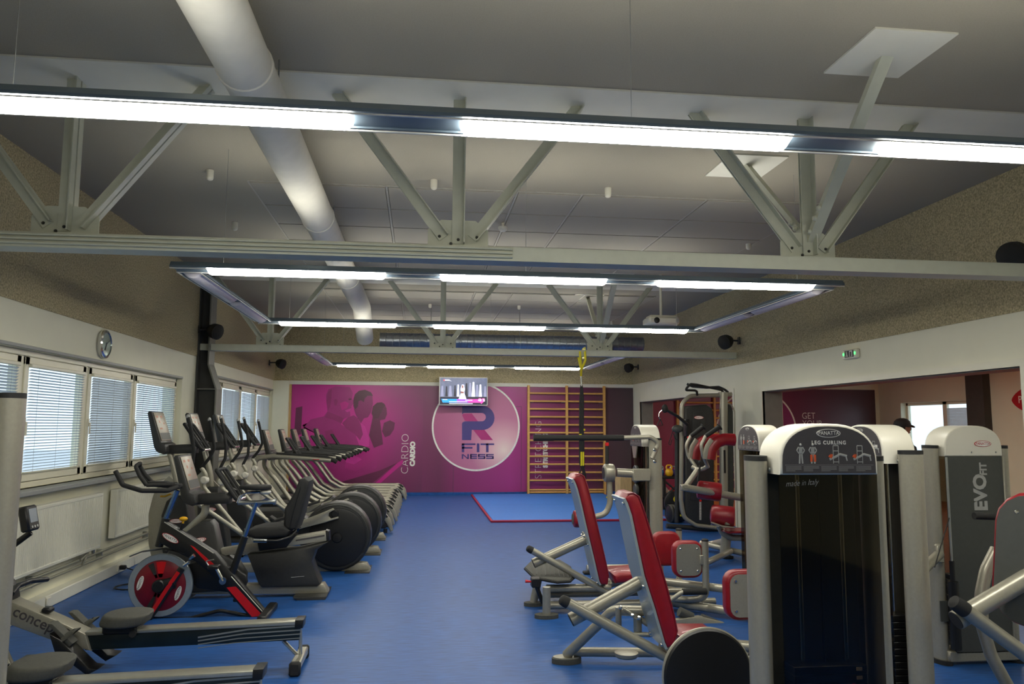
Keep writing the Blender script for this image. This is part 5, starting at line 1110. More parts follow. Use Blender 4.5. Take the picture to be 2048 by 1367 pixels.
# ------------------------------------------------------------------ machine cut by the right edge
ZY = 3.75
t = thing('seated_press_machine', (3.1, ZY, 0), 'seated machine cut by the right edge, crossed silver tubes and black handle', 'weight machine')
pb = [(1988, 992), (1996, 980), (2012, 976), (2040, 1040), (2068, 1130), (2090, 1230), (2105, 1330)]
pf = [(1996, 974), (2012, 968), (2036, 972), (2078, 1036), (2106, 1130), (2128, 1230), (2140, 1330)]
q2 = lambda x, y, dy=0.0: (lambda v: Vector((v.x, ZY + dy, v.z)))(P(x, y, ZY))
obj('backboard', MB().prism(pad_shape(q2(2060, 1120, -0.02), (-0.75, -0.62, 0.1), (0.12, 0, 1), 0.34, 0.66, 0, 0.15), (0.012, 0.010, 0)), 'panel_grey', t)
obj('back_cushion', MB().prism(pad_shape(q2(2060, 1120, -0.02) + Vector((0.012, 0.010, 0)), (-0.75, -0.62, 0.1), (0.12, 0, 1), 0.37, 0.69, 0, 0.17), (0.07, 0.058, 0), 0.025, 3), 'red_vinyl', t)
b_ = MB(); bolt(b_, q2(2025, 1022, -0.03), (-0.75, -0.62, 0.1), 0.012, 0.012); bolt(b_, q2(2040, 1162, -0.06), (-0.75, -0.62, 0.1), 0.012, 0.012)
obj('bolt', b_, 'chrome', t)
a, b = q2(1912, 1240), q2(2090, 1135); dd = (b - a).normalized()
bt = obj('support_tube', MB().tube([a, b], 0.047, 22), 'silver_paint', t); obj('tube_plug', MB().cyl(a - dd * 0.003, dd, 0.044, 0.02, 22), 'rubber', bt)
a, b = q2(1888, 1196, -0.07), q2(2090, 1345, -0.07); dd = (b - a).normalized()
ct = obj('cross_tube', MB().tube([a + dd * 0.04, b], 0.036, 20), 'silver_paint', t)
obj('rubber_tip', MB().lathe(a, dd, [(0.018, -0.012), (0.034, 0.0), (0.039, 0.03), (0.039, 0.075)], 20), 'rubber', ct)
obj('lever_arc', MB().tube([Vector((v.x, 4.2, v.z)) for v in [P(x, y, 4.2) for x, y in [(1993, 1098), (1972, 1140), (1962, 1190), (1964, 1250), (1982, 1310), (2015, 1370), (2060, 1430)]]], 0.034, 16, 0.2), 'silver_paint', t)
obj('lever_handle', MB().tube([Vector((v.x, 4.16, v.z)) for v in [P(x, y, 4.16) for x, y in [(1948, 1031), (2010, 1033), (2021, 1050), (2018, 1100), (2012, 1118), (1996, 1121)]]], 0.02, 14, 0.05), 'rubber', t)
obj('floor_frame', MB().tube([P(2090, 1345, ZY - 0.07), Vector((3.4, ZY, 0.06)), Vector((4.2, ZY + 0.1, 0.06))], 0.04, 14, 0.1).tube([P(2060, 1430, 4.2), Vector((3.35, 4.2, 0.06)), Vector((4.2, 4.1, 0.06))], 0.035, 14, 0.1), 'silver_paint', t)
obj('seat_cushion', MB().box((3.28, ZY - 0.2, 0.42), (3.75, ZY + 0.2, 0.49), 0.03), 'red_vinyl', t)
obj('seat_post', MB().tube([(3.5, ZY, 0.05), (3.5, ZY, 0.43)], 0.045, 14), 'silver_paint', t)
obj('floor_foot', MB().box((3.3, ZY - 0.1, 0), (3.5, ZY + 0.1, 0.03), 0.008).box((4.12, ZY - 0.05, 0), (4.25, 4.25, 0.03), 0.008), 'rubber', t)

# ------------------------------------------------------------------ cable machine by the right wall
KY = 12.0
t = thing('cable_machine', (4.55, KY, 0), 'tall cable machine with dark shroud and black pull-up bars by the right wall', 'weight machine')
kp = lambda x, y, dy=0.0: (lambda v: Vector((v.x, KY + dy, v.z)))(P(x, y, KY))
obj('outline_frame', MB().tube([kp(1445, 790), kp(1380, 791), kp(1364, 806), kp(1363, 900), kp(1362, 1000), kp(1368, 1034), kp(1392, 1050), kp(1445, 1056)], 0.034, 14, 0.15), 'silver_paint', t)
shr = obj('shroud', MB().prism([kp(x, y, -0.02) for x, y in [(1369, 812), (1412, 808), (1424, 816), (1428, 836), (1428, 1040), (1420, 1050), (1392, 1046), (1374, 1036), (1369, 1020)]], (0, 0.3, 0), 0.03, 3), 'dark_plastic', t)
obj('shroud_relief', MB().prism([kp(x, y, -0.022) for x, y in [(1384, 824), (1404, 822), (1410, 830), (1408, 880), (1414, 1000), (1380, 1000)]], (0, -0.012, 0), 0.006), 'dark_plastic', shr)
badge(kp(1396, 834.5, -0.036), (1, 0, 0), (0, 0, 1), 0.078, shr)
sc_ = MB()
for k in range(16): sc_.box(kp(1397, 1001 + k * 2.4, -0.04), kp(1401, 1002.2 + k * 2.4, -0.035))
obj('weight_scale', sc_, 'white_print', shr)
obj('selector_pin', MB().cyl(kp(1399, 1000, -0.05), (0, 1, 0), 0.018, 0.03, 10), 'red_paint', shr)
obj('slot', MB().box(kp(1394, 905, -0.026), kp(1398, 845, -0.02)), 'black_plastic', shr)
co_ = obj('column', MB().tube([kp(1445, 784, -0.05), kp(1446, 1056, -0.05)], 0, 20, flat=(0.062, 0.05, (0, 1, 0))), 'silver_paint', t)
obj('slot', MB().box(kp(1443, 945, -0.105), kp(1446, 899, -0.095), 0.004), 'black_plastic', co_)
obj('side_shroud', MB().prism([kp(x, y, 0.02) for x, y in [(1453, 806), (1462, 808), (1468, 822), (1470, 1000), (1466, 1040), (1453, 1044)]], (0, 0.3, 0), 0.02), 'panel_grey', t)
obj('shroud_edge', MB().tube([kp(1453, 806, 0.0), kp(1462, 808, 0.0), kp(1469, 822, 0.0), kp(1472, 1000, 0.0)], 0.014, 8, 0.1), 'silver_paint', t)
obj('top_bar', MB().tube([kp(1437, 788, 0), kp(1463, 788, 0)], 0.036, 14), 'silver_paint', t)
obj('pull_up_bar', MB().tube([kp(1390, 790, -0.1), kp(1387, 783, -0.15), kp(1381, 781.5, -0.2), kp(1353, 782, -0.4), kp(1363, 770, -0.4), kp(1378, 771, -0.35), kp(1438, 780, -0.1), kp(1444, 784, -0.05)], 0.018, 10, 0.05), 'rubber', t)
obj('pull_up_bar', MB().tube([kp(1387, 765.5, 0.3), kp(1396, 771, 0.25), kp(1418, 774, 0.1), kp(1440, 773, 0.05), kp(1450, 779, 0), kp(1456, 784, 0)], 0.02, 10, 0.05), 'rubber', t)
arm = obj('cable_arm', MB().tube([kp(1366, 848, -0.2), kp(1340, 832, -0.35), kp(1312, 820, -0.5)], 0, 10, flat=(0.03, 0.022, (0, 0, 1))), 'dark_plastic', t)
obj('arm_end', MB().ell(kp(1310, 818, -0.5), (0.05, 0.04, 0.065)), 'rubber', arm)
obj('carabiner', MB().tube([kp(1304, 821, -0.5), kp(1299, 826, -0.5), kp(1298, 834, -0.5), kp(1301, 838, -0.5)], 0.008, 8, 0.02), 'chrome', arm)
obj('pull_handle', MB().tube([kp(1301, 838, -0.5), kp(1295, 850, -0.5), kp(1306, 850, -0.5), kp(1301, 838, -0.5)], 0.009, 8), 'rubber', arm)
obj('arm_collar', MB().box(kp(1364, 872, -0.2), kp(1371, 838, -0.05), 0.01), 'black_plastic', arm)
hg = obj('hanging_disc', MB().ell(kp(1350, 857, -0.12), (0.095, 0.05, 0.062)), 'panel_grey', t)
obj('hanging_strap', MB().tube([kp(1341, 860, -0.12), kp(1336, 876, -0.12), kp(1332, 886, -0.12), kp(1336, 890, -0.12), kp(1339, 878, -0.12)], 0.006, 6, 0.05).tube([kp(1342, 866, -0.12), kp(1346, 878, -0.12), kp(1352, 880, -0.12)], 0.008, 6, 0.05), 'rubber', hg)
obj('carriage_knob', MB().ell(kp(1368, 874, -0.2), (0.022, 0.022, 0.022)), 'red_paint', t)
obj('mast', MB().tube([kp(1358, 850, 0.1), kp(1358, 1046, 0.1)], 0.035, 12), 'dark_plastic', t)
obj('base_tube', MB().tube([kp(1335, 1052, 0.05) , kp(1446, 1060, 0.05)], 0.04, 12), 'dark_plastic', t)

# ------------------------------------------------------------------ abdominal machine with red arm cushions
AY = 9.5
t = thing('abdominal_machine', (3.65, AY, 0), 'machine with two curved red arm cushions and red roller cushions', 'weight machine')
ap = lambda x, y, dy=0.0: (lambda v: Vector((v.x, AY + dy, v.z)))(P(x, y, AY + dy))
for k, (dx, dy) in enumerate(((0, 0.25), (30, -0.25))):
    ac = obj('arm_cushion', MB().tube([ap(1389 + dx, 918, dy), ap(1392 + dx, 898, dy), ap(1402 + dx, 884, dy), ap(1418 + dx, 878, dy), ap(1438 + dx * 1.02, 879, dy)], 0, 18, 0.12, flat=(0.075, 0.062, (0, 1, 0))), 'red_vinyl', t)
    obj('cushion_plate', MB().tube([ap(1383 + dx, 918, dy - 0.04), ap(1386 + dx, 896, dy - 0.04), ap(1396 + dx, 880, dy - 0.04)], 0, 8, 0.1, flat=(0.05, 0.006, (0, 1, 0))), 'silver_paint', ac)
    hn = obj('handle_tube', MB().tube([ap(1392 + dx * 0.8, 934, dy * 0.6), ap(1376 + dx, 910, dy), ap(1372 + dx, 890, dy), ap(1382 + dx, 871, dy)], 0.022, 12, 0.12), 'silver_paint', t)
    obj('handle_grip', MB().tube([ap(1381 + dx, 872, dy), ap(1406 + dx * 1.1, 853, dy)], [0.026, 0.032], 12).lathe(ap(1405 + dx * 1.1, 854, dy), Vector((0.8, 0, 0.6)), [(0.03, 0), (0.046, 0.006), (0.046, 0.012), (0.02, 0.018)], 14), 'rubber', hn)
obj('yoke', MB().tube([ap(1384, 933, 0.15), ap(1394, 938, 0.1), ap(1408, 937, -0.1), ap(1416, 930, -0.15)], 0.026, 12, 0.1), 'silver_paint', t)
obj('pivot_arm', MB().tube([ap(1396, 938), ap(1372, 972)], 0.035, 14), 'silver_paint', t)
obj('pull_strap', MB().tube([ap(1400, 930, -0.1), ap(1396, 962, -0.1)], 0.014, 8).lathe(ap(1400, 926, -0.1), (0, 0, 1), [(0.02, 0), (0.022, 0.02), (0.01, 0.035)], 10), 'rubber', t)
obj('main_beam', MB().tube([ap(1366, 974, -0.05), ap(1480, 994, -0.05), ap(1520, 1000, -0.05)], 0.044, 16), 'silver_paint', t)
obj('beam_plate', MB().box(ap(1364, 981, -0.09), ap(1372, 968, -0.01), 0.008), 'silver_paint', t)
ur = obj('roller_cushion', MB().lathe(ap(1393, 978, 0.08), Vector((0.95, -0.3, -0.1)), [(0.05, 0), (0.105, 0.015), (0.115, 0.04), (0.115, 0.27), (0.105, 0.30), (0.05, 0.31)], 26), 'red_vinyl', t)
lr = obj('roller_cushion', MB().lathe(ap(1420, 1028, -0.08), Vector((0.93, -0.35, -0.08)), [(0.05, 0), (0.11, 0.015), (0.125, 0.04), (0.125, 0.26), (0.115, 0.29), (0.07, 0.295)], 26), 'red_vinyl', t)
obj('roller_end', MB().lathe(ap(1454, 1036, -0.19), Vector((0.93, -0.35, -0.08)), [(0.07, 0), (0.075, 0.012), (0.05, 0.02)], 20), 'dark_plastic', lr)
obj('roller_bracket', MB().box(ap(1451, 1050, -0.25), ap(1460, 1026, -0.20), 0.012), 'silver_paint', t)
obj('roller_tray', MB().tube([ap(1422, 1044, -0.2), ap(1446, 1052, -0.25), ap(1466, 1054, -0.25)], 0, 10, flat=(0.06, 0.01, (0, 0, 1))), 'silver_paint', t)
obj('seat_cushion', MB().box(ap(1455, 1067, -0.25), ap(1500, 1054, 0.1), 0.02), 'red_vinyl', t)
pf_ = PZ(1456, 1108, 0.0)
obj('post', MB().tube([ap(1454, 1060, 0.1), Vector((ap(1454, 1060).x, AY + 0.1, 0.03))], 0.062, 16), 'silver_paint', t)
obj('curved_brace', MB().tube([ap(1438, 1050, 0), ap(1446, 1066, 0), ap(1462, 1074, 0), ap(1500, 1076, 0)], 0.04, 14, 0.1), 'silver_paint', t)
cx, cy = ap(1454, 1060, 0.1).x, AY + 0.1
fl_ = PZ(1410, 1093, 0.05); f2 = PZ(1412, 1132, 0.05); f3 = PZ(1485, 1122, 0.05)
obj('base_tube', MB().tube([(cx, cy, 0.22), (fl_.x + 0.1, fl_.y - 0.05, 0.1), (fl_.x - 0.05, fl_.y, 0.06)], 0.04, 14, 0.2), 'silver_paint', t)
obj('base_tube', MB().tube([(fl_.x - 0.05, fl_.y, 0.10), (cx + 0.3, cy - 0.7, 0.08)], 0.036, 14), 'silver_paint', t)
obj('base_tube', MB().tube([(f2.x - 0.1, f2.y, 0.05), (cx, cy - 0.1, 0.1)], 0.036, 14), 'silver_paint', t)
for v in ((fl_.x - 0.05, fl_.y), (f2.x - 0.1, f2.y), (cx, cy)): obj('floor_foot', MB().cyl((v[0], v[1], 0), (0, 0, 1), 0.075, 0.03, 20, 0.006), 'rubber', t)
# ================================================================== far end: mural, screen, wall bars, mat, small gear
def ramp_mat(name, stops, axis='X', rough=0.35, coords=None):
    """printed sheet: colour runs along the wall (world position)"""
    m = bpy.data.materials.new(name); m.use_nodes = True; nt = m.node_tree; b = nt.nodes['Principled BSDF']; b.inputs['Roughness'].default_value = rough
    g = nt.nodes.new('ShaderNodeNewGeometry'); s = nt.nodes.new('ShaderNodeSeparateXYZ'); mr = nt.nodes.new('ShaderNodeMapRange')
    mr.inputs['From Min'].default_value = stops[0][0]; mr.inputs['From Max'].default_value = stops[-1][0]
    cr = nt.nodes.new('ShaderNodeValToRGB'); e = cr.color_ramp.elements; L = stops[-1][0] - stops[0][0]
    while len(e) < len(stops): e.new(0.5)
    for el, (p, c) in zip(e, stops): el.position = (p - stops[0][0]) / L; el.color = (*lin(c), 1)
    nt.links.new(g.outputs['Position'], s.inputs[0]); nt.links.new(s.outputs[axis], mr.inputs[0]); nt.links.new(mr.outputs[0], cr.inputs[0]); nt.links.new(cr.outputs[0], b.inputs['Base Color'])
    MATS[name] = m
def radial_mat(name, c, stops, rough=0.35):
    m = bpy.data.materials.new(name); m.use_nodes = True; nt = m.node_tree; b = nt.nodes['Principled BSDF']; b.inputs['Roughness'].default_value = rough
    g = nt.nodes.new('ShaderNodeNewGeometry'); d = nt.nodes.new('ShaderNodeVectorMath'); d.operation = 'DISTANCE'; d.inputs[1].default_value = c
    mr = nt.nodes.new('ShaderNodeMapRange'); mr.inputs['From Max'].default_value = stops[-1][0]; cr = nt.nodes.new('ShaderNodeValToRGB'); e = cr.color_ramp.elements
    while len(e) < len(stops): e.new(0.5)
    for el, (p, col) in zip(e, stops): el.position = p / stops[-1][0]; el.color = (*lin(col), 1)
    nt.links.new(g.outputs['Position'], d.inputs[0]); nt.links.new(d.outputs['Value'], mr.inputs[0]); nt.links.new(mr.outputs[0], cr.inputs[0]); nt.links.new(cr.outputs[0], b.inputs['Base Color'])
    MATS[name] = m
ramp_mat('mural_print', [(-2.97, (168, 40, 124)), (-2.4, (196, 44, 142)), (-1.2, (186, 50, 138)), (0.1, (124, 51, 94)), (0.5, (114, 50, 86)), (0.9, (140, 50, 106)), (2.2, (168, 56, 130)), (3.0, (134, 44, 98)), (4.2, (104, 48, 78)), (4.7, (84, 62, 72)), (5.2, (78, 62, 68))])
ramp_mat('poster_print', [(5.6, (150, 40, 80)), (8.2, (140, 62, 100)), (9.4, (112, 46, 78)), (10.4, (92, 58, 72)), (11.7, (80, 66, 74))])
MY = YB
mu = thing('mural', (1.1, MY, 0), 'wide magenta wall print of runners with the fitness logo on the far wall', 'mural')
def wp(px, py, dy): v = P(px, py, MY); return Vector((v.x, MY - dy, v.z))
def decal(name, pts, m, parent, dy): return obj(name, MB().prism([wp(x, y, dy) for x, y in pts], (0, -0.0012, 0)), m, parent, smooth=0)
obj('print_sheet', MB().box((0.1, MY - 0.012, 0.072), (XR - 0.002, MY - 0.002, 2.583)), 'mural_print', mu)
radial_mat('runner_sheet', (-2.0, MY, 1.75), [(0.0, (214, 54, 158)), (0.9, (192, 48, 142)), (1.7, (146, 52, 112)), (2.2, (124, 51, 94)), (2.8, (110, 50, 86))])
obj('print_sheet', MB().box((-2.968, MY - 0.012, 0.072), (0.1, MY - 0.002, 2.583)), 'runner_sheet', mu)
dr = tag(obj('door_1', MB().box((0.84, MY - 0.016, 0.005), (2.46, MY - 0.011, 2.10)), 'mural_print'), kind='structure')
gv = MB()
for a, b in (((0.832, 0), (0.84, 2.108)), ((2.46, 0), (2.468, 2.108)), ((0.832, 2.10), (2.468, 2.108))): gv.box((a[0], MY - 0.0165, a[1]), (b[0], MY - 0.011, b[1]))
obj('door_gap', gv, 'plaque_grey', dr)
for n_, c_ in (('print_man', (166, 50, 126)), ('print_dark', (92, 46, 70)), ('print_shade', (138, 44, 104)), ('print_mid', (150, 46, 112)), ('print_light', (206, 62, 158)), ('print_stripe', (196, 40, 140)), ('print_deep', (108, 44, 82))): mk(n_, c_, 0.35, 0, 0.06, 3)
decal('runner_print', [(648, 900), (640, 870), (604, 850), (607, 855), (622, 838), (648, 832), (655, 822), (653, 805), (652, 790), (657, 778), (672, 772), (700, 774), (706, 786), (704, 796), (709, 804), (703, 812), (703, 818), (700, 822), (701, 832), (686, 838), (682, 848), (698, 858), (712, 868), (722, 880), (716, 898), (700, 900), (690, 930), (692, 985), (650, 985)], 'print_man', mu, 0.0125)
decal('runner_print', [(684, 846), (696, 834), (708, 830), (716, 836), (722, 850), (726, 868), (720, 880), (710, 868), (692, 856)], 'print_mid', mu, 0.0140)
decal('runner_print', [(708, 800), (710, 790), (716, 784), (726, 781), (738, 783), (745, 790), (746, 808), (742, 824), (736, 834), (728, 836), (722, 846), (712, 830), (708, 818)], 'print_shade', mu, 0.0146)
decal('runner_hair', [(707, 812), (707, 798), (710, 788), (718, 781), (730, 779), (742, 784), (746, 791), (735, 791), (729, 797), (728, 804), (722, 800), (717, 802), (716, 812), (711, 818)], 'print_dark', mu, 0.0158)
decal('runner_print', [(722, 846), (730, 852), (738, 875), (738, 892), (720, 894), (712, 872)], 'print_light', mu, 0.0134)
decal('runner_print', [(745, 836), (748, 812), (756, 806), (768, 806), (773, 816), (774, 828), (770, 838), (760, 840), (764, 870), (766, 888), (748, 895), (738, 870)], 'print_deep', mu, 0.0150)
decal('runner_hair', [(743, 826), (746, 812), (754, 805), (764, 804), (771, 810), (766, 816), (763, 824), (757, 836), (748, 837)], 'print_dark', mu, 0.0164)
decal('runner_print', [(768, 845), (780, 840), (790, 845), (788, 858), (780, 870), (770, 874), (764, 862)], 'print_deep', mu, 0.0152)
decal('arm_print', [(668, 934), (694, 936), (712, 942), (726, 934), (744, 922), (754, 922), (754, 934), (742, 942), (724, 948), (690, 950), (668, 946)], 'print_man', mu, 0.0170)
decal('shirt_print', [(688, 912), (706, 908), (724, 918), (708, 928), (692, 924)], 'print_light', mu, 0.0170)
decal('column_print', [(592, 815), (605, 812), (602, 868), (588, 872)], 'print_deep', mu, 0.0128)
decal('stripe_print', [(748, 968), (795, 925), (806, 918), (806, 926), (758, 968)], 'print_stripe', mu, 0.0136)
decal('treadmill_print', [(665, 968), (744, 966), (796, 924), (760, 940), (700, 958)], 'print_deep', mu, 0.0132)
decal('head_shade_print', [(653, 802), (656, 784), (664, 777), (663, 796), (661, 812), (656, 821)], 'print_mid', mu, 0.0140)
decal('ear_print', [(668, 799), (673, 797), (676, 802), (673, 811), (669, 810)], 'print_mid', mu, 0.0140)
decal('eye_print', [(697, 797), (703, 796), (703, 799), (698, 800)], 'print_deep', mu, 0.0140)
decal('neck_print', [(656, 823), (670, 828), (688, 836), (683, 846), (664, 838), (650, 834)], 'print_mid', mu, 0.0140)
decal('cheek_print', [(680, 806), (690, 802), (698, 806), (694, 816), (684, 820)], 'print_stripe', mu, 0.0136)
decal('sleeve_print', [(650, 862), (664, 858), (676, 880), (672, 905), (656, 900)], 'print_mid', mu, 0.0140)
decal('smile_print', [(690, 820), (703, 816), (700, 822), (694, 824)], 'print_light', mu, 0.0142)
# lettering
for s_, x, y0, y1, off, nm in (('CARDIO', 810.5, 945, 869, -0.006, 'lettering'), ('CARDIO', 825.5, 931, 883, 0.011, 'bold_lettering')):
    a, b = wp(x, y0, 0.014), wp(x, y1, 0.014); L = (b - a).length
    text(nm, s_, L / 3.55 if nm == 'lettering' else L / 3.72, frame((a + b) / 2, (0, 0, 1), (-1, 0, 0)), 'white_print', mu, 0.0006, off)
for s_, x, y0, y1, off, nm in (('STRETCHING', 1077, 957, 841, -0.006, 'lettering'), ('STRETCHING', 1091, 936, 862, 0.011, 'bold_lettering')):
    a, b = wp(x, y0, 0.014), wp(x, y1, 0.014); L = (b - a).length
    text(nm, s_, L / 5.95 if nm == 'lettering' else L / 6.2, frame((a + b) / 2, (0, 0, 1), (-1, 0, 0)), 'white_print', mu, 0.0006, off)
# round logo
cc_ = Vector((1.37, MY, 1.62)); RR = 1.03
radial_mat('logo_fill', (2.05, MY, 1.05), [(0.0, (246, 224, 214)), (0.35, (226, 176, 188)), (0.8, (196, 122, 156)), (1.5, (178, 96, 138)), (2.2, (160, 76, 120))])  # palest at one spot low on the right, pinker away from it
obj('logo_disc', MB().cyl(cc_ - Vector((0, 0.0165, 0)), (0, -1, 0), RR, 0.001, 96), 'logo_fill', mu)
ring = MB(); n = 96
for k in range(n):
    for r_ in (RR - 0.012, RR + 0.028):
        for dy in (0.0176, 0.0192): ring.v.append(cc_ + Vector((r_ * math.cos(2 * math.pi * k / n), -dy, r_ * math.sin(2 * math.pi * k / n))))
for k in range(n):
    a, b = 4 * k, 4 * ((k + 1) % n); ring.f += [(a + 1, a + 3, b + 3, b + 1), (a, b, b + 2, a + 2), (a, a + 1, b + 1, b), (a + 2, b + 2, b + 3, a + 3)]
obj('logo_ring', ring, 'white_print', mu)
mk('logo_indigo', (72, 60, 128), 0.4, 0, 0.03, 4); mk('logo_magenta', (176, 44, 118), 0.4, 0, 0.03, 4)
zz = lambda X, Y: (860 + X * 0.13903, 745 + Y * 0.13903)
def ldecal(name, pts, m, dy=0.0178): return obj(name, MB().prism([wp(*zz(x, y), dy) for x, y in pts], (0, -0.0012, 0)), m, mu, smooth=0)
def arcp(cx, cy, r, a0, a1, n=14): return [(cx + r * math.cos(R(a0 + (a1 - a0) * k / n)), cy + r * math.sin(R(a0 + (a1 - a0) * k / n))) for k in range(n + 1)]
ldecal('logo_letter_shadow', [(462, 610), (475, 590), (600, 585), (690, 700), (782, 820), (905, 968), (735, 965), (620, 820), (540, 700), (500, 690)], 'logo_magenta', 0.0178)
ldecal('logo_letter', [(462, 480), (760, 480)] + arcp(755, 650, 172, -90, 90)[0:] + [(600, 820), (592, 968), (460, 968), (460, 735), (468, 712), (500, 698), (740, 698)] + arcp(742, 638, 60, 90, -90) + [(480, 578), (462, 600)], 'logo_indigo', 0.0192)
def word(letters, y0, y1, w, t_):
    for s_, x0, x1 in letters:
        B = []
        if s_ == 'F': B = [(x0, y0, x0 + t_, y1), (x0, y0, x1, y0 + w), (x0, (y0 + y1) / 2 - w / 2, x1 - 45, (y0 + y1) / 2 + w / 2)]
        if s_ == 'I': B = [(x0, y0, x1, y1)]
        if s_ == 'T': B = [(x0, y0, x1, y0 + w), ((x0 + x1) / 2 - t_ / 2, y0, (x0 + x1) / 2 + t_ / 2, y1)]
        if s_ == 'E': B = [(x0, y0, x0 + t_, y1), (x0, y0, x1, y0 + w), (x0, (y0 + y1) / 2 - w / 2, x1, (y0 + y1) / 2 + w / 2), (x0, y1 - w, x1, y1)]
        if s_ == 'S': B = [(x0, y0, x1, y0 + w), (x0, (y0 + y1) / 2 - w / 2, x1, (y0 + y1) / 2 + w / 2), (x0, y1 - w, x1, y1), (x0, y0, x0 + t_, (y0 + y1) / 2), (x1 - t_, (y0 + y1) / 2, x1, y1)]
        if s_ == 'N': B = [(x0, y0, x0 + t_, y1), (x1 - t_, y0, x1, y1)]
        mb = MB()
        for a, b, c, d in B: mb.prism([wp(*zz(*p), 0.0178) for p in ((a, b), (c, b), (c, d), (a, d))], (0, -0.0012, 0))
        if s_ == 'N': mb.prism([wp(*zz(*p), 0.0178) for p in ((x0, y0), (x0 + t_, y0), (x1, y1), (x1 - t_, y1))], (0, -0.0012, 0))
        obj('logo_lettering', mb, 'logo_indigo', mu, smooth=0)
word([('F', 456, 655), ('I', 672, 710), ('T', 725, 922)], 1015, 1142, 24, 36)
word([('N', 456, 558), ('E', 576, 675), ('S', 690, 795), ('S', 806, 915)], 1168, 1238, 17, 22)
# ------------------------------------------------------------------ television
TVY = 18.36
c = P(927, 782, TVY)
t = thing('television', (c.x, TVY, c.z - 0.34), 'flat television in a white frame above the logo on the far wall', 'television')
tw, th_ = 0.578, 0.338
mk('tv_frame', (214, 212, 206), 0.35, 0.2)
obj('screen_frame', MB().box((c.x - tw, TVY, c.z - th_), (c.x + tw, TVY + 0.05, c.z + th_), 0.012), 'tv_frame', t)
for nm, col, e in (('tv_bg', (104, 112, 142), 0.55), ('tv_dark', (38, 38, 56), 0.35), ('tv_white', (226, 224, 238), 0.9), ('tv_grey', (150, 152, 182), 0.7), ('tv_blue', (40, 150, 230), 1.0), ('tv_purple', (150, 90, 220), 1.0), ('tv_pink', (226, 70, 170), 1.0), ('tv_skin', (150, 96, 92), 0.6), ('tv_red', (214, 70, 80), 0.9)): mk(nm, col, 0.3, 0, 0.15 if nm in ('tv_bg', 'tv_dark') else 0.04, 9 if nm == 'tv_bg' else 30, 0, None, e)
sc2 = obj('screen', MB().box((c.x - tw + 0.022, TVY - 0.003, c.z - th_ + 0.022), (c.x + tw - 0.022, TVY, c.z + th_ - 0.022)), 'tv_bg', t)
def tvp(u, v, dy=0.004): return Vector((c.x - tw + 0.022 + u * (2 * tw - 0.044), TVY - dy, c.z + th_ - 0.022 - v * (2 * th_ - 0.044)))
def tvd(name, pts, m, dy=0.0032): return obj(name, MB().prism([tvp(u, v, dy) for u, v in pts], (0, -0.0008, 0)), m, sc2, smooth=0)
tvd('stage_floor', [(0, 0.72), (1, 0.70), (1, 1), (0, 1)], 'tv_dark')
for u, w, h0, m_ in ((0.05, 0.06, 0.3, 'tv_grey'), (0.14, 0.05, 0.32, 'tv_dark'), (0.22, 0.07, 0.3, 'tv_grey'), (0.32, 0.05, 0.28, 'tv_dark'), (0.385, 0.05, 0.25, 'tv_white'), (0.56, 0.06, 0.2, 'tv_dark'), (0.64, 0.06, 0.18, 'tv_grey'), (0.71, 0.07, 0.15, 'tv_white'), (0.79, 0.06, 0.25, 'tv_grey'), (0.86, 0.06, 0.24, 'tv_white'), (0.96, 0.05, 0.3, 'tv_grey')):
    tvd('dancer_image', [(u - w * 0.25, h0), (u + w * 0.25, h0), (u + w * 0.55, 0.7), (u - w * 0.55, 0.7)], m_, 0.0042)
tvd('singer_image', [(0.46, 0.25), (0.51, 0.25), (0.53, 0.42), (0.515, 0.55), (0.57, 0.82), (0.39, 0.82), (0.45, 0.55), (0.435, 0.42)], 'tv_white', 0.0052)
tvd('singer_face', [(0.465, 0.28), (0.495, 0.28), (0.495, 0.38), (0.465, 0.38)], 'tv_skin', 0.0062); tvd('singer_arms', [(0.44, 0.5), (0.51, 0.52), (0.505, 0.58), (0.44, 0.58)], 'tv_skin', 0.0062)
tvd('station_mark', [(0.07, 0.07), (0.19, 0.07), (0.25, 0.13), (0.19, 0.11), (0.07, 0.11)], 'tv_white', 0.0042); tvd('station_mark', [(0.07, 0.07), (0.10, 0.07), (0.10, 0.12), (0.07, 0.12)], 'tv_red', 0.0052)
for a, b, m_ in ((0.03, 0.36, 'tv_blue'), (0.36, 0.6, 'tv_purple'), (0.6, 0.9, 'tv_pink')): tvd('caption_bar', [(a, 0.79), (b, 0.79), (b, 0.925), (a + (0.03 if a < 0.1 else 0), 0.925)], m_, 0.0055)
tvd('ticker_bar', [(0.02, 0.93), (0.98, 0.93), (0.98, 0.99), (0.02, 0.99)], 'tv_dark', 0.0055)
hp_ = [(0.885 + 0.075 * (16 * math.sin(g) ** 3) / 16, 0.845 - 0.125 * (13 * math.cos(g) - 5 * math.cos(2 * g) - 2 * math.cos(3 * g) - math.cos(4 * g)) / 16) for g in [2 * math.pi * k / 28 for k in range(28)]]
tvd('heart_image', hp_, 'tv_pink', 0.0068)
text('caption', '48 %', 0.085, frame(tvp(0.885, 0.83, 0.0082), (1, 0, 0), (0, 0, 1)), 'tv_white', sc2, 0.0003, 0.002)
cl_ = MB()
for k, (u, v, w_) in enumerate(((0.06, 0.815, 0.1), (0.2, 0.895, 0.38), (0.54, 0.83, 0.15), (0.2, 0.96, 0.5))): cl_.prism([tvp(a, b, 0.0066) for a, b in ((u, v - 0.012), (u + w_, v - 0.012), (u + w_, v + 0.012), (u, v + 0.012))], (0, -0.0005, 0))
obj('caption_line', cl_, 'tv_white', sc2)
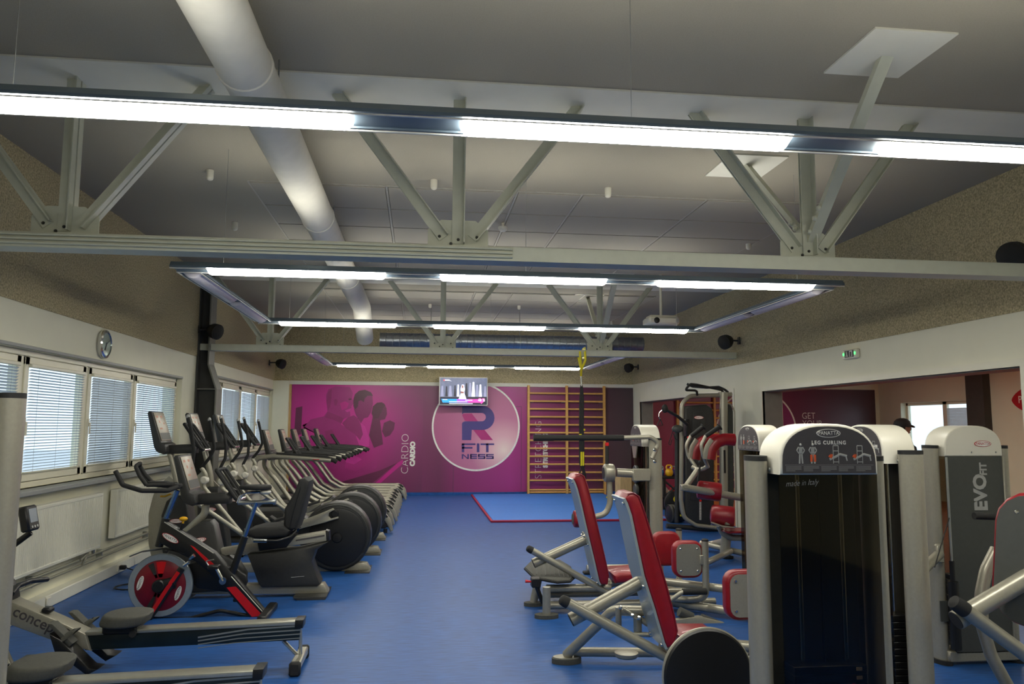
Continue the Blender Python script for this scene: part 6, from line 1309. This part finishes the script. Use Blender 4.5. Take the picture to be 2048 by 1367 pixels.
obj('wall_mount', MB().box((c.x - 0.15, TVY + 0.05, c.z - 0.15), (c.x + 0.15, TVY + 0.09, c.z + 0.1), 0.004).tube([(c.x, TVY + 0.08, c.z), (c.x, MY - 0.03, c.z - 0.0)], 0.03, 10), 'black_plastic', t)
# ------------------------------------------------------------------ wall bars
def wall_bars(xs, rungs, y, label, brackets=True):
    t = thing('wall_bars', ((xs[0] + xs[-1]) / 2, y, 0), label, 'wall bars', 'wooden wall bars')
    for x in xs: obj('upright', MB().box((x - 0.028, y - 0.10, 0.0), (x + 0.028, y - 0.01, rungs[-1] + 0.19), 0.006), 'wood_pine', t)
    for i in range(len(xs) - 1):
        proto = None; L = xs[i + 1] - xs[i]
        for z in rungs:
            o = obj('rung', MB().tube([(xs[i], y - 0.065, z), (xs[i + 1], y - 0.065, z)], 0, 12, flat=(0.018, 0.022, (0, 0, 1))), 'wood_pine', t) if proto is None else bpy.data.objects.new('rung', proto.data)
            if proto is None: proto = o; z00 = z
            else: COL.objects.link(o); o.parent = t; o.location = (0, 0, z - z00)
    if brackets:
        for x in xs:
            sg = -1 if x == xs[0] else 1
            for z in (rungs[0] + 0.28, rungs[-1] - 0.2): obj('wall_bracket', MB().tube([(x - sg * 0.03, y - 0.05, z), (x - sg * 0.11, y - 0.05, z), (x - sg * 0.11, y - 0.004, z)], 0.022, 10, 0.03), 'cap_white', t)
rz = [wp(1100, 740 + v / 5.063, 0).z for v in (1232, 1208, 1112, 1032, 950, 870, 790, 710, 632, 552, 472, 393, 315, 235)]
wall_bars([2.63, 3.57, 4.50], rz, MY - 0.02, 'pine wall bars in two bays over the stretching print on the far wall')
wall_bars([6.35, 7.3, 8.25], rz, MY - 0.02, 'pine wall bars in the side room, glimpsed behind the cable machine')
# ------------------------------------------------------------------ mat
m1, m2 = PZ(983, 1043, 0.03), PZ(948, 992, 0.03)
t = thing('exercise_mat', (2.8, 15.9, 0), 'large light blue exercise mat with a red edge on the far floor', 'mat')
obj('mat_top', MB().box((1.29, 13.47, 0.004), (4.42, 18.5, 0.04), 0.008), 'mat_blue', t)
obj('mat_edge', MB().box((1.25, 13.42, 0.0), (4.45, 13.47, 0.036), 0.006).box((1.25, 13.47, 0.0), (1.29, 18.5, 0.036), 0.006).box((4.42, 13.47, 0.0), (4.45, 18.5, 0.036), 0.006), 'mat_red', t)
obj('mat_seam', MB().box((1.29, 15.97, 0.0395), (4.42, 15.98, 0.0405)), 'floor_blue', t)
# ------------------------------------------------------------------ suspension trainer hanging from the far truss
SX = 2.66; SYY = 12.25
t = thing('suspension_straps', (SX, SYY, 2.8), 'yellow and black suspension straps hanging from the far truss', 'strap')
s3 = lambda x, y: (lambda v: Vector((v.x, SYY, v.z)))(P(x, y, SYY))
for x0, y0 in ((1160, 702), (1170, 702), (1157, 714)): obj('anchor_strap', MB().tube([s3(x0, y0), s3(x0 + 1, 720), s3(1162.5, 738), s3(1162, 752)], 0, 8, 0.1, flat=(0.018, 0.004, (0, 1, 0))), 'strap_yellow', t)
obj('anchor_loop', MB().tube([Vector((SX, SYY, 2.80)), Vector((SX, SYY, 2.90)), Vector((SX, TR2 + 0.1, 2.90)), Vector((SX, TR2 + 0.1, 2.76)), Vector((SX, SYY, 2.76))], 0, 8, 0.03, flat=(0.022, 0.003, (1, 0, 0))), 'strap_yellow', t)
obj('snap_hook', MB().tube([s3(1162, 752), s3(1163, 764), s3(1163, 772)], 0.012, 8), 'steel', t)
for k, xo in enumerate((1161, 1166)):
    obj('main_strap', MB().tube([s3(1163, 770), s3(xo, 800), s3(xo - 0.5, 850), s3(xo, 905)], 0, 8, flat=(0.02, 0.004, (0, 1, 0))), 'rubber', t)
    obj('lower_strap', MB().tube([s3(xo, 878), s3(xo, 925), s3(1164 + k * 3, 935)], 0, 8, flat=(0.024, 0.005, (0, 1, 0))), 'rubber', t)
    obj('foot_loop', MB().tube([s3(1164 + k * 3, 930), s3(1157 + k * 11, 952), s3(1160 + k * 11, 962), s3(1167 + k * 4, 950), s3(1164 + k * 3, 932)], 0.012, 8, 0.03), 'rubber', t)
    obj('yellow_sleeve', MB().tube([s3(1162.5 + k * 4, 903), s3(1162.5 + k * 4, 931)], 0, 8, flat=(0.016, 0.012, (0, 1, 0))), 'strap_yellow', t)
obj('buckle', MB().box(s3(1158, 869) - Vector((0, 0.02, 0)), s3(1163, 867) + Vector((0, 0.01, 0)), 0.003).box(s3(1167, 861) - Vector((0, 0.02, 0)), s3(1170, 857) + Vector((0, 0.01, 0)), 0.003), 'strap_yellow', t)
# ------------------------------------------------------------------ exit sign
c = PX(1706, 708, XR)
t = thing('exit_sign', (XR, c.y, c.z), 'small white emergency sign box with green lights high on the right wall', 'sign')
obj('sign_box', MB().box((XR - 0.05, c.y - 0.155, c.z - 0.055), (XR, c.y + 0.155, c.z + 0.06), 0.012), 'cap_white', t)
sf = obj('sign_face', MB().box((XR - 0.053, c.y - 0.10, c.z - 0.038), (XR - 0.049, c.y + 0.10, c.z + 0.045), 0.002), 'plaque_grey', t)
y_ = c.y; obj('running_figure', MB().ell((XR - 0.054, y_ + 0.055, c.z + 0.028), (0.002, 0.010, 0.010), None, 8, 6).tube([(XR - 0.0545, y_ + 0.05, c.z + 0.018), (XR - 0.0545, y_ + 0.045, c.z - 0.005), (XR - 0.0545, y_ + 0.065, c.z - 0.03)], 0.006, 6).tube([(XR - 0.0545, y_ + 0.045, c.z - 0.003), (XR - 0.0545, y_ + 0.03, c.z - 0.03)], 0.005, 6).box((XR - 0.0555, y_ - 0.07, c.z - 0.032), (XR - 0.0535, y_ - 0.01, c.z + 0.04)), 'white_print', sf)
obj('door_symbol', MB().box((XR - 0.0565, y_ - 0.058, c.z - 0.03), (XR - 0.0545, y_ - 0.022, c.z + 0.028)), 'plaque_grey', sf)
MATS['led_green'] = mk_emit('led_green', (0.05, 0.9, 0.12), 4.0)
for s in (-1, 1): obj('green_light', MB().ell((XR - 0.052, c.y + s * 0.125, c.z + 0.005), (0.008, 0.014, 0.018)), 'led_green', t)
# ------------------------------------------------------------------ small training gear in the far right corner
for nm, col in (('kb_blue', (34, 92, 170)), ('kb_yellow', (226, 172, 24)), ('kb_purple', (86, 74, 160)), ('kb_green', (34, 110, 70)), ('kb_black', (48, 48, 48))): mk(nm, col, 0.35)
GY = 15.4
rk = thing('gear_rack', (5.0, GY, 0), 'black rack holding kettlebells beside the far opening', 'rack')
gx = lambda px: P(px, 950, GY).x
x0, x1 = gx(1318), gx(1366); zt = P(1340, 951, GY).z
obj('shelf', MB().box((x0, GY - 0.2, zt - 0.05), (x1, GY + 0.25, zt), 0.01), 'black_plastic', rk)
obj('shelf', MB().box((x0, GY - 0.2, 0.22), (x1, GY + 0.25, 0.26), 0.01), 'black_plastic', rk)
for x in (x0 + 0.05, x1 - 0.05):
    for y in (GY - 0.16, GY + 0.2): obj('leg', MB().box((x - 0.03, y - 0.03, 0), (x + 0.03, y + 0.03, zt - 0.05), 0.005), 'black_plastic', rk)
obj('brace', MB().tube([(x0 + 0.05, GY - 0.16, 0.25), (x1 - 0.05, GY - 0.16, zt - 0.08)], 0.02, 8).tube([(x1 - 0.05, GY - 0.16, 0.25), (x0 + 0.05, GY - 0.16, zt - 0.08)], 0.02, 8), 'black_plastic', rk)
for px, m_, r_, lb in ((1323, 'kb_blue', 0.07, 'blue kettlebell at the left end of the rack'), (1336.5, 'kb_yellow', 0.08, 'yellow kettlebell on the rack'), (1347, 'kb_purple', 0.07, 'purple kettlebell between the yellow and green ones'), (1357, 'kb_green', 0.075, 'green kettlebell at the right of the rack')):
    x = gx(px); yk = GY - 0.06 + (0.1 if m_ in ('kb_blue', 'kb_purple') else 0)
    t = thing('kettlebell', (x, yk, zt), lb, 'kettlebell', 'kettlebells on the rack')
    obj('ball', MB().lathe((x, yk, zt), (0, 0, 1), [(r_ * 0.55, 0), (r_ * 0.9, r_ * 0.35), (r_, r_ * 0.95), (r_ * 0.85, r_ * 1.5), (r_ * 0.4, r_ * 1.85)], 20), m_, t)
    obj('handle', MB().tube([(x - r_ * 0.55, yk, zt + r_ * 1.5), (x - r_ * 0.75, yk, zt + r_ * 2.2), (x - r_ * 0.5, yk, zt + r_ * 2.7), (x + r_ * 0.5, yk, zt + r_ * 2.7), (x + r_ * 0.75, yk, zt + r_ * 2.2), (x + r_ * 0.55, yk, zt + r_ * 1.5)], r_ * 0.19, 10, r_ * 0.3), m_ if m_ == 'kb_yellow' else 'steel', t)
v = P(1328, 973, GY); tag(obj('medicine_ball', MB().ell((v.x, GY + 0.03, 0.262 + 0.09), (0.09, 0.09, 0.09)), 'cap_white', origin=(v.x, GY + 0.04, 0.26)), 'white ball on the lower shelf of the rack', 'ball')
v = P(1357, 957, GY - 0.1); tag(obj('medicine_ball', MB().ell((v.x - 0.06, GY + 0.03, 0.262 + 0.09), (0.09, 0.09, 0.09)), 'red_paint', origin=(v.x - 0.06, GY + 0.03, 0.262)), 'red ball on the lower shelf of the rack', 'ball')
v = PZ(1350, 1046, 0.0); v.y = 13.2; v.x = P(1352, 1030, 13.2).x
t = thing('training_bag', (v.x, 13.2, 0), 'black round training bag with yellow marks on the floor by the cable machine', 'bag')
obj('bag_body', MB().lathe((v.x - 0.14, 13.2, 0.15), (1, 0.15, 0), [(0.09, 0), (0.14, 0.02), (0.15, 0.06), (0.15, 0.24), (0.14, 0.28), (0.09, 0.3)], 24), 'black_plastic', t)
obj('bag_strap', MB().ring((v.x - 0.08, 13.2, 0.15), (1, 0.15, 0), [(0.148, 0), (0.156, 0.005), (0.156, 0.03), (0.148, 0.035)], 24).ring((v.x - 0.13, 13.2, 0.15), (1, 0.15, 0), [(0.148, 0), (0.156, 0.005), (0.156, 0.03), (0.148, 0.035)], 24), 'grey_rubber', t)
obj('yellow_mark', MB().box((v.x + 0.02, 13.035, 0.12), (v.x + 0.12, 13.05, 0.15), 0.002).box((v.x + 0.06, 13.03, 0.18), (v.x + 0.09, 13.055, 0.22), 0.002), 'strap_yellow', t)
v = P(1353, 1003, 14.2)
t = thing('weight_disc', (v.x, 14.2, 0), 'black weight disc with a yellow ring leaning by the rack', 'weight disc')
obj('disc', MB().lathe((v.x, 14.2, 0.225), (0, 1, 0), [(0.2, 0), (0.225, 0.01), (0.225, 0.05), (0.2, 0.06)], 32), 'black_plastic', t)
obj('ring', MB().ring((v.x, 14.195, 0.30), (0, 1, 0), [(0.03, 0), (0.06, 0), (0.06, 0.006), (0.03, 0.006)], 24), 'strap_yellow', t)
v = P(1250, 975, 16.4)
t = thing('wooden_box', (v.x, 16.4, 0.04), 'plain wooden jump box on the mat behind the standing machine', 'box')
for a, b in (((v.x - 0.16, 16.2, 0.04), (v.x - 0.142, 16.6, 0.57)), ((v.x + 0.142, 16.2, 0.04), (v.x + 0.16, 16.6, 0.57)), ((v.x - 0.16, 16.182, 0.04), (v.x + 0.16, 16.2, 0.57)), ((v.x - 0.16, 16.6, 0.04), (v.x + 0.16, 16.618, 0.57)), ((v.x - 0.16, 16.182, 0.57), (v.x + 0.16, 16.618, 0.588))): obj('board', MB().box(a, b, 0.002), 'wood_board', t)
v = P(1231, 985, 17.0)
for k in range(2):
    t = thing('hurdle', (v.x, 17.0 + k * 0.26, 0.04), ['front', 'rear'][k] + ' yellow plastic hurdle beside the wooden box', 'hurdle', 'yellow hurdles')
    yk = 17.0 + k * 0.26
    obj('hurdle_frame', MB().tube([(v.x - 0.1, yk, 0.06), (v.x - 0.09, yk, 0.46), (v.x + 0.12, yk, 0.48), (v.x + 0.12, yk, 0.06)], 0.016, 8, 0.04), 'strap_yellow', t)
    obj('hurdle_foot', MB().box((v.x - 0.13, yk - 0.1, 0.04), (v.x - 0.07, yk + 0.1, 0.07), 0.008).box((v.x + 0.09, yk - 0.1, 0.04), (v.x + 0.15, yk + 0.1, 0.07), 0.008), 'strap_yellow', t)
# ------------------------------------------------------------------ side room prints
po = thing('poster', (8.6, MY, 0), 'dark purple wall print lettered GET YOUR, seen through the near opening', 'poster')
obj('print_sheet', MB().box((5.62, MY - 0.012, 0.1), (11.62, MY - 0.002, 2.60)), 'poster_print', po)
pc_ = P(1513, 862, MY); rr2 = 1.03
rg = MB()
for k in range(n):
    for r_ in (rr2 - 0.012, rr2 + 0.028):
        for dy in (0.0126, 0.0142): rg.v.append(Vector((pc_.x + r_ * math.cos(2 * math.pi * k / n), MY - dy, pc_.z + r_ * math.sin(2 * math.pi * k / n))))
for k in range(n):
    a, b = 4 * k, 4 * ((k + 1) % n); rg.f += [(a + 1, a + 3, b + 3, b + 1), (a, b, b + 2, a + 2), (a, a + 1, b + 1, b), (a + 2, b + 2, b + 3, a + 3)]
obj('print_ring', rg, 'white_print', po)
obj('print_disc', MB().cyl((pc_.x, MY - 0.0122, pc_.z), (0, -1, 0), rr2, 0.0008, 64), 'print_shade', po)
for s_, x0_, x1_, yy in (('GET', 1603, 1630, 831.5), ('YOUR', 1604, 1645, 847)):
    a, b = P(x0_, yy, MY), P(x1_, yy, MY); L = (b - a).length
    text('lettering', s_, 0.23, frame(Vector((a.x, MY - 0.0135, a.z)), (1, 0, 0), (0, 0, 1)), 'white_print', po, 0.0005, -0.003, 0.86, align='LEFT')
lc = PX(2025, 800, XR2)
t = thing('oval_sign', (XR2, lc.y - 0.6, lc.z - 0.3), 'red lens shaped sign on the cream wall at the right edge', 'sign')
ls = [Vector((XR2, lc.y - 0.62 + 0.62 * math.cos(g), lc.z + 0.27 * math.sin(g) * abs(math.sin(g)) ** 0.35)) for g in [2 * math.pi * k / 40 for k in range(40)]]
obj('sign_panel', MB().prism(ls, (-0.02, 0, 0)), 'red_print', t)
text('lettering', 'PANATTA', 0.2, frame((XR2 - 0.021, lc.y - 0.62, lc.z), (0, -1, 0), (0, 0, 1)), 'white_print', t, 0.0008, 0.002)
# ------------------------------------------------------------------ person in the side room (head shows above the machines)
hd = P(1801, 854, 9.2)
px_, py_ = hd.x, 9.2
t = thing('person', (px_, py_, 0), 'person in a dark cap standing in the side room, seen above the machines', 'person')
mk('skin', (150, 108, 86), 0.6); mk('dark_cloth', (44, 44, 52), 0.85); mk('trousers', (40, 44, 60), 0.85); mk('shoe', (60, 60, 62), 0.7)
def skinned(name, verts, edges, radii, m, sub=2):
    me = bpy.data.meshes.new(name); off = _world_loc(t)
    me.from_pydata([Vector(v) - off for v in verts], edges, []); o = bpy.data.objects.new(name, me); COL.objects.link(o)
    md = o.modifiers.new('skin', 'SKIN'); sv = me.skin_vertices[0].data if me.skin_vertices else None
    if sv is None:
        bm = bmesh.new(); bm.from_mesh(me); bm.verts.layers.skin.verify(); bm.to_mesh(me); bm.free(); sv = me.skin_vertices[0].data
    for i, r_ in enumerate(radii): sv[i].radius = r_ if isinstance(r_, tuple) else (r_, r_)
    sv[0].use_root = True
    s2 = o.modifiers.new('sub', 'SUBSURF'); s2.levels = sub; s2.render_levels = sub
    bpy.context.view_layer.update()
    m2 = bpy.data.meshes.new_from_object(o.evaluated_get(bpy.context.evaluated_depsgraph_get())); bpy.data.objects.remove(o)
    for p in m2.polygons: p.use_smooth = True
    m2.materials.clear(); return mesh_obj(name, m2, m, t)
B = lambda x, y, z: (px_ + x, py_ + y, z)
# body faces right and away from the camera
bv = [B(0, 0, 0.96), B(0, 0, 1.10), B(0.01, 0, 1.26), B(0.01, 0, 1.40), B(0.015, 0, 1.49), B(0.03, 0, 1.56), B(0.035, 0, 1.64), B(0.03, 0, 1.70),
      B(0.01, -0.17, 1.41), B(-0.02, -0.22, 1.16), B(0.06, -0.23, 0.94), B(0.01, 0.17, 1.41), B(-0.02, 0.22, 1.16), B(0.06, 0.23, 0.94),
      B(0, -0.09, 0.90), B(0.01, -0.10, 0.50), B(-0.03, -0.10, 0.10), B(0, 0.09, 0.90), B(0.01, 0.10, 0.50), B(-0.03, 0.10, 0.10)]
be = [(0, 1), (1, 2), (2, 3), (3, 4), (4, 5), (5, 6), (6, 7), (3, 8), (8, 9), (9, 10), (3, 11), (11, 12), (12, 13), (0, 14), (14, 15), (15, 16), (0, 17), (17, 18), (18, 19)]
br = [(0.13, 0.11), (0.125, 0.10), (0.14, 0.105), (0.12, 0.09), 0.055, 0.06, 0.085, 0.07, 0.055, 0.042, 0.03, 0.055, 0.042, 0.03, 0.085, 0.055, 0.04, 0.085, 0.055, 0.04]
skinned('body', bv, be, br, 'skin')
skinned('jumper', [B(0, 0, 0.94), B(0, 0, 1.10), B(0.01, 0, 1.26), B(0.01, 0, 1.41), B(0.015, 0, 1.47), B(0.01, -0.17, 1.41), B(-0.02, -0.22, 1.16), B(0.05, -0.23, 0.97), B(0.01, 0.17, 1.41), B(-0.02, 0.22, 1.16), B(0.05, 0.23, 0.97)], [(0, 1), (1, 2), (2, 3), (3, 4), (3, 5), (5, 6), (6, 7), (3, 8), (8, 9), (9, 10)], [(0.15, 0.13), (0.145, 0.12), (0.16, 0.125), (0.14, 0.105), 0.07, 0.07, 0.056, 0.045, 0.07, 0.056, 0.045], 'dark_cloth')
skinned('trousers', [B(0, 0, 0.97), B(0, -0.09, 0.88), B(0.01, -0.10, 0.50), B(-0.03, -0.10, 0.08), B(0, 0.09, 0.88), B(0.01, 0.10, 0.50), B(-0.03, 0.10, 0.08)], [(0, 1), (1, 2), (2, 3), (0, 4), (4, 5), (5, 6)], [(0.15, 0.12), 0.105, 0.075, 0.06, 0.105, 0.075, 0.06], 'trousers')
for s in (-1, 1): obj('shoe', MB().ell(B(0.03, s * 0.10, 0.05), (0.14, 0.05, 0.05)), 'shoe', t)
hc = Vector(B(0.03, 0, 1.645))
obj('face', MB().ell(hc, (0.095, 0.076, 0.115)).ell(hc + Vector((0.098, 0.0, -0.012)), (0.02, 0.014, 0.022)).ell(hc + Vector((0.0, -0.078, -0.01)), (0.02, 0.012, 0.03)).ell(hc + Vector((0.0, 0.078, -0.01)), (0.02, 0.012, 0.03)), 'skin', t)
obj('eye', MB().ell(hc + Vector((0.085, -0.03, 0.012)), (0.01, 0.012, 0.008)).ell(hc + Vector((0.085, 0.03, 0.012)), (0.01, 0.012, 0.008)), 'white_print', t)
obj('mouth', MB().ell(hc + Vector((0.085, 0, -0.06)), (0.01, 0.024, 0.007)), 'dark_red', t)
obj('hair', MB().ell(hc + Vector((-0.03, 0, 0.0)), (0.085, 0.083, 0.085)), 'black_plastic', t)
obj('cap', MB().lathe(hc + Vector((-0.006, 0, 0.02)), (0, 0, 1), [(0.098, -0.01), (0.102, 0.02), (0.092, 0.06), (0.06, 0.092), (0.02, 0.102)], 24).prism([hc + Vector((0.07 + 0.085 * math.cos(g), 0.075 * math.sin(g), 0.03 - 0.03 * math.cos(g))) for g in [math.pi * k / 10 - math.pi / 2 for k in range(11)]], (0, 0, 0.008)), 'rubber', t)
for s in (-1, 1):
    w0 = Vector(B(0.06, s * 0.23, 0.93)); hm = MB()
    hm.ell(w0 + Vector((0.01, 0, -0.05)), (0.042, 0.018, 0.05))
    for k in range(4): f0 = w0 + Vector((-0.02 + k * 0.02, 0, -0.09)); hm.tube([f0, f0 + Vector((0.0, -s * 0.004, -0.04)), f0 + Vector((-0.004, -s * 0.016, -0.065 - 0.008 * (k in (1, 2))))], [0.009, 0.0085, 0.007], 8)
    hm.tube([w0 + Vector((0.04, 0, -0.04)), w0 + Vector((0.065, -s * 0.01, -0.065)), w0 + Vector((0.068, -s * 0.016, -0.09))], [0.011, 0.010, 0.008], 8)
    obj('hand', hm, 'skin', t)
